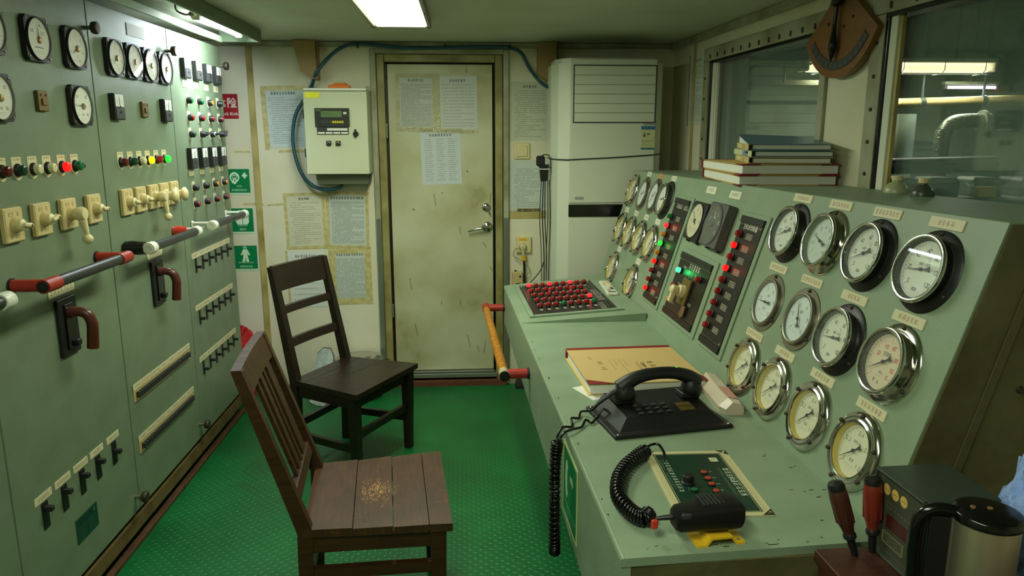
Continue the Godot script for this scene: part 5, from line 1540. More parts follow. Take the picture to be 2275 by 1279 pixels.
func paging_panel(c: Node3D) -> void:
	var o := part("paging_panel", c, desk(1.032, -0.283) * Transform3D(Basis(Vector3(0, 0, 1), deg_to_rad(-3.0)), Vector3.ZERO))
	var w := 0.328; var h := 0.212
	if not M.has("paging_print"):
		var p := Pic.new(492, 318, Color8(206, 196, 148), 99)
		p.fill([Vector2(36, 10), Vector2(456, 10), Vector2(482, 34), Vector2(482, 284), Vector2(456, 308), Vector2(36, 308), Vector2(10, 284), Vector2(10, 34)], Color8(196, 188, 142))
		p.rect(22, 30, 448, 258, Color8(16, 52, 36))
		p.frame(26, 34, 440, 250, 2, Color8(196, 188, 142))
		p.write(STROKES, "??主机????系", 148, 40, 24, 2.6, Color8(214, 214, 190), 1.0)
		for k in 3:
			p.small(150 + k * 70, 72, 60, 10, Color8(200, 204, 180), 0.8)
		p.write(STROKES, "????????????", 70, 246, 18, 2, Color8(206, 206, 184), 1.2)
		p.small(70, 270, 230, 8, Color8(190, 196, 170), 0.7)
		p.rect(60, 56, 34, 30, Color8(206, 206, 170)); p.line(70, 62, 82, 80, 3, Color8(30, 60, 44))
		for k in 5:
			p.write(STROKES, str(k + 1), 170 + k * 47, 108, 14, 1.6, Color8(190, 196, 170))
		for q in [[226, 222], [292, 222]]:
			p.small(q[0], q[1], 36, 8, Color8(190, 196, 170), 0.8)
		printed("paging_print", p, 0.35)
	obj("face_plate", made("paging_face", func(g: Geo) -> void: g.card(w, h, 0.003)), M.paging_print, o)
	for s in [Vector2(1, 1), Vector2(1, -1), Vector2(-1, 1), Vector2(-1, -1)]:
		obj("corner", made("paging_corner_%d_%d" % [s.x, s.y], func(g: Geo) -> void: g.prism([Vector2(s.x * w * 0.5, s.y * h * 0.5), Vector2(s.x * (w * 0.5 - 0.026), s.y * h * 0.5), Vector2(s.x * w * 0.5, s.y * (h * 0.5 - 0.026))], 0.003, 0.0036)), M.black, o)
		obj("screw", made("key_screw", func(r: Geo) -> void: r.lathe([Vector2(0, 0), Vector2(0.005, 0), Vector2(0.004, 0.002), Vector2(0, 0.0025)], 8)), M.chrome, o, at(s.x * (w * 0.5 - 0.008), s.y * (h * 0.5 - 0.008), 0.0036))
	obj("volume_knob", made("volume_knob", func(g: Geo) -> void: g.lathe([Vector2(0.016, 0), Vector2(0.016, 0.004), Vector2(0.0135, 0.006), Vector2(0.013, 0.020), Vector2(0.011, 0.022), Vector2(0, 0.0225)], 22)), M.black, o, at(0.012, -0.040, 0.003))
	for k in 5:
		var b := part("call_button", o, at([-0.037, -0.006, 0.023, 0.057, 0.088][k], 0.012, 0.003))
		obj("ring", made("call_ring", func(g: Geo) -> void: g.lathe([Vector2(0.0095, 0), Vector2(0.0095, 0.003), Vector2(0.007, 0.0035)], 16)), M.black, b)
		obj("cap", made("call_cap", func(g: Geo) -> void: g.lathe([Vector2(0.0072, 0), Vector2(0.0072, 0.005), Vector2(0.0055, 0.006), Vector2(0, 0.0055)], 16)), paint("call_red", Color8(184, 62, 42), 0.35), b)
	for k in 2:
		var b := part("reply_button", o, at(0.049 + 0.034 * k, -0.036, 0.003))
		obj("ring", made("call_ring", func(g: Geo) -> void: g.lathe([Vector2(0.0095, 0), Vector2(0.0095, 0.003), Vector2(0.007, 0.0035)], 16)), M.black, b)
		obj("cap", made("call_cap", func(g: Geo) -> void: g.lathe([Vector2(0.0072, 0), Vector2(0.0072, 0.005), Vector2(0.0055, 0.006), Vector2(0, 0.0055)], 16)), M.lamp_green if k == 0 else M.lamp_dark_green, b)

# ---------------------------------------------------------------- things on the back wall
func doc(key: String, sd: int, c: Color, title: String, lines: int, style := "prose") -> StandardMaterial3D:
	if M.has(key):
		return M[key]
	var p := Pic.new(232, 328, c, sd)
	var ink := Color8(48, 52, 56)
	var ts := 15.0
	p.write(STROKES, title, 116 - title.length() * ts * 0.55, 20, ts, 1.8, ink, 1.1)
	var step := 262.0 / lines
	for k in lines:
		var y := 50 + k * step
		match style:
			"prose":
				var ind := 0 if p.rng.randf() < 0.5 else 14
				p.small(26 + ind, y, (182 - ind) * (1.0 if p.rng.randf() < 0.6 else p.rng.randf_range(0.3, 0.9)), 5, ink, 0.85)
			"columns":
				for col in 3:
					p.small(22 + col * 68, y, p.rng.randf_range(34, 50), 5, ink, 0.85)
			"dense":
				p.small(22, y, 188 if p.rng.randf() < 0.85 else 120, 5, ink, 0.9)
			"form":
				if k % 3 == 0:
					p.small(26, y, p.rng.randf_range(60, 176), 5, ink, 0.85)
					p.line(26, y + 8, 204, y + 8, 1, Color8(150, 154, 156))
	return printed(key, p, 0.6)

func notice(lab: String, x0: float, x1: float, y0: float, y1: float, m: Material, z := 0.0006, turn := 0.0, group := "") -> Node3D:
	var t := thing("paper_notice", lab, "notice", roll(at((x0 + x1) / 2, (y0 + y1) / 2, z), turn), group)
	obj("sheet", made("sheet_%.3f_%.3f" % [x1 - x0, y1 - y0], func(g: Geo) -> void: g.card(x1 - x0, y1 - y0, 0.0008)), m, t)
	return t

# strips of tape round a sheet, in the sheet's own frame
func taped(t: Node3D, w: float, h: float, m: Material, sides := "tblr", tw := 0.019) -> void:
	for s in sides:
		match s:
			"t": obj("tape_strip", bar(Vector3(0.004, h / 2, 0.0012), Vector3(w + tw, tw, 0.0005)), m, t)
			"b": obj("tape_strip", bar(Vector3(-0.003, -h / 2, 0.0012), Vector3(w + tw, tw, 0.0005)), m, t)
			"l": obj("tape_strip", bar(Vector3(-w / 2, 0.002, 0.0014), Vector3(tw, h + tw * 0.8, 0.0005)), m, t)
			"r": obj("tape_strip", bar(Vector3(w / 2, -0.003, 0.0014), Vector3(tw, h + tw * 0.8, 0.0005)), m, t)

func text_on(parent: Node3D, s: String, size: float, m: Material, xf: Transform3D, bold := false) -> void:
	var f := SystemFont.new()
	f.font_names = PackedStringArray(["Droid Sans"])
	f.font_weight = 700 if bold else 400
	var tm := TextMesh.new()
	tm.text = s
	tm.font = f
	tm.font_size = 32
	tm.pixel_size = size / 32.0
	tm.depth = 0.0006
	obj("lettering", tm, m, parent, xf)

func safety_sign(lab: String, x0: float, x1: float, y0: float, y1: float, kind: String) -> void:
	var w := x1 - x0; var h := y1 - y0
	var t := thing("safety_sign", lab, "sign", at((x0 + x1) / 2, (y0 + y1) / 2, 0.0004), "green safety signs beside the switchboard")
	var p := Pic.new(256, 288, Color8(196, 222, 186), 3)
	var gr := Color8(4, 124, 70); var wh := Color8(214, 236, 204)
	p.rect(0, 0, 256, 264, gr)
	p.small(10, 274, 220, 5, Color8(60, 140, 90), 0.5)
	match kind:
		"mask":
			p.disc(76, 92, 58, wh); p.disc(76, 96, 40, gr)
			p.fill([Vector2(44, 66), Vector2(108, 66), Vector2(100, 106), Vector2(52, 106)], wh)
			p.fill([Vector2(50, 74), Vector2(102, 74), Vector2(96, 100), Vector2(56, 100)], Color8(60, 150, 100))
			p.disc(76, 128, 26, wh); p.disc(76, 150, 18, wh); p.disc(76, 128, 9, gr); p.disc(50, 146, 12, wh)
			p.rect(166, 60, 62, 24, wh); p.rect(185, 40, 24, 64, wh)
			p.write(STROKES, "??救生????", 30, 222, 22, 2.6, wh, 1.05)
		"jacket":
			p.fill([Vector2(88, 20), Vector2(168, 20), Vector2(204, 60), Vector2(204, 156), Vector2(184, 182), Vector2(132, 182), Vector2(132, 90), Vector2(126, 90), Vector2(126, 182), Vector2(72, 182), Vector2(52, 156), Vector2(52, 60)], wh)
			p.disc(129, 24, 22, gr)
			p.write(STROKES, "救生衣", 88, 224, 26, 2.8, wh, 1.06)
		"suit":
			p.disc(128, 26, 19, wh); p.disc(128, 28, 11, gr)
			p.fill([Vector2(104, 44), Vector2(152, 44), Vector2(180, 104), Vector2(164, 112), Vector2(150, 84), Vector2(152, 120), Vector2(166, 184), Vector2(136, 184), Vector2(128, 128), Vector2(120, 184), Vector2(90, 184), Vector2(104, 120), Vector2(106, 84), Vector2(92, 112), Vector2(76, 104)], wh)
			p.write(STROKES, "??生??衣", 60, 226, 22, 2.6, wh, 1.05)
	obj("sign_plate", made("sign_%.3f_%.3f" % [w, h], func(g: Geo) -> void: g.card(w, h, 0.0012)), printed("sign_" + kind, p, 0.4), t)
	text_on(t, {"mask": "EEBD", "jacket": "Lifejacket", "suit": "Immersion suit"}[kind], 0.013, M.sign_pale, at(0, -h * 0.165, 0.0015))

func back_wall_things() -> void:
	# red electric shock sign, half behind the switchboard
	var r := thing("warning_sign", "dark red electric shock warning sign above the green signs", "sign", at(-1.404, 1.762, 0.0004))
	var p := Pic.new(256, 280, Color8(158, 16, 34), 2)
	p.write(STROKES, "危险", 10, 44, 108, 14, Color8(220, 208, 196), 1.1)
	obj("sign_plate", made("red_sign", func(g: Geo) -> void: g.card(0.128, 0.144, 0.0012)), printed("red_sign_print", p, 0.45), r)
	text_on(r, "Shock Risk", 0.024, paint("letter_pale", Color8(224, 214, 204), 0.5), at(0.000, -0.044, 0.0015), true)
	safety_sign("green sign with a breathing mask, uppermost of the three green signs", -1.430, -1.303, 1.238, 1.394, "mask")
	safety_sign("green lifejacket sign, middle of the three green signs by the switchboard", -1.430, -1.298, 1.000, 1.156, "jacket")
	safety_sign("green immersion suit sign, lowest of the three green signs", -1.432, -1.290, 0.768, 0.926, "suit")

	var pale := Color8(196, 208, 208); var white := Color8(216, 220, 212); var cream := Color8(206, 204, 176)
	var n := notice("pale blue notice half hidden behind the teal cable and grey wall cabinet", -1.186, -0.950, 1.522, 1.868, doc("doc_a", 11, pale, "?????????", 22), 0.0006, 1.5)
	taped(n, 0.236, 0.346, M.tape, "tl", 0.03)
	n = notice("yellowed safety rules sheet left of the chart below the wall cabinet", -1.098, -0.868, 0.912, 1.240, doc("doc_b", 12, cream, "安全守则", 20), 0.0006, 1.2)
	taped(n, 0.230, 0.328, M.tape, "tblr")
	n = notice("densely printed sheet directly below the grey wall cabinet", -0.846, -0.606, 0.914, 1.244, doc("doc_c", 13, Color8(196, 204, 194), "????????????", 34, "dense"), 0.0006, -0.6)
	taped(n, 0.240, 0.330, M.tape, "tblr")
	n = notice("white ruled form seen through the dark chair's back", -1.108, -0.878, 0.530, 0.886, doc("doc_d", 14, white, "????????", 24, "form"), 0.0006, 1.0)
	taped(n, 0.230, 0.356, M.tape, "l", 0.014)
	n = notice("small-print sheet in brown tape right of the dark chair's back", -0.832, -0.612, 0.566, 0.890, doc("doc_e", 15, Color8(200, 208, 198), "???????????", 36, "dense"), 0.0006, 0.8)
	taped(n, 0.220, 0.324, M.tape, "tblr", 0.04)
	# scraps of old tape left on the wall
	for q in [["torn strip of old brown tape right of the red shock sign", -1.335, 1.497, 0.10, 0.012, 0.0], ["torn strip of old brown tape above the lifejacket sign", -1.29, 1.182, 0.13, 0.016, -2.0], ["long pale tape strip under the pale blue notice", -1.02, 1.500, 0.20, 0.020, 0.0], ["ragged brown tape scrap left of the safety rules sheet", -1.16, 1.178, 0.10, 0.014, 4.0]]:
		var o := thing("tape_scrap", q[0], "tape", roll(at(q[1], q[2], 0.0005), q[5]))
		obj("strip", made("scrap_%.3f" % q[3], func(g: Geo) -> void: g.prism([Vector2(-q[3] / 2, -q[4] / 2), Vector2(-q[3] * 0.2, -q[4] * 0.4), Vector2(q[3] / 2, -q[4] / 2), Vector2(q[3] * 0.46, q[4] * 0.3), Vector2(q[3] * 0.1, q[4] / 2), Vector2(-q[3] * 0.48, q[4] * 0.3)], 0.0, 0.0006)), M.tape, o)

	# papers on the door, under crinkled film
	var dz := -0.0116
	n = notice("paper under crinkled film at the door's upper hinge side", -0.398, -0.176, 1.628, 1.944, doc("doc_f", 16, Color8(186, 190, 176), "??????", 30, "dense"), dz, -0.6)
	taped(n, 0.222, 0.316, M.clear_tape, "tblr", 0.026)
	n = notice("half-filled paper at the door's upper lock side", -0.152, 0.082, 1.616, 1.944, doc("doc_g", 17, Color8(196, 200, 190), "??????", 14, "dense"), dz, 0.4)
	taped(n, 0.234, 0.328, M.clear_tape, "lb", 0.02)
	n = notice("sheet with three columns hanging lowest on the door", -0.264, -0.020, 1.296, 1.622, doc("doc_h", 18, Color8(196, 204, 204), "????????", 20, "columns"), dz, 1.4)
	taped(n, 0.244, 0.326, M.clear_tape, "t", 0.02)
	# papers between door and air conditioner
	notice("printed notice above the light switch beside the air conditioner", 0.282, 0.524, 1.560, 1.912, doc("doc_i", 19, Color8(196, 198, 176), "?????", 22), 0.0006)
	n = notice("printed notice under the light switch beside the hanging plugs", 0.280, 0.516, 1.105, 1.442, doc("doc_j", 20, Color8(198, 206, 196), "", 22), 0.0006)
	var st := Pic.new(150, 28, Color8(196, 184, 122), 44)
	st.rect(0, 3, 150, 22, Color8(120, 112, 74)); st.write(STROKES, "? ?25 10", 10, 5, 17, 2.4, Color8(30, 28, 22), 0.95)
	obj("date_strip", made("date_strip", func(g: Geo) -> void: g.card(0.15, 0.026, 0.0008)), printed("date_print", st, 0.6), n, at(0.002, -0.140, 0.0009))
	taped(n, 0.236, 0.337, M.batten, "b", 0.05)

	# light switch
	var s := thing("light_switch", "cream square light switch between two notices", "switch", at(0.3535, 1.499, 0))
	obj("plate", bar(Vector3(0, 0, 0.006), Vector3(0.1, 0.098, 0.012), 0.004), M.ivory, s)
	obj("rocker", bar(Vector3(0, 0, 0.015), Vector3(0.068, 0.068, 0.008), 0.003), M.ivory, s)
	# socket with plug and lead
	s = thing("wall_socket", "white wall socket with a plugged-in lead low beside the door", "socket", at(0.356, 0.914, 0))
	obj("plate", bar(Vector3(0.01, 0.004, 0.012), Vector3(0.095, 0.105, 0.024), 0.005), M.ivory, s)
	obj("yellow_label", bar(Vector3(0.006, 0.038, 0.0245), Vector3(0.05, 0.016, 0.001)), M.yellow, s)
	obj("plug", made("plug", func(g: Geo) -> void:
		g.X = at(0.002, -0.004, 0.024)
		g.lathe([Vector2(0.024, 0), Vector2(0.024, 0.012), Vector2(0.018, 0.03), Vector2(0.010, 0.034), Vector2(0, 0.035)], 16)
		g.X = Transform3D()
		g.tube([Vector3(0.002, -0.01, 0.045), Vector3(0.004, -0.04, 0.042), Vector3(0.008, -0.06, 0.036)], [0.014, 0.012, 0.009], 10)), paint("plug_cream", Color8(206, 196, 150), 0.5), s)
	obj("yellow_cuff", tubed([Vector3(0.009, -0.062, 0.035), Vector3(0.012, -0.092, 0.03)], 0.014, 12), M.yellow, s)
	obj("lead", tubed(smooth_path([Vector3(0.012, -0.09, 0.03), Vector3(0.014, -0.16, 0.028), Vector3(0.018, -0.30, 0.03), Vector3(0.02, -0.5, 0.03)], 6), 0.0075, 10), M.black, s)
	obj("thin_lead", tubed(smooth_path([Vector3(0.0, -0.01, 0.05), Vector3(-0.045, -0.02, 0.05), Vector3(-0.055, -0.06, 0.04), Vector3(-0.02, -0.085, 0.035), Vector3(0.03, -0.12, 0.03), Vector3(0.045, -0.17, 0.03), Vector3(0.02, -0.19, 0.03)], 6), 0.003, 8), M.batten, s)
	s = thing("socket_block", "grimy cream socket block standing just above the console edge", "socket", at(0.326, 0.695, 0.03))
	obj("body", bar(Vector3(0, 0, 0), Vector3(0.066, 0.11, 0.05), 0.006), M.ivory_plate, s)
	obj("outlet", bar(Vector3(0.004, -0.03, 0.024), Vector3(0.034, 0.03, 0.006), 0.004), M.black, s)
	obj("rocker", bar(Vector3(0.016, 0.026, 0.026), Vector3(0.014, 0.014, 0.006), 0.003), M.charcoal, s)
	obj("hook", lathed([Vector2(0, 0), Vector2(0.008, 0), Vector2(0.006, 0.008), Vector2(0, 0.01)], 10), M.black, s, pitch(at(-0.012, 0.055, 0.0), -90))

	# brown boxed-in pipes under the ceiling
	for k in 2:
		var b := thing("boxed_pipe", ["brown boxed-in pipe end under the ceiling above the wall cabinet", "brown boxed-in pipe end under the ceiling beside the air conditioner"][k], "bracket", at([0.0, 0.0][k], 0, 0))
		var pts: Array = [[Vector2(-0.985, 2.132), Vector2(-0.846, 2.132), Vector2(-0.848, 1.915), Vector2(-0.872, 1.915), Vector2(-0.946, 1.960)], [Vector2(0.445, 2.132), Vector2(0.560, 2.132), Vector2(0.560, 1.90), Vector2(0.52, 1.90), Vector2(0.440, 1.95)]][k]
		obj("cover", made("boxed_%d" % k, func(g: Geo) -> void: g.prism(pts, 0.0, 0.085)), paint("brown_cover", Color8(150, 122, 72), 0.6), b)
		obj("seam", bar(Vector3(pts[1].x - 0.004, 2.03, 0.087), Vector3(0.006, 0.19, 0.004)), M.bolt_dark, b)

	# grey control cabinet
	var c := thing("wall_cabinet", "grey control cabinet with a display hung left of the door", "cabinet", at(-0.735, 1.613, 0))
	obj("body", bar(Vector3(0, 0, 0.095), Vector3(0.356, 0.488, 0.19), 0.004), M.grey_cabinet if M.has("grey_cabinet") else paint("grey_cabinet", Color8(196, 200, 168), 0.5), c)
	var d := obj("front_door", bar(Vector3(0, -0.008, 0.198), Vector3(0.362, 0.468, 0.012), 0.004), M.grey_cabinet, c)
	obj("top_rim", bar(Vector3(0, 0.238, 0.196), Vector3(0.358, 0.014, 0.012), 0.003), M.white_plastic, c)
	for y in [0.10, -0.12]:
		obj("hinge", bar(Vector3(-0.184, y, 0.19), Vector3(0.008, 0.05, 0.02), 0.002), M.black, d)
	p = Pic.new(200, 108, Color8(58, 60, 50), 55)
	p.rect(4, 4, 192, 100, Color8(46, 48, 42)); p.rect(34, 14, 124, 38, Color8(96, 120, 74)); p.rect(40, 30, 60, 3, Color8(70, 96, 54))
	p.rect(168, 20, 20, 14, Color8(214, 212, 196)); p.line(4, 60, 196, 60, 2, Color8(30, 30, 26)); p.rect(6, 6, 26, 8, Color8(120, 124, 60))
	for k in 4:
		p.line(40 + k * 16, 72, 44 + k * 16, 86, 1.6, Color8(160, 160, 140))
	for k in 5:
		p.rect(100 + k * 14, 74, 11, 14, Color8(206, 190, 40))
	obj("display_unit", bar(Vector3(-0.02, 0.0805, 0.207), Vector3(0.196, 0.106, 0.012), 0.003), M.charcoal, d)
	obj("display_face", made("display_face", func(g: Geo) -> void: g.card(0.19, 0.1, 0.001)), printed("display_print", p, 0.35), d, at(-0.02, 0.0805, 0.213))
	obj("label_strip", bar(Vector3(-0.02, 0.006, 0.206), Vector3(0.18, 0.042, 0.006), 0.002), M.charcoal, d)
	for k in 4:
		obj("blank_label", bar(Vector3(-0.085 + k * 0.044, -0.006, 0.2095), Vector3(0.038, 0.010, 0.001)), M.white_plastic, d)
	obj("blank_label", bar(Vector3(0.006, 0.014, 0.2095), Vector3(0.116, 0.014, 0.001)), M.white_plastic, d)
	var k1 := part("door_latch", d, at(0.110, -0.012, 0.204))
	obj("boss", made("cab_latch", func(g: Geo) -> void: g.lathe([Vector2(0.016, 0), Vector2(0.016, 0.008), Vector2(0.011, 0.014), Vector2(0, 0.015)], 16)), M.black, k1)
	obj("wing", bar(Vector3(0, 0.004, 0.017), Vector3(0.012, 0.048, 0.012), 0.004), M.black, k1)
	for k in 2:
		var b := part("key_switch", d, at(-0.046 + k * 0.054, -0.064, 0.204))
		obj("body", bar(Vector3(0, 0, 0.007), Vector3(0.028, 0.028, 0.014), 0.004), M.black, b)
		obj("cap", made("cab_cap", func(g: Geo) -> void: g.lathe([Vector2(0.009, 0.013), Vector2(0.009, 0.017), Vector2(0.006, 0.018)], 14)), M.worn_steel, b)
	obj("switch_label", bar(Vector3(0.008, -0.046, 0.2045), Vector3(0.024, 0.008, 0.001)), M.ivory, d)
	obj("yellow_sticker", bar(Vector3(-0.128, 0.206, 0.2045), Vector3(0.08, 0.032, 0.001)), paint("sticker_yellow", Color8(232, 226, 20), 0.5), d)
	obj("gland_box", bar(Vector3(0.01, -0.275, 0.075), Vector3(0.30, 0.062, 0.10), 0.004), M.steel_trim, c)
	for x in [-0.15, 0.168]:
		obj("hanger", bar(Vector3(x, -0.262, 0.05), Vector3(0.012, 0.04, 0.03), 0.004), M.worn_steel, c)
		obj("hanger", bar(Vector3(x, 0.25, 0.02), Vector3(0.03, 0.03, 0.008), 0.002), M.worn_steel, c)
	# orange clip lamp lying on it
	var ol := thing("orange_beacon", "small orange plastic beacon lying on top of the grey cabinet", "beacon", at(-0.722, 1.8585, 0.10))
	obj("base", bar(Vector3(0, 0.011, 0), Vector3(0.122, 0.022, 0.06), 0.005), paint("orange_plastic", Color8(232, 120, 26), 0.4), ol)
	obj("cover", bar(Vector3(0.006, 0.026, 0), Vector3(0.075, 0.014, 0.045), 0.004), M.orange_plastic, ol)

	# teal cable from the cabinet over the door to the air conditioner
	var cab := thing("teal_cable", "thick teal cable looping from wall cabinet over the door", "cable")
	var path := [Vector3(-0.735, 1.305, 0.07), Vector3(-0.76, 1.285, 0.075), Vector3(-0.836, 1.272, 0.075), Vector3(-0.918, 1.300, 0.07), Vector3(-0.978, 1.372, 0.065), Vector3(-1.011, 1.483, 0.06), Vector3(-1.017, 1.601, 0.055), Vector3(-0.993, 1.717, 0.05), Vector3(-0.950, 1.790, 0.04), Vector3(-0.898, 1.878, 0.03), Vector3(-0.846, 1.957, 0.10), Vector3(-0.765, 2.053, 0.07), Vector3(-0.685, 2.106, 0.05), Vector3(-0.607, 2.119, 0.045), Vector3(-0.492, 2.112, 0.045), Vector3(-0.376, 2.099, 0.045), Vector3(-0.235, 2.098, 0.045), Vector3(-0.08, 2.101, 0.045), Vector3(0.144, 2.106, 0.045), Vector3(0.276, 2.102, 0.045), Vector3(0.346, 2.072, 0.045), Vector3(0.390, 1.993, 0.05), Vector3(0.432, 1.928, 0.10), Vector3(0.47, 1.89, 0.11), Vector3(0.515, 1.868, 0.10)]
	obj("sheath", tubed(smooth_path(path, 5), 0.0105, 10), M.teal_cable, cab)
	for x in [-0.615, -0.105, 0.275]:
		obj("cable_tie", bar(Vector3(x, 2.108, 0.044), Vector3(0.008, 0.03, 0.034), 0.003), M.black, cab)

	air_conditioner()

	# plugs and cords hanging from the cord round the air conditioner
	var pl := thing("hanging_plugs", "black plugs and thin cords tied up beside the air conditioner", "cables", at(0.462, 1.42, 0.30))
	obj("plug", made("hang_plug", func(g: Geo) -> void: g.hexa([Vector3(-0.02, -0.09, -0.02), Vector3(0.02, -0.085, -0.02), Vector3(0.02, -0.085, 0.015), Vector3(-0.02, -0.09, 0.015), Vector3(-0.03, 0.0, -0.025), Vector3(0.025, 0.01, -0.025), Vector3(0.025, 0.01, 0.02), Vector3(-0.03, 0.0, 0.02)])), M.black, pl)
	obj("plug", made("hang_plug_b", func(g: Geo) -> void: g.box(Vector3(-0.022, 0.028, 0.0), Vector3(0.05, 0.06, 0.036), 0.008)), M.black, pl)
	obj("loop", tubed(smooth_path([Vector3(-0.03, 0.04, 0.01), Vector3(-0.01, 0.062, 0.015), Vector3(0.025, 0.06, 0.015), Vector3(0.036, 0.02, 0.01), Vector3(0.03, -0.02, 0.01)], 6), 0.003, 8), M.black, pl)
	obj("band", bar(Vector3(0, -0.018, 0), Vector3(0.062, 0.006, 0.05), 0.002), M.white_plastic, pl)
	for k in 5:
		var x: float = [-0.016, -0.004, 0.006, 0.02, 0.03][k]
		obj("cord", tubed(smooth_path([Vector3(x, -0.08, 0), Vector3(x + 0.004 * (k - 2), -0.3, 0.0), Vector3(x + [0.004, 0.008, 0.012, -0.004, 0.002][k], -0.55, 0), Vector3(x + 0.01 - 0.003 * k, -0.95, 0)], 8), [0.0024, 0.0034, 0.003, 0.0024, 0.0026][k], 8), M.black, pl)
	obj("cord", tubed(smooth_path([Vector3(0.004, -0.56, 0), Vector3(-0.02, -0.62, 0.0), Vector3(-0.09, -0.70, 0), Vector3(-0.15, -0.73, -0.02)], 6), 0.003, 8), M.black, pl)

func air_conditioner() -> void:
	var a := thing("air_conditioner", "tall white floor-standing air conditioner in the back corner", "air conditioner", at(0.815, 0, 0.22))
	var out := [Vector2(-0.312, 0.17), Vector2(-0.315, -0.06), Vector2(-0.285, -0.155), Vector2(-0.226, -0.200), Vector2(0.258, -0.200), Vector2(0.300, -0.165), Vector2(0.312, -0.06), Vector2(0.312, 0.17)]
	obj("body", made("ac_body", func(g: Geo) -> void:
		g.X = Transform3D(Basis(Vector3(1, 0, 0), Vector3(0, 0, -1), Vector3(0, 1, 0)), Vector3.ZERO)
		g.prism(out, 0.0, 1.985)), paint("ac_white", Color8(210, 214, 194), 0.38), a)
	obj("top_cap", made("ac_top", func(g: Geo) -> void:
		g.X = Transform3D(Basis(Vector3(1, 0, 0), Vector3(0, 0, -1), Vector3(0, 1, 0)), Vector3.ZERO)
		var s := []
		for q in out:
			s.append(q * Vector2(0.94, 0.9))
		g.prism(s, 1.985, 2.012)), M.ac_white, a)
	obj("front_panel", bar(Vector3(0.017, 1.61, 0.201), Vector3(0.484, 0.79, 0.012), 0.004), M.ac_white, a)
	obj("lower_panel", bar(Vector3(0.017, 0.57, 0.201), Vector3(0.484, 1.12, 0.012), 0.004), M.ac_white, a)
	obj("display_band", bar(Vector3(0.017, 1.172, 0.2015), Vector3(0.484, 0.070, 0.013), 0.002), M.gloss_black, a)
	for k in 5:
		obj("touch_key", bar(Vector3(0.145 + 0.03 * k, 1.155, 0.2085), Vector3(0.012, 0.010, 0.001)), M.charcoal, a)
	obj("standby_lamp", bar(Vector3(0.245, 1.195, 0.2085), Vector3(0.010, 0.006, 0.002)), M.glow_red, a)
	var gr := part("air_outlet", a, at(0.025, 1.8175, 0.207))
	obj("frame", made("outlet_frame", func(g: Geo) -> void:
		for s in [1, -1]:
			g.box(Vector3(0, s * 0.154, 0.001), Vector3(0.466, 0.005, 0.004))
			g.box(Vector3(s * 0.231, 0, 0.001), Vector3(0.005, 0.31, 0.004))), M.charcoal, gr)
	for k in 6:
		obj("louvre", bar(Vector3(0, 0.1265 - 0.0506 * k, 0.003), Vector3(0.452, 0.0485, 0.007), 0.0022), M.ac_white, gr)
	var p := Pic.new(80, 132, Color8(206, 204, 150), 66)
	p.rect(0, 0, 80, 20, Color8(40, 110, 150)); p.small(14, 6, 52, 8, Color8(220, 226, 220), 0.8)
	p.fill([Vector2(14, 60), Vector2(24, 60), Vector2(19, 30)], Color8(40, 60, 50)); p.rect(11, 52, 16, 6, Color8(60, 110, 60))
	p.write(STROKES, "??", 32, 40, 10, 1.6, Color8(40, 40, 40), 1.0)
	p.line(4, 84, 76, 84, 2, Color8(60, 60, 50))
	for k in 3:
		p.small(8, 92 + k * 9, 60, 4, Color8(70, 70, 60), 0.6)
	p.rect(0, 122, 80, 10, Color8(40, 110, 120))
	obj("energy_label", made("energy_label", func(g: Geo) -> void: g.card(0.078, 0.130, 0.0008)), printed("energy_print", p, 0.5), a, at(0.219, 1.58, 0.207))
	obj("small_label", bar(Vector3(0.225, 1.655, 0.2075), Vector3(0.065, 0.010, 0.001)), M.grey_plastic, a)
	obj("maker_plate", bar(Vector3(-0.165, 1.243, 0.2075), Vector3(0.05, 0.016, 0.001)), M.grey_plastic, a)
	obj("side_sheet", made("side_sheet", func(g: Geo) -> void: g.card(0.10, 0.37, 0.0008)), doc("doc_k", 26, Color8(200, 212, 200), "??", 12), a, at(-0.3145, 1.76, 0.0, -91))
	var c := thing("tie_cord", "thin black cord tied round the white air conditioner", "cord", at(0.815, 0, 0.22))
	obj("cord", tubed([Vector3(-0.318, 1.463, -0.10), Vector3(-0.318, 1.460, 0.06), Vector3(-0.288, 1.459, 0.160), Vector3(-0.23, 1.459, 0.2105), Vector3(0.02, 1.470, 0.2105), Vector3(0.26, 1.486, 0.2105), Vector3(0.304, 1.489, 0.168), Vector3(0.316, 1.49, 0.0)], 0.0032, 8), M.black, c)

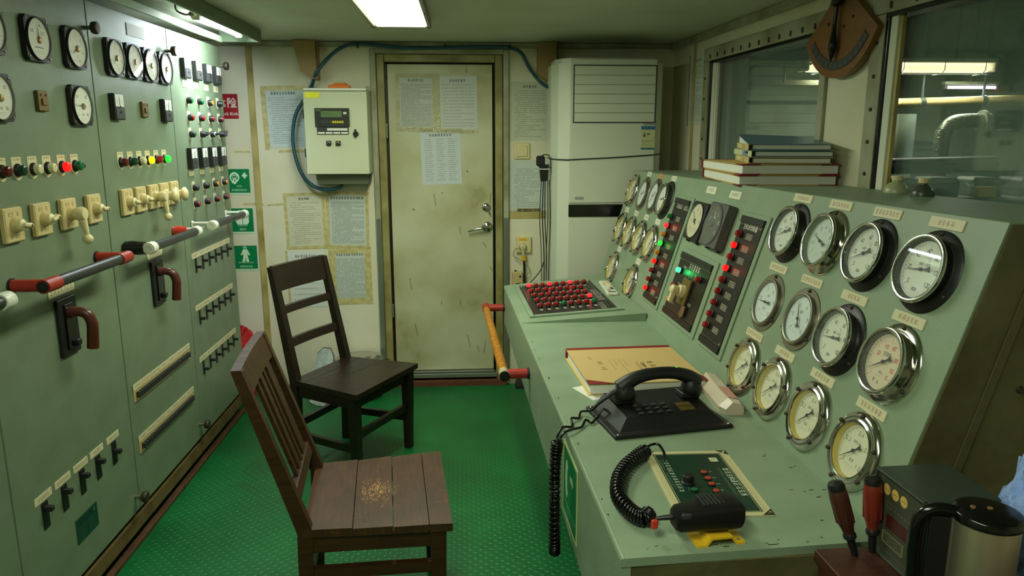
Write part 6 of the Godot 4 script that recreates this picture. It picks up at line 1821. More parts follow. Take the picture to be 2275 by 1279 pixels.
# ---------------------------------------------------------------- things at the window wall
func window_wall_things() -> void:
	var base := con(0, 0, 0)
	var n := thing("paper_notice", "narrow notice on the wall between air conditioner and first window", "notice", base * front(-1.555, 1.842, WD - 0.001))
	obj("sheet", made("wall_sheet", func(g: Geo) -> void: g.card(0.24, 0.38, 0.001)), doc("doc_l", 27, Color8(206, 212, 196), "????????", 32), n)
	for s in [1, -1]:
		obj("border", bar(Vector3(s * 0.122, 0, 0.001), Vector3(0.006, 0.39, 0.002)), M.black, n)
	# inclinometer
	var i := thing("inclinometer", "brown wooden inclinometer with black pointer on the window post", "inclinometer", base * front(0.0, 2.060, WD - 0.016))
	var pts := [Vector2(-0.085, -0.018), Vector2(-0.07, 0.01), Vector2(0.07, 0.01), Vector2(0.085, -0.01)]
	var edge := []
	for k in 15:
		var a := deg_to_rad(-33.0 - k * 114.0 / 14.0)
		edge.append(Vector2(cos(a) * 0.262, sin(a) * 0.262 - 0.004))
	pts.append(Vector2(0.236, -0.120))
	for e in edge:
		pts.append(e)
	pts.append(Vector2(-0.236, -0.126))
	obj("board", made("incl_board", func(g: Geo) -> void: g.prism(pts, -0.002, 0.020)), M.orange_wood, i)
	obj("scale_band", made("incl_band", func(g: Geo) -> void:
		var q := []
		for k in 21:
			var a := deg_to_rad(-37.0 - k * 106.0 / 20.0)
			q.append(Vector2(cos(a), sin(a)) * 0.238)
		for k in 21:
			var a := deg_to_rad(-143.0 + k * 106.0 / 20.0)
			q.append(Vector2(cos(a), sin(a)) * 0.206)
		g.prism(q, 0.020, 0.0225)), M.charcoal, i)
	for k in 13:
		var a := deg_to_rad(-40.0 - k * 100.0 / 12.0)
		obj("scale_mark", bar(Vector3(0.222, 0, 0.0228), Vector3(0.020, 0.0016, 0.0006)), M.grey_plastic, i, roll(Transform3D(), rad_to_deg(a)))
	obj("pointer", made("incl_pointer", func(g: Geo) -> void:
		g.X = Transform3D(Basis(Vector3(1, 0, 0), Vector3(0, 0, 1), Vector3(0, -1, 0)), Vector3(0, 0, 0.036))
		g.lathe([Vector2(0, -0.01), Vector2(0.030, -0.006), Vector2(0.030, 0.018), Vector2(0.012, 0.026), Vector2(0.0095, 0.08), Vector2(0.012, 0.11), Vector2(0.020, 0.145), Vector2(0.021, 0.165), Vector2(0.012, 0.190), Vector2(0.0, 0.214)], 16, 60.0, 1.0, 0.5)), M.gloss_black, i, roll(Transform3D(), -3.0))
	for s in [[-0.075, -0.075], [0.085, -0.07], [0.03, -0.095]]:
		obj("screw", lathed([Vector2(0, 0), Vector2(0.006, 0), Vector2(0.005, 0.003), Vector2(0, 0.003)], 10), M.black, i, at(s[0], s[1], 0.020))

	# books on top of the console
	for k in 2:
		book("log_volume", ["thick red and yellow log volume at the bottom of the stack on the console", "worn red and yellow log volume, second from the bottom of the stack"][k], base * Transform3D(Basis(Vector3.UP, deg_to_rad(-7.0 + k * 1.5)), Vector3(0.385, 1.4195 + 0.0385 * k, -0.24)), 0.56, 0.355, 0.037, paint("log_yellow", Color8(206, 174, 104), 0.6), M.red_binding if M.has("red_binding") else paint("red_binding", Color8(136, 24, 30), 0.5), 8 + k)
	var cov := [[paint("folder_buff", Color8(196, 182, 124), 0.6), 0.0], [paint("folder_blue_grey", Color8(112, 136, 150), 0.5), 2.0], [paint("folder_blue", Color8(86, 122, 140), 0.35), -1.0]]
	for k in 3:
		var f := thing("ring_folder", ["buff cardboard folder, lowest of the three folders on the log volumes", "buff and pale blue folder with a dark clip, between the other two folders", "folder with a blue plastic cover on top of the stack"][k], "folder", base * Transform3D(Basis(Vector3.UP, deg_to_rad(-16.0 + cov[k][1])), Vector3(0.412, 1.4970 + 0.0235 * k, -0.165)), "folders stacked on the log volumes")
		var b := bar(Vector3(0, 0.001, 0), Vector3(0.285, 0.002, 0.42), 0.0008)
		obj("lower_cover", b, cov[k][0], f)
		obj("sheets", bar(Vector3(0.006, 0.0105, 0.0), Vector3(0.262, 0.016, 0.40), 0.002), M.paper, f)
		obj("spine", bar(Vector3(-0.1415, 0.0112, 0), Vector3(0.004, 0.0225, 0.42), 0.001), [M.folder_buff, paint("folder_pale", Color8(200, 204, 160), 0.6), M.folder_buff][k], f)
		# the topmost cover bulges up over loose sheets at its far end
		var far := 0.034 if k == 2 else 0.0
		var g := Geo.new()
		g.hexa([Vector3(-0.1425, 0.0205 + far, -0.21), Vector3(0.1425, 0.0205 + far * 0.7, -0.21), Vector3(0.1425, 0.0205, 0.21), Vector3(-0.1425, 0.0205, 0.21), Vector3(-0.1425, 0.0225 + far, -0.21), Vector3(0.1425, 0.0225 + far * 0.7, -0.21), Vector3(0.1425, 0.0225, 0.21), Vector3(-0.1425, 0.0225, 0.21)])
		if k == 2:
			var w := Geo.new()
			w.hexa([Vector3(-0.136, 0.0185, -0.20), Vector3(0.136, 0.0185, -0.20), Vector3(0.136, 0.0185, 0.20), Vector3(-0.136, 0.0185, 0.20), Vector3(-0.136, 0.020 + far, -0.20), Vector3(0.136, 0.020 + far * 0.7, -0.20), Vector3(0.136, 0.0200, 0.20), Vector3(-0.136, 0.0200, 0.20)])
			obj("loose_sheets", w.mesh(), M.paper, f)
		obj("upper_cover", g.mesh(), [M.folder_buff, M.folder_blue_grey, M.folder_blue][k], f)
		if k == 1:
			obj("blue_label", bar(Vector3(-0.1442, 0.011, 0.075), Vector3(0.001, 0.018, 0.12)), paint("label_blue", Color8(112, 150, 168), 0.5), f)
			obj("clip", bar(Vector3(-0.1450, 0.014, 0.115), Vector3(0.004, 0.008, 0.05), 0.002), M.black, f)
		else:
			for j in 2:
				obj("spine_label", bar(Vector3(-0.1440, 0.011, -0.08 + 0.14 * j), Vector3(0.001, 0.014, 0.07)), [M.tag_cream, paint("label_tan", Color8(190, 150, 96), 0.6)][j], f)
	# bottles on the ledge against the glass
	for k in 2:
		var b := thing("bottle", ["pale plastic bottle with cream cap behind the console top", "darker bottle with a wire bail right of the cream-capped bottle"][k], "bottle", base * Transform3D(Basis(), Vector3(0.49, 1.4255, 0.46 + 0.125 * k)))
		var s := 1.0 - 0.12 * k
		obj("body", made("bottle_%d" % k, func(g: Geo) -> void:
			g.X = Transform3D(Basis(Vector3(1, 0, 0), Vector3(0, 0, -1), Vector3(0, 1, 0)), Vector3.ZERO)
			g.lathe([Vector2(0, 0), Vector2(0.036 * s, 0.0), Vector2(0.036 * s, 0.012), Vector2(0.026 * s, 0.026), Vector2(0.014 * s, 0.034), Vector2(0.013 * s, 0.040), Vector2(0, 0.040)], 20)), paint("bottle_pale", Color8(166, 172, 132), 0.3) if k == 0 else paint("bottle_dark", Color8(70, 82, 66), 0.3), b)
		obj("cap", made("bottle_cap_%d" % k, func(g: Geo) -> void:
			g.X = Transform3D(Basis(Vector3(1, 0, 0), Vector3(0, 0, -1), Vector3(0, 1, 0)), Vector3.ZERO)
			g.lathe([Vector2(0, 0.038), Vector2(0.016 * s, 0.038), Vector2(0.016 * s, 0.052), Vector2(0, 0.053)], 18)), M.ivory, b)

func book(called: String, lab: String, xf: Transform3D, l: float, w: float, th: float, cover: Material, binding: Material, sd: int) -> Node3D:
	var b := thing(called, lab, "book", xf)
	var ct := 0.0028
	obj("page_block", bar(Vector3(0.0, th / 2, 0), Vector3(w - 0.012, th - 2 * ct, l - 0.012), 0.002), M.paper, b)
	for s in [0, 1]:
		var y: float = ct / 2 + s * (th - ct)
		obj("cover", bar(Vector3(0, y, 0.006), Vector3(w, ct, l - 0.012), 0.0008), cover, b)
		for c in [1, -1]:
			obj("corner_cloth", made("corner_%d_%.3f" % [c, w], func(g: Geo) -> void:
				g.X = Transform3D(Basis(Vector3(1, 0, 0), Vector3(0, 0, 1), Vector3(0, -1, 0)), Vector3.ZERO)
				g.prism([Vector2(c * w / 2, l / 2), Vector2(c * (w / 2 - 0.07), l / 2), Vector2(c * w / 2, l / 2 - 0.07)], -ct / 2 - 0.0004, ct / 2 + 0.0004)), binding, b, at(0, y, 0.0005))
		obj("spine_cloth", bar(Vector3(0, y, -l / 2 + 0.02), Vector3(w + 0.0008, ct + 0.0008, 0.04), 0.0006), binding, b)
	obj("spine", bar(Vector3(0, th / 2, -l / 2), Vector3(w, th, 0.005), 0.0015), binding, b)
	return b

# ---------------------------------------------------------------- things on the desk
func desk_things() -> void:
	var base := con(0, 0, 0)
	# remote control against the face
	var t := thing("remote_control", "white remote control beside the red-button panel", "remote control", base * desk(-0.995, -0.052, 0.832) * Transform3D(Basis(Vector3(0, 0, 1), deg_to_rad(-4.0)), Vector3.ZERO))
	obj("body", bar(Vector3(0, 0, 0.009), Vector3(0.30, 0.055, 0.018), 0.006), M.white_plastic, t)
	obj("screen", bar(Vector3(0.132, 0, 0.0183), Vector3(0.022, 0.036, 0.001)), M.black, t)
	for k in 3:
		for j in 2:
			obj("key", bar(Vector3(-0.1 + 0.05 * k, -0.012 + 0.024 * j, 0.0186), Vector3(0.03, 0.014, 0.003), 0.001), paint("key_yellow", Color8(214, 176, 96), 0.5) if (k + j) % 2 else M.tag_cream, t)
	obj("key", bar(Vector3(0.055, 0.010, 0.0186), Vector3(0.04, 0.016, 0.003), 0.001), M.charcoal, t)
	obj("key", bar(Vector3(0.09, -0.010, 0.0186), Vector3(0.03, 0.016, 0.003), 0.001), M.grey_plastic, t)

	# open-spined log book, spine towards the door
	var lb := thing("log_book", "tan engine log book with red spine lying on the desk", "book", base * desk(0.232, -0.248) * Transform3D(Basis(Vector3(0, 0, 1), deg_to_rad(1.0)), Vector3.ZERO))
	var w := 0.395; var h := 0.385; var th := 0.038
	obj("page_block", made("log_pages", func(g: Geo) -> void: g.box(Vector3(0.004, 0, th / 2), Vector3(w - 0.016, h - 0.014, th - 0.006), 0.002)), M.paper, lb)
	obj("lower_cover", bar(Vector3(0, 0, 0.0015), Vector3(w, h, 0.003), 0.0008), M.log_yellow, lb)
	var p := Pic.new(400, 390, Color8(208, 176, 116), 71)
	var ink := Color8(84, 56, 26)
	p.write(STROKES, "轮机日志", 186, 120, 22, 2.2, ink, 1.7)
	p.line(190, 176, 330, 176, 1.2, ink); p.line(190, 182, 330, 182, 1.2, ink)
	for k in 4:
		p.small(150, 212 + k * 17, p.rng.randf_range(60, 160), 6, ink, 0.55)
	p.write(STROKES, "?? ??", 170, 296, 16, 1.6, ink, 1.2)
	for k in 5:
		p.small(110, 330 - k * 2, 40, 3, ink, 0.3)
	obj("upper_cover", made("log_cover", func(g: Geo) -> void: g.card(w, h, 0.003)), printed("log_print", p, 0.62), lb, at(0, 0, th - 0.003))
	text_on(lb, "Engine Log Book", 0.017, paint("log_ink", Color8(84, 56, 26), 0.7), at(0.06, 0.035, th + 0.0002))
	obj("spine", bar(Vector3(-w / 2, 0, th / 2), Vector3(0.006, h, th + 0.001), 0.002), M.red_binding, lb)
	obj("spine_cloth", bar(Vector3(-w / 2 + 0.012, 0, th), Vector3(0.024, h, 0.001)), M.red_binding, lb)
	for c in [1, -1]:
		obj("corner_cloth", made("log_corner_%d" % c, func(g: Geo) -> void: g.prism([Vector2(w / 2, c * h / 2), Vector2(w / 2, c * (h / 2 - 0.085)), Vector2(w / 2 - 0.045, c * h / 2)], th - 0.0028, th + 0.0005)), M.red_binding, lb)
	var lp := thing("loose_paper", "loose white sheet sticking out from under the log book", "paper", base * desk(0.400, -0.418, 0.8004) * Transform3D(Basis(Vector3(0, 0, 1), deg_to_rad(20.0)), Vector3.ZERO))
	obj("sheet", bar(Vector3.ZERO, Vector3(0.13, 0.075, 0.0006)), M.paper, lp)

	telephone(base)

	# pouch
	var po := thing("pencil_pouch", "pale crumpled plastic pouch lying against the gauge face", "pouch", base * desk(0.492, -0.038) * Transform3D(Basis(Vector3(0, 0, 1), deg_to_rad(-4.0)), Vector3.ZERO))
	obj("bag", made("pouch", func(g: Geo) -> void:
		var a := [Vector2(-0.036, 0), Vector2(0.036, 0), Vector2(0.040, 0.012), Vector2(0.022, 0.036), Vector2(-0.010, 0.042), Vector2(-0.038, 0.018)]
		var ring := func(x: float, s: float, dy: float) -> Array:
			var o := []
			for q in a:
				o.append(Vector3(x, q.x * s + dy, q.y * (0.75 + 0.25 * s)))
			return o
		var rs := [ring.call(-0.135, 0.82, 0.004), ring.call(-0.06, 1.0, 0.0), ring.call(0.03, 0.96, -0.002), ring.call(0.11, 1.0, 0.0), ring.call(0.14, 0.7, 0.002)]
		for k in 4:
			for j in 6:
				var A: Vector3 = rs[k][j]; var B: Vector3 = rs[k][(j + 1) % 6]; var C: Vector3 = rs[k + 1][(j + 1) % 6]; var D: Vector3 = rs[k + 1][j]
				var nn := (B - A).cross(D - A).normalized()
				if nn.dot((A + C) * 0.5 - Vector3((A.x + C.x) * 0.5, 0, 0.02)) < 0.0:
					nn = -nn
				g.quad(A, B, C, D, nn)
		for e in [0, 4]:
			g.poly(rs[e])), paint("pouch_plastic", Color8(206, 190, 168), 0.35), po)
	obj("seal", made("pouch_seal", func(g: Geo) -> void: g.box(Vector3(0.06, 0.0, 0.042), Vector3(0.10, 0.03, 0.002), 0.001)), paint("seal_pink", Color8(196, 140, 124), 0.5), po, Transform3D(Basis(Vector3(1, 0, 0), deg_to_rad(-8.0)), Vector3(0, 0, -0.001)))

	# microphone on its yellow clip
	var br := thing("microphone_clip", "bent yellow clip under the hand microphone at desk edge", "clip", base * flat(1.272, -0.345, 0.8, 4.0))
	obj("strip", made("clip", func(g: Geo) -> void:
		var pr := [Vector2(-0.052, 0.0), Vector2(-0.030, 0.0), Vector2(-0.020, 0.014), Vector2(0.020, 0.014), Vector2(0.030, 0.0), Vector2(0.050, 0.0), Vector2(0.050, 0.004), Vector2(0.033, 0.004), Vector2(0.023, 0.018), Vector2(-0.023, 0.018), Vector2(-0.033, 0.004), Vector2(-0.052, 0.004)]
		g.X = Transform3D(Basis(Vector3(1, 0, 0), Vector3(0, 0, 1), Vector3(0, -1, 0)), Vector3(0, 0.02, 0))
		g.prism(pr, 0.0, 0.052)), M.yellow, br)
	obj("screw", lathed([Vector2(0, 0), Vector2(0.004, 0), Vector2(0, 0.003)], 8), M.worn_steel, br, at(0.04, -0.02, 0.004))
	var mi := thing("hand_microphone", "black hand microphone with coiled cord on the paging panel", "microphone", base * flat(1.262, -0.362, 0.8185, 4.0))
	obj("body", made("mic_body", func(g: Geo) -> void:
		# rounded shell, wider at the grille end
		var sec := [[-0.070, 0.020, 0.018, 0.020], [-0.062, 0.026, 0.024, 0.021], [-0.03, 0.029, 0.026, 0.023], [0.0, 0.033, 0.029, 0.026], [0.045, 0.036, 0.031, 0.028], [0.062, 0.035, 0.029, 0.028], [0.070, 0.028, 0.022, 0.028]]
		var rings := []
		for s in sec:
			var ring := []
			for k in 20:
				var a := TAU * k / 20.0
				var cx := signf(cos(a)) * pow(absf(cos(a)), 0.45); var cz := signf(sin(a)) * pow(absf(sin(a)), 0.45)
				ring.append([Vector3(s[0], cx * s[1], s[3] + 0.004 + cz * s[2] * 0.92), Vector3(0, signf(cos(a)) * pow(absf(cos(a)), 1.55), signf(sin(a)) * pow(absf(sin(a)), 1.55)).normalized()])
			rings.append(ring)
		for k in sec.size() - 1:
			for j in 20:
				var j1 := (j + 1) % 20
				g.quadn(rings[k][j][0], rings[k][j1][0], rings[k + 1][j1][0], rings[k + 1][j][0], rings[k][j][1], rings[k][j1][1], rings[k + 1][j1][1], rings[k + 1][j][1])
		for e in [0, sec.size() - 1]:
			var nn := Vector3(-1 if e == 0 else 1, 0, 0)
			for j in 20:
				g.tri(Vector3(sec[e][0], 0, sec[e][3]), rings[e][j][0], rings[e][(j + 1) % 20][0], nn, nn, nn)), paint("mic_black", Color8(20, 20, 19), 0.4), mi)
	for k in 9:
		obj("grille_rib", bar(Vector3(-0.012 + 0.0085 * k, 0.006, 0.0565), Vector3(0.0045, 0.046, 0.006), 0.0015), M.dark_rubber, mi)
	obj("talk_bar", bar(Vector3(-0.052, -0.018, 0.040), Vector3(0.022, 0.018, 0.012), 0.003), M.charcoal, mi)
	obj("cord_boot", tubed([Vector3(-0.066, 0.008, 0.024), Vector3(-0.082, 0.012, 0.022), Vector3(-0.100, 0.018, 0.018)], [0.006, 0.0055, 0.004], 10), M.black, mi)
	# the coil lies round the panel's corner and ends in the plate
	var inv := mi.transform.affine_inverse() * base
	var cp := []
	for q in [[1.205, -0.463, 0.822], [1.215, -0.480, 0.8195], [1.190, -0.497, 0.8195], [1.125, -0.508, 0.8195], [1.050, -0.492, 0.8195], [0.985, -0.462, 0.8195], [0.925, -0.418, 0.818], [0.893, -0.385, 0.820]]:
		cp.append(inv * Vector3(q[1], q[2], q[0]))
	obj("coiled_cord", tubed(coil(cp, 0.0150, 36, 10), 0.0040, 6), M.gloss_black, mi)
	var tail := [inv * Vector3(-0.385, 0.822, 0.893)]
	for q in [[0.878, -0.368, 0.828], [0.880, -0.348, 0.830], [0.905, -0.340, 0.818], [0.918, -0.344, 0.804]]:
		tail.append(inv * Vector3(q[1], q[2], q[0]))
	obj("cord_tail", tubed(smooth_path(tail, 6), 0.0034, 8), M.gloss_black, mi)
	obj("red_tie", made("red_tie", func(g: Geo) -> void: g.box(Vector3(-0.108, 0.004, 0.014), Vector3(0.014, 0.010, 0.020), 0.003)), M.red_tape, mi)

	# green telephone sign on the front board
	var s := thing("telephone_sign", "green emergency telephone sign on the desk's front board", "sign", base * front(0.765, 0.655, DESK_FRONT + 0.0015))
	p = Pic.new(256, 256, Color8(204, 216, 150), 4)
	p.rect(12, 12, 232, 232, Color8(4, 124, 70))
	var wh := Color8(206, 226, 186)
	p.fill([Vector2(50, 60), Vector2(74, 44), Vector2(90, 64), Vector2(80, 84), Vector2(80, 140), Vector2(92, 158), Vector2(76, 182), Vector2(52, 168), Vector2(44, 116)], wh)
	p.fill([Vector2(132, 72), Vector2(164, 72), Vector2(164, 60), Vector2(190, 84), Vector2(164, 108), Vector2(164, 96), Vector2(132, 96)], wh)
	p.line(28, 200, 228, 200, 3, wh); p.small(60, 208, 140, 10, wh, 0.9); p.small(60, 224, 140, 8, wh, 0.8)
	obj("sign_plate", made("phone_sign", func(g: Geo) -> void: g.card(0.215, 0.212, 0.0012)), printed("phone_sign_print", p, 0.4), s)
	# slim brass pen behind the telephone
	var pen := thing("ballpoint_pen", "gold-coloured pen lying behind the telephone handset", "pen", base * flat(0.545, -0.265, 0.8, 8.0))
	obj("barrel", tubed([Vector3(-0.07, 0, 0.006), Vector3(0.05, 0, 0.006)], 0.0052, 10), M.brass, pen)
	obj("tip", tubed([Vector3(0.05, 0, 0.006), Vector3(0.068, 0, 0.006)], [0.005, 0.001], 10), M.chrome, pen)

func telephone(base: Transform3D) -> void:
	var t := thing("telephone", "black desk telephone with its handset on and coiled cord", "telephone", base * flat(0.638, -0.278, 0.8, 8.5))
	var b := paint("phone_black", Color8(20, 20, 20), 0.48)
	obj("base_plate", bar(Vector3(0, 0, 0.006), Vector3(0.352, 0.236, 0.012), 0.004), b, t)
	obj("body", made("phone_body", func(g: Geo) -> void:
		g.hexa([Vector3(-0.158, -0.100, 0.010), Vector3(0.160, -0.100, 0.010), Vector3(0.160, 0.105, 0.010), Vector3(-0.158, 0.105, 0.010), Vector3(-0.118, -0.055, 0.036), Vector3(0.135, -0.055, 0.036), Vector3(0.140, 0.098, 0.054), Vector3(-0.128, 0.098, 0.054)])), b, t)
	for s in [Vector2(1, 1), Vector2(1, -1), Vector2(-1, 1), Vector2(-1, -1)]:
		obj("screw", made("key_screw", func(r: Geo) -> void: r.lathe([Vector2(0, 0), Vector2(0.005, 0), Vector2(0.004, 0.002), Vector2(0, 0.0025)], 8)), M.chrome, t, at(s.x * 0.164, s.y * 0.106, 0.012))
	var top := Transform3D(Basis(Vector3(1, 0, 0), atan2(0.022, 0.153)), Vector3(0, -0.055, 0.0362))
	for k in 4:
		for j in 3:
			obj("key", made("phone_key", func(g: Geo) -> void: g.box(Vector3(0, 0, 0.002), Vector3(0.017, 0.011, 0.004), 0.0015)), M.charcoal, t, top * at(-0.070 + 0.028 * k, 0.012 + 0.021 * j, 0))
			obj("key_mark", made("phone_mark", func(g: Geo) -> void: g.box(Vector3(0, 0, 0.0044), Vector3(0.004, 0.004, 0.0004))), M.aluminium, t, top * at(-0.070 + 0.028 * k, 0.012 + 0.021 * j, 0))
	obj("gold_plate", bar(Vector3(0.072, 0.030, 0.001), Vector3(0.044, 0.044, 0.002)), M.bronze_plate, t, top)
	obj("gold_split", bar(Vector3(0.072, 0.030, 0.0022), Vector3(0.044, 0.002, 0.0005)), M.black, t, top)
	for x in [-0.105, 0.100]:
		obj("cradle", bar(Vector3(x + 0.012, 0.040, 0.056), Vector3(0.060, 0.060, 0.020), 0.006), b, t)
	# handset
	var hs := part("handset", t, at(0.014, 0.030, 0.064))
	obj("grip", made("handset_grip", func(g: Geo) -> void:
		var path := smooth_path([Vector3(-0.118, 0, 0.026), Vector3(-0.090, 0, 0.046), Vector3(-0.05, 0, 0.059), Vector3(0, 0, 0.063), Vector3(0.05, 0, 0.059), Vector3(0.090, 0, 0.046), Vector3(0.118, 0, 0.026)], 4)
		var rr := []
		for k in path.size():
			rr.append(lerpf(0.0175, 0.026, pow(absf(2.0 * k / (path.size() - 1) - 1.0), 2.2)))
		g.tube(path, rr, 14)), M.phone_black, hs)
	for x in [-0.105, 0.105]:
		obj("cup", made("handset_cup", func(g: Geo) -> void: g.lathe([Vector2(0, -0.006), Vector2(0.027, -0.005), Vector2(0.032, 0.002), Vector2(0.031, 0.016), Vector2(0.025, 0.034), Vector2(0.014, 0.046), Vector2(0, 0.050)], 20, 60.0)), M.phone_black, hs, at(x, 0, 0))
	obj("ring_lamp", bar(Vector3(0.052, 0, 0.0755), Vector3(0.010, 0.006, 0.003), 0.001), M.glow_green, hs)
	obj("ring_lamp", bar(Vector3(0.036, 0, 0.0768), Vector3(0.010, 0.006, 0.003), 0.001), M.lamp_red, hs)
	obj("cord_boot", tubed([Vector3(-0.128, 0, 0.022), Vector3(-0.146, 0, 0.014), Vector3(-0.160, -0.002, 0.004)], [0.009, 0.008, 0.006], 10), M.charcoal, hs)
	# cord: two strands across the desk, then hanging coil
	var inv := t.transform.affine_inverse() * base
	var conv := func(pts: Array) -> Array:
		var o := []
		for q in pts:
			o.append(inv * Vector3(q[0], q[1], q[2]))
		return o
	var a: Array = conv.call([[-0.424, 0.866, 0.630], [-0.446, 0.846, 0.622], [-0.466, 0.822, 0.612], [-0.490, 0.812, 0.590], [-0.505, 0.806, 0.625], [-0.528, 0.812, 0.640], [-0.535, 0.806, 0.685], [-0.562, 0.811, 0.700], [-0.579, 0.800, 0.722], [-0.585, 0.785, 0.735]])
	var c: Array = conv.call([[-0.415, 0.822, 0.640], [-0.435, 0.832, 0.630], [-0.455, 0.812, 0.640], [-0.475, 0.806, 0.665], [-0.490, 0.812, 0.655], [-0.508, 0.806, 0.690], [-0.535, 0.811, 0.715], [-0.562, 0.811, 0.735], [-0.578, 0.800, 0.748], [-0.585, 0.785, 0.752]])
	obj("cord_strand", tubed(smooth_path(a, 6), 0.0036, 8), M.gloss_black, t)
	obj("cord_strand", tubed(smooth_path(c, 6), 0.0036, 8), M.gloss_black, t)
	obj("coiled_cord", tubed(coil(conv.call([[-0.585, 0.787, 0.735], [-0.590, 0.70, 0.738], [-0.590, 0.60, 0.742], [-0.590, 0.50, 0.748], [-0.590, 0.468, 0.752]]), 0.0125, 28, 10), 0.0040, 6), M.gloss_black, t)
	obj("coiled_cord", tubed(coil(conv.call([[-0.585, 0.787, 0.752], [-0.592, 0.72, 0.756], [-0.592, 0.60, 0.760], [-0.591, 0.50, 0.760], [-0.590, 0.466, 0.756]]), 0.0125, 28, 10), 0.0040, 6), M.gloss_black, t)

# ---------------------------------------------------------------- near right corner
func work_corner() -> void:
	var base := con(0, 0, 0)
	var t := thing("work_table", "dark brown wooden table end in the near corner", "table", base * Transform3D(Basis(), Vector3(0.14, 0, 1.66)))
	for k in 5:
		obj("plank", bar(Vector3(-0.243 + 0.128 * k, 0.787, 0), Vector3(0.126, 0.026, 0.66), 0.004), M.table_wood, t)
	obj("apron", bar(Vector3(-0.29, 0.72, 0), Vector3(0.022, 0.108, 0.64), 0.003), M.table_wood, t)
	obj("apron", bar(Vector3(0, 0.72, -0.308), Vector3(0.56, 0.108, 0.022), 0.003), M.table_wood, t)
	for x in [-0.27, 0.30]:
		for z in [-0.29, 0.29]:
			obj("leg", bar(Vector3(x, 0.335, z), Vector3(0.05, 0.67, 0.05), 0.004), M.table_wood, t)
	# two screwdrivers stuck in the table
	for k in 2:
		var xf: Transform3D = base * Transform3D(Basis(), [Vector3(-0.098, 0.800, 1.360), Vector3(-0.058, 0.800, 1.352)][k])
		var s := thing("screwdriver", ["dark red screwdriver leaning, left of the pair stuck in the table", "brighter red upright screwdriver nearest the meter box"][k], "screwdriver", xf * Transform3D(Basis.from_euler(Vector3([-0.10, -0.05][k], 0, [0.30, 0.06][k])).scaled(Vector3.ONE * 1.13), Vector3.ZERO), "screwdrivers stuck in the table")
		var turn := Transform3D(Basis(Vector3(1, 0, 0), Vector3(0, 0, -1), Vector3(0, 1, 0)), Vector3.ZERO)
		obj("shank", made("driver_shank", func(g: Geo) -> void: g.lathe([Vector2(0, -0.012), Vector2(0.0045, -0.012), Vector2(0.0055, 0.0), Vector2(0.007, 0.03), Vector2(0.011, 0.034), Vector2(0.011, 0.040), Vector2(0.0085, 0.044)], 14)), M.black, s, turn)
		obj("handle", made("driver_handle", func(g: Geo) -> void: g.lathe([Vector2(0.0085, 0.040), Vector2(0.0105, 0.052), Vector2(0.0135, 0.062), Vector2(0.0150, 0.085), Vector2(0.0155, 0.110), Vector2(0.0145, 0.124), Vector2(0.0125, 0.128)], 16)), paint("grip_dark", Color8(74, 34, 24), 0.5) if k == 0 else paint("grip_red", Color8(122, 38, 26), 0.45), s, turn)
		for j in 7:
			var a := TAU * j / 7.0
			obj("grip_rib", made("driver_rib", func(g: Geo) -> void: g.box(Vector3(0.0142, 0, 0.088), Vector3(0.003, 0.005, 0.05), 0.001)), M.grip_dark if k == 0 else M.grip_red, s, turn * roll(Transform3D(), rad_to_deg(a)))
		obj("cap", made("driver_cap", func(g: Geo) -> void: g.lathe([Vector2(0.0140, 0.122), Vector2(0.0145, 0.130), Vector2(0.0125, 0.136), Vector2(0, 0.139)], 16)), M.black, s, turn)
	# instrument box
	var m := thing("meter_box", "dark green-grey instrument box with red display on the table", "instrument", base * front(1.402, 0.801, -0.046))
	var w := 0.150; var h := 0.168; var d := 0.14
	var gm := paint("meter_box_green", Color8(54, 64, 54), 0.42)
	obj("case", bar(Vector3(0, h / 2, -d / 2), Vector3(w, h, d), 0.004), gm, m)
	for s in [1, -1]:
		obj("lip", bar(Vector3(s * (w / 2 - 0.003), h / 2, 0.003), Vector3(0.006, h, 0.010), 0.002), gm, m)
		obj("lip", bar(Vector3(0, h / 2 + s * (h / 2 - 0.003), 0.003), Vector3(w, 0.006, 0.010), 0.002), gm, m)
	var p := Pic.new(180, 200, Color8(62, 66, 52), 88)
	for k in 3:
		p.disc(36 + k * 34, 34, 14, Color8(206, 172, 92)); p.small(28 + k * 34, 32, 16, 5, Color8(80, 60, 30), 0.8)
	p.small(26, 62, 60, 4, Color8(120, 120, 96), 0.7)
	for k in 7:
		p.disc(46 + k * 14, 74, 3, Color8(120, 84, 60))
	p.rect(46, 92, 82, 36, Color8(70, 20, 22)); p.small(54, 102, 60, 14, Color8(110, 24, 26), 0.5)
	p.frame(36, 140, 84, 30, 2, Color8(160, 150, 100))
	for k in 3:
		p.frame(40 + k * 27, 146, 22, 18, 1, Color8(150, 142, 100)); p.small(44 + k * 27, 152, 14, 5, Color8(150, 142, 100), 0.8)
	p.rect(140, 150, 22, 26, Color8(206, 176, 90)); p.rect(146, 156, 16, 16, Color8(14, 14, 12))
	p.small(60, 186, 90, 4, Color8(120, 120, 96), 0.7)
	obj("face_plate", made("meter_face", func(g: Geo) -> void: g.card(w - 0.012, h - 0.012, 0.001)), printed("meter_print", p, 0.4), m, at(0, h / 2, 0.0002))
	obj("corner_screw", lathed([Vector2(0, 0), Vector2(0.006, 0), Vector2(0.005, 0.004), Vector2(0, 0.004)], 10), M.chrome, m, at(w / 2 - 0.012, h - 0.045, 0.006))
	# insulated steel mug
	var k := thing("steel_mug", "brushed steel insulated mug with black lid and handle", "mug", base * Transform3D(Basis(Vector3.UP, deg_to_rad(-20.0)), Vector3(0.004, 0.8005, 1.552)))
	var up := Transform3D(Basis(Vector3(1, 0, 0), Vector3(0, 0, -1), Vector3(0, 1, 0)), Vector3.ZERO)
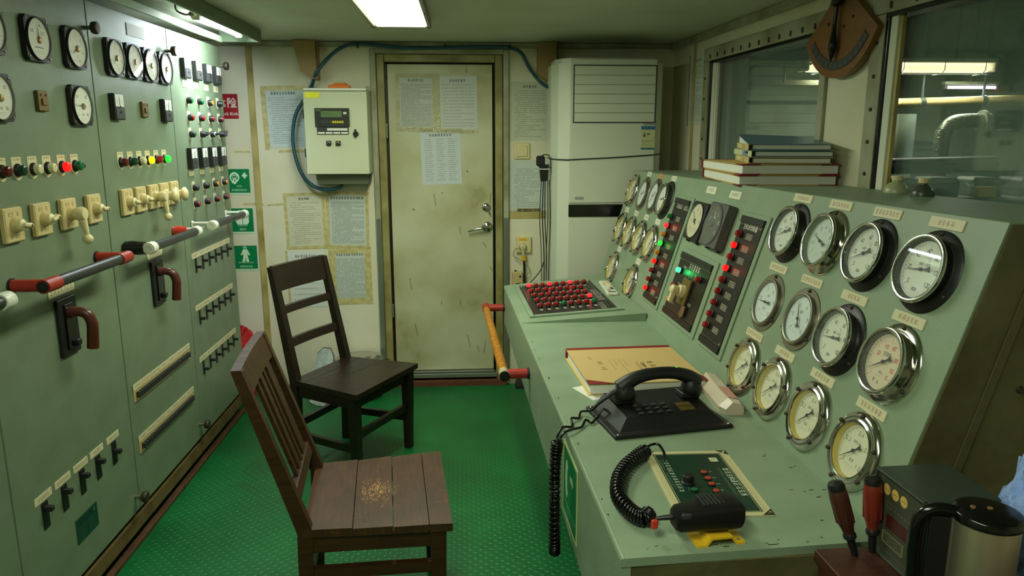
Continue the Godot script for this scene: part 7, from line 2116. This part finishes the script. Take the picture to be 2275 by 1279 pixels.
	obj("body", made("mug_body", func(g: Geo) -> void: g.lathe([Vector2(0, 0), Vector2(0.045, 0), Vector2(0.049, 0.004), Vector2(0.0495, 0.170), Vector2(0.048, 0.176)], 40)), paint("brushed_steel", Color8(190, 178, 156), 0.36, 0.88), k, up)
	obj("lid", made("mug_lid", func(g: Geo) -> void: g.lathe([Vector2(0.048, 0.174), Vector2(0.0525, 0.176), Vector2(0.0530, 0.187), Vector2(0.050, 0.191), Vector2(0.044, 0.1925), Vector2(0, 0.194)], 40)), M.gloss_black, k, up)
	obj("handle", made("mug_handle", func(g: Geo) -> void:
		var path := smooth_path([Vector3(-0.044, 0.183, 0), Vector3(-0.075, 0.186, 0), Vector3(-0.097, 0.172, 0), Vector3(-0.104, 0.14, 0), Vector3(-0.102, 0.08, 0), Vector3(-0.095, 0.03, 0), Vector3(-0.048, 0.025, 0)], 6)
		g.tube(path, 0.0105, 12)), M.gloss_black, k)
	obj("grip_plate", bar(Vector3(-0.070, 0.105, 0), Vector3(0.034, 0.140, 0.012), 0.004), M.black, k)
	for s in [[-0.022, 0.004], [0.004, 0.006]]:
		obj("lid_dot", lathed([Vector2(0, 0), Vector2(0.0045, 0), Vector2(0.004, 0.002), Vector2(0, 0.0022)], 12), paint("dot_copper", Color8(196, 150, 110), 0.3, 0.7), k, up * at(s[0], s[1], 0.1935))
	# blue cloth
	var c := thing("blue_cloth", "crumpled light blue cloth behind the steel mug", "cloth", base * Transform3D(Basis(), Vector3(0.176, 0.8, 1.478)))
	obj("fabric", blob(Vector3(0.076, 0.132, 0.070), 5, 0.20, 0.10), dress(paint("cloth_blue", Color8(140, 168, 222), 0.85), null, 6.0, bump_tex("weave", 128, 0.2, 4.0, 1), 0.3), c)

# a crumpled lump standing on the ground, its centre lifted so that the bottom is at y = 0
func blob(r: Vector3, sd: int, amp: float, cut: float) -> ArrayMesh:
	var f := FastNoiseLite.new()
	f.seed = sd
	f.frequency = 0.9
	f.fractal_octaves = 3
	var nu := 40; var nv := 24
	var pos := func(i: int, j: int) -> Vector3:
		var a := TAU * i / nu; var b := PI * j / nv - PI / 2
		var d := Vector3(cos(b) * cos(a), sin(b), cos(b) * sin(a))
		var k := 1.0 + amp * f.get_noise_3d(d.x * 1.6, d.y * 1.6, d.z * 1.6) * 2.0 - amp * absf(f.get_noise_3d(d.x * 3.0 + 9, d.y * 1.2, d.z * 3.0)) * 1.6
		var q := d * r * k
		q.y = maxf(q.y + r.y * (1.0 - cut), 0.0)
		return q
	var g := Geo.new()
	var grid := []
	for j in nv + 1:
		var row := []
		for i in nu:
			row.append(pos.call(i, j))
		grid.append(row)
	var nrm := func(i: int, j: int) -> Vector3:
		var a: Vector3 = grid[j][(i + 1) % nu] - grid[j][(i - 1 + nu) % nu]
		var b: Vector3 = grid[mini(j + 1, nv)][i] - grid[maxi(j - 1, 0)][i]
		var n := b.cross(a)
		return n.normalized() if n.length() > 1e-9 else Vector3.UP * (1 if j > nv / 2 else -1)
	for j in nv:
		for i in nu:
			var i1 := (i + 1) % nu
			g.quadn(grid[j][i], grid[j][i1], grid[j + 1][i1], grid[j + 1][i], nrm.call(i, j), nrm.call(i1, j), nrm.call(i1, j + 1), nrm.call(i, j + 1))
	return g.mesh()

# ---------------------------------------------------------------- chairs (own frame: x forward, y up, z to the sitter's right)
func beam(a: Vector3, b: Vector3, wx: float, wz: float, tx := -1.0, tz := -1.0) -> ArrayMesh:
	# straight piece whose ends are cut level: section wx by wz at a, tx by tz at b
	var g := Geo.new()
	if tx < 0.0: tx = wx
	if tz < 0.0: tz = wz
	var p := []
	for e in [[a, wx, wz], [b, tx, tz]]:
		for s in [[-1, -1], [1, -1], [1, 1], [-1, 1]]:
			p.append(e[0] + Vector3(s[0] * e[1] / 2, 0, s[1] * e[2] / 2))
	g.hexa(p)
	return g.mesh()

func rung(a: Vector3, b: Vector3, h: float, t: float) -> ArrayMesh:
	# level rail between two points: h tall, t thick
	var g := Geo.new()
	var d := (b - a).normalized()
	var s := d.cross(Vector3.UP).normalized() * t / 2
	var u := Vector3.UP * h / 2
	g.hexa([a - s - u, a + s - u, b + s - u, b - s - u, a - s + u, a + s + u, b + s + u, b - s + u])
	return g.mesh()

func chair(lab: String, xf: Transform3D, m: Material, wb: float, wf: float, dep: float, sh: float, bh: float, lean: float, ladder: bool) -> void:
	var c := thing("wooden_chair", lab, "chair", xf, "wooden chairs between switchboard and console")
	var xb := -dep / 2; var xfr := dep / 2
	var st := 0.026
	var low := 0.165 if ladder else 0.295
	# seat boards
	var cuts := [0.0, 0.30, 0.62, 0.90, 1.0] if not ladder else [0.0, 0.20, 1.0]
	cuts = [0.0, 0.33, 0.60, 0.84, 1.0] if not ladder else cuts
	for k in cuts.size() - 1:
		var a: float = cuts[k]; var b: float = cuts[k + 1]
		var xa := lerpf(xb - 0.012, xfr + 0.014, a) + 0.0012; var xe := lerpf(xb - 0.012, xfr + 0.014, b) - 0.0012
		var wa := lerpf(wb, wf, a) / 2 + 0.004; var we := lerpf(wb, wf, b) / 2 + 0.004
		var g := Geo.new()
		var dip := 0.0 if ladder else -0.003 * (1 if k in [1, 2] else 0)
		g.hexa([Vector3(xa, sh - st, -wa), Vector3(xe, sh - st, -we), Vector3(xe, sh - st, we), Vector3(xa, sh - st, wa), Vector3(xa, sh + dip, -wa), Vector3(xe, sh, -we), Vector3(xe, sh, we), Vector3(xa, sh + dip, wa)])
		obj("seat_board", g.mesh(), M.chair_seat if not ladder else m, c)
	if ladder:
		# the split in the seat
		var cr := Geo.new()
		var pts := [Vector2(0.015, -0.23), Vector2(0.0, -0.12), Vector2(0.012, -0.07), Vector2(-0.012, -0.045), Vector2(-0.004, -0.02), Vector2(-0.028, 0.07)]
		for k in pts.size() - 1:
			var a: Vector2 = pts[k]; var b: Vector2 = pts[k + 1]
			var n := Vector2(-(b - a).y, (b - a).x).normalized() * lerpf(0.0026, 0.0012, float(k) / 4)
			cr.quad(Vector3(a.x - n.x, sh + 0.0004, a.y - n.y), Vector3(b.x - n.x, sh + 0.0004, b.y - n.y), Vector3(b.x + n.x, sh + 0.0004, b.y + n.y), Vector3(a.x + n.x, sh + 0.0004, a.y + n.y), Vector3.UP)
		obj("seat_crack", cr.mesh(), M.black, c)
	# legs, posts
	for s in [-1, 1]:
		var zb: float = s * (wb / 2 - 0.014)
		var zf: float = s * (wf / 2 - 0.030)
		obj("rear_leg", beam(Vector3(xb - 0.02, 0, zb * 0.97), Vector3(xb - 0.004, sh - 0.01, zb), 0.034, 0.030, 0.046, 0.036), m, c)
		obj("back_post", beam(Vector3(xb - 0.004, sh - 0.011, zb), Vector3(xb - lean, bh, zb * 0.96), 0.046, 0.036, 0.030, 0.032), m, c)
		obj("front_leg", beam(Vector3(xfr - 0.030, 0, zf * 0.97), Vector3(xfr - 0.030, sh - st, zf), 0.034, 0.034, 0.048, 0.048), m, c)
		obj("side_apron", rung(Vector3(xb + 0.015, sh - st - 0.028, zb), Vector3(xfr - 0.052, sh - st - 0.028, zf), 0.056, 0.022), m, c)
		obj("side_stretcher", rung(Vector3(xb + 0.002, low, zb * 0.985), Vector3(xfr - 0.048, low, zf * 0.98), 0.036, 0.022), m, c)
	obj("front_apron", rung(Vector3(xfr - 0.03, sh - st - 0.028, -wf / 2 + 0.05), Vector3(xfr - 0.03, sh - st - 0.028, wf / 2 - 0.05), 0.056, 0.022), m, c)
	obj("back_apron", rung(Vector3(xb, sh - st - 0.028, -wb / 2 + 0.03), Vector3(xb, sh - st - 0.028, wb / 2 - 0.03), 0.056, 0.022), m, c)
	obj("front_stretcher", rung(Vector3(xfr - 0.03, 0.23, -wf / 2 + 0.05), Vector3(xfr - 0.03, 0.23, wf / 2 - 0.05), 0.036, 0.022), m, c)
	obj("back_stretcher", rung(Vector3(xb - 0.012, 0.22, -wb / 2 + 0.03), Vector3(xb - 0.012, 0.22, wb / 2 - 0.03), 0.036, 0.022), m, c)
	# back rails follow the lean
	var px := func(y: float) -> float: return xb - 0.004 - (lean - 0.004) * (y - sh) / (bh - sh)
	var slanted := func(y0: float, y1: float, z0: float, z1: float, t: float, bow: float) -> ArrayMesh:
		var g := Geo.new()
		var n := 6
		for k in n:
			var fa := float(k) / n; var fb := float(k + 1) / n
			var za := lerpf(z0, z1, fa); var zb2 := lerpf(z0, z1, fb)
			var ba := bow * 4.0 * fa * (1.0 - fa); var bb := bow * 4.0 * fb * (1.0 - fb)
			var xa0: float = px.call(y0) - ba; var xa1: float = px.call(y1) - ba
			var xb0: float = px.call(y0) - bb; var xb1: float = px.call(y1) - bb
			g.hexa([Vector3(xa0 - t / 2, y0, za), Vector3(xa0 + t / 2, y0, za), Vector3(xb0 + t / 2, y0, zb2), Vector3(xb0 - t / 2, y0, zb2), Vector3(xa1 - t / 2, y1, za), Vector3(xa1 + t / 2, y1, za), Vector3(xb1 + t / 2, y1, zb2), Vector3(xb1 - t / 2, y1, zb2)])
		return g.mesh()
	var hw := wb / 2 - 0.02
	if ladder:
		obj("top_rail", slanted.call(bh - 0.115, bh + 0.004, -hw, hw, 0.024, 0.012), m, c)
		obj("back_slat", slanted.call(sh + 0.310, sh + 0.345, -hw, hw, 0.020, 0.014), m, c)
		obj("back_slat", slanted.call(sh + 0.150, sh + 0.190, -hw, hw, 0.020, 0.014), m, c)
	else:
		obj("top_rail", slanted.call(bh - 0.075, bh + 0.004, -hw - 0.012, hw + 0.012, 0.028, 0.006), m, c)
		obj("lower_rail", slanted.call(sh + 0.070, sh + 0.105, -hw, hw, 0.022, 0.0), m, c)
		for q in [[-0.075, 0.022], [-0.012, 0.034], [0.040, 0.020], [0.115, 0.060]]:
			obj("back_slat", slanted.call(sh + 0.10, bh - 0.07, -q[0] - q[1] / 2, -q[0] + q[1] / 2, 0.012, 0.0), m, c)

func chairs() -> void:
	# worn seat: grain rubbed through to bare wood in the middle
	if not M.has("chair_seat"):
		var f := FastNoiseLite.new()
		f.seed = 14
		f.frequency = 0.02
		f.fractal_octaves = 4
		var p := Pic.new(384, 384, Color.WHITE, 6)
		for y in 384:
			for x in 384:
				var k := f.get_noise_2d(x * 5.0, y * 0.5) * 0.5 + 0.5
				var k2 := f.get_noise_2d(x * 0.6 + 300, y * 0.6) * 0.5 + 0.5
				p.im.set_pixel(x, y, Color(0.17, 0.11, 0.07).lerp(Color(0.39, 0.235, 0.13), clampf(k * 0.55 + k2 * 0.5, 0, 1)))
		for k in 260:
			var a := p.rng.randfn(0.0, 1.0); var b := p.rng.randfn(0.0, 1.0)
			var x := 198 + a * 20; var y := 200 + b * 26
			p.line(x, y, x + p.rng.randf_range(-2, 2), y + p.rng.randf_range(2, 12), 0.9, Color(0.78, 0.58, 0.32))
		for k in 40:
			var x := p.rng.randf() * 384; var y := p.rng.randf() * 384
			p.line(x, y, x + p.rng.randf_range(-14, 14), y + p.rng.randf_range(-3, 3), 0.8, Color(0.6, 0.54, 0.44))
		var m := paint("chair_seat", Color.WHITE, 0.38)
		m.albedo_texture = p.tex()
		m.uv1_triplanar = true
		m.uv1_scale = Vector3.ONE * 1.9
		m.uv1_offset = Vector3(0.52, 0.0, 0.52)
	chair("near-black ladder-back wooden chair with a split seat", at(-0.556, 0, 1.098, -28.0), M.chair_black, 0.42, 0.515, 0.385, 0.450, 0.985, 0.115, true)
	chair("brown wooden chair with upright back slats and worn plank seat", at(-0.298, 0, 2.332, 6.0), M.chair_brown, 0.45, 0.520, 0.42, 0.450, 0.945, 0.165, false)

# ---------------------------------------------------------------- things on the floor
func floor_things() -> void:
	var p := thing("steel_pot", "steel bucket with a shiny ridged lid behind the dark chair", "pot", at(-0.655, 0, 0.19))
	var up := Transform3D(Basis(Vector3(1, 0, 0), Vector3(0, 0, -1), Vector3(0, 1, 0)), Vector3.ZERO)
	obj("body", made("pot_body", func(g: Geo) -> void: g.lathe([Vector2(0, 0.001), Vector2(0.115, 0.001), Vector2(0.125, 0.02), Vector2(0.14, 0.235), Vector2(0.146, 0.24)], 40)), M.worn_steel, p, up)
	obj("lid", made("pot_lid", func(g: Geo) -> void: g.lathe([Vector2(0.146, 0.238), Vector2(0.152, 0.241), Vector2(0.152, 0.247), Vector2(0.142, 0.250), Vector2(0.128, 0.246), Vector2(0.112, 0.248), Vector2(0.098, 0.257), Vector2(0.080, 0.259), Vector2(0.066, 0.254), Vector2(0.050, 0.262), Vector2(0.03, 0.270), Vector2(0, 0.272)], 44)), M.chrome, p, up)
	for s in [-1, 1]:
		obj("ear", tubed(smooth_path([Vector3(s * 0.142, 0.225, -0.035), Vector3(s * 0.172, 0.232, -0.02), Vector3(s * 0.178, 0.234, 0.0), Vector3(s * 0.172, 0.232, 0.02), Vector3(s * 0.142, 0.225, 0.035)], 5), 0.004, 8), M.worn_steel, p)
	p = thing("white_board", "scuffed white board with black edge leaning behind the dark chair", "board", at(-0.905, 0.002, 0.345))
	obj("sheet", made("white_board", func(g: Geo) -> void:
		g.X = Transform3D(Basis(Vector3(0, 1, 0), deg_to_rad(-14.0)) * Basis(Vector3(1, 0, 0), deg_to_rad(-16.0)), Vector3.ZERO)
		g.prism([Vector2(-0.045, 0.020), Vector2(0.0, 0.0), Vector2(0.062, 0.0), Vector2(0.080, 0.03), Vector2(0.088, 0.30), Vector2(0.062, 0.345), Vector2(0.02, 0.345), Vector2(-0.020, 0.310), Vector2(-0.050, 0.06)], -0.006, 0.006)), dress(paint("scuffed_white", Color8(212, 226, 222), 0.5), noise_tex("scuff", 256, 0.03, Color(0.55, 0.55, 0.5), Color.WHITE, 5, FastNoiseLite.TYPE_SIMPLEX_SMOOTH, 0.5), 3.0), p)
	obj("edging", made("white_board_edge", func(g: Geo) -> void:
		g.X = Transform3D(Basis(Vector3(0, 1, 0), deg_to_rad(-14.0)) * Basis(Vector3(1, 0, 0), deg_to_rad(-16.0)), Vector3.ZERO)
		g.tube([Vector3(-0.020, 0.310, 0), Vector3(0.02, 0.347, 0), Vector3(0.062, 0.347, 0), Vector3(0.088, 0.30, 0), Vector3(0.080, 0.03, 0)], 0.004, 8)), M.black, p)
	p = thing("red_cloth", "red cloth bundle stuffed between switchboard end and back wall", "cloth", at(-1.355, 0.0, 0.20))
	obj("fabric", blob(Vector3(0.085, 0.235, 0.13), 11, 0.16, 0.06), paint("cloth_red", Color8(186, 30, 36), 0.85), p)
	p = thing("door_wedge", "small black rubber wedge on the floor right of the door", "door wedge", at(0.345, 0.0, 0.07))
	obj("wedge", made("door_wedge", func(g: Geo) -> void: g.hexa([Vector3(-0.035, 0, -0.05), Vector3(0.035, 0, -0.05), Vector3(0.035, 0, 0.05), Vector3(-0.035, 0, 0.05), Vector3(-0.012, 0.07, -0.045), Vector3(0.030, 0.07, -0.045), Vector3(0.032, 0.02, 0.045), Vector3(-0.030, 0.02, 0.045)])), M.black, p)
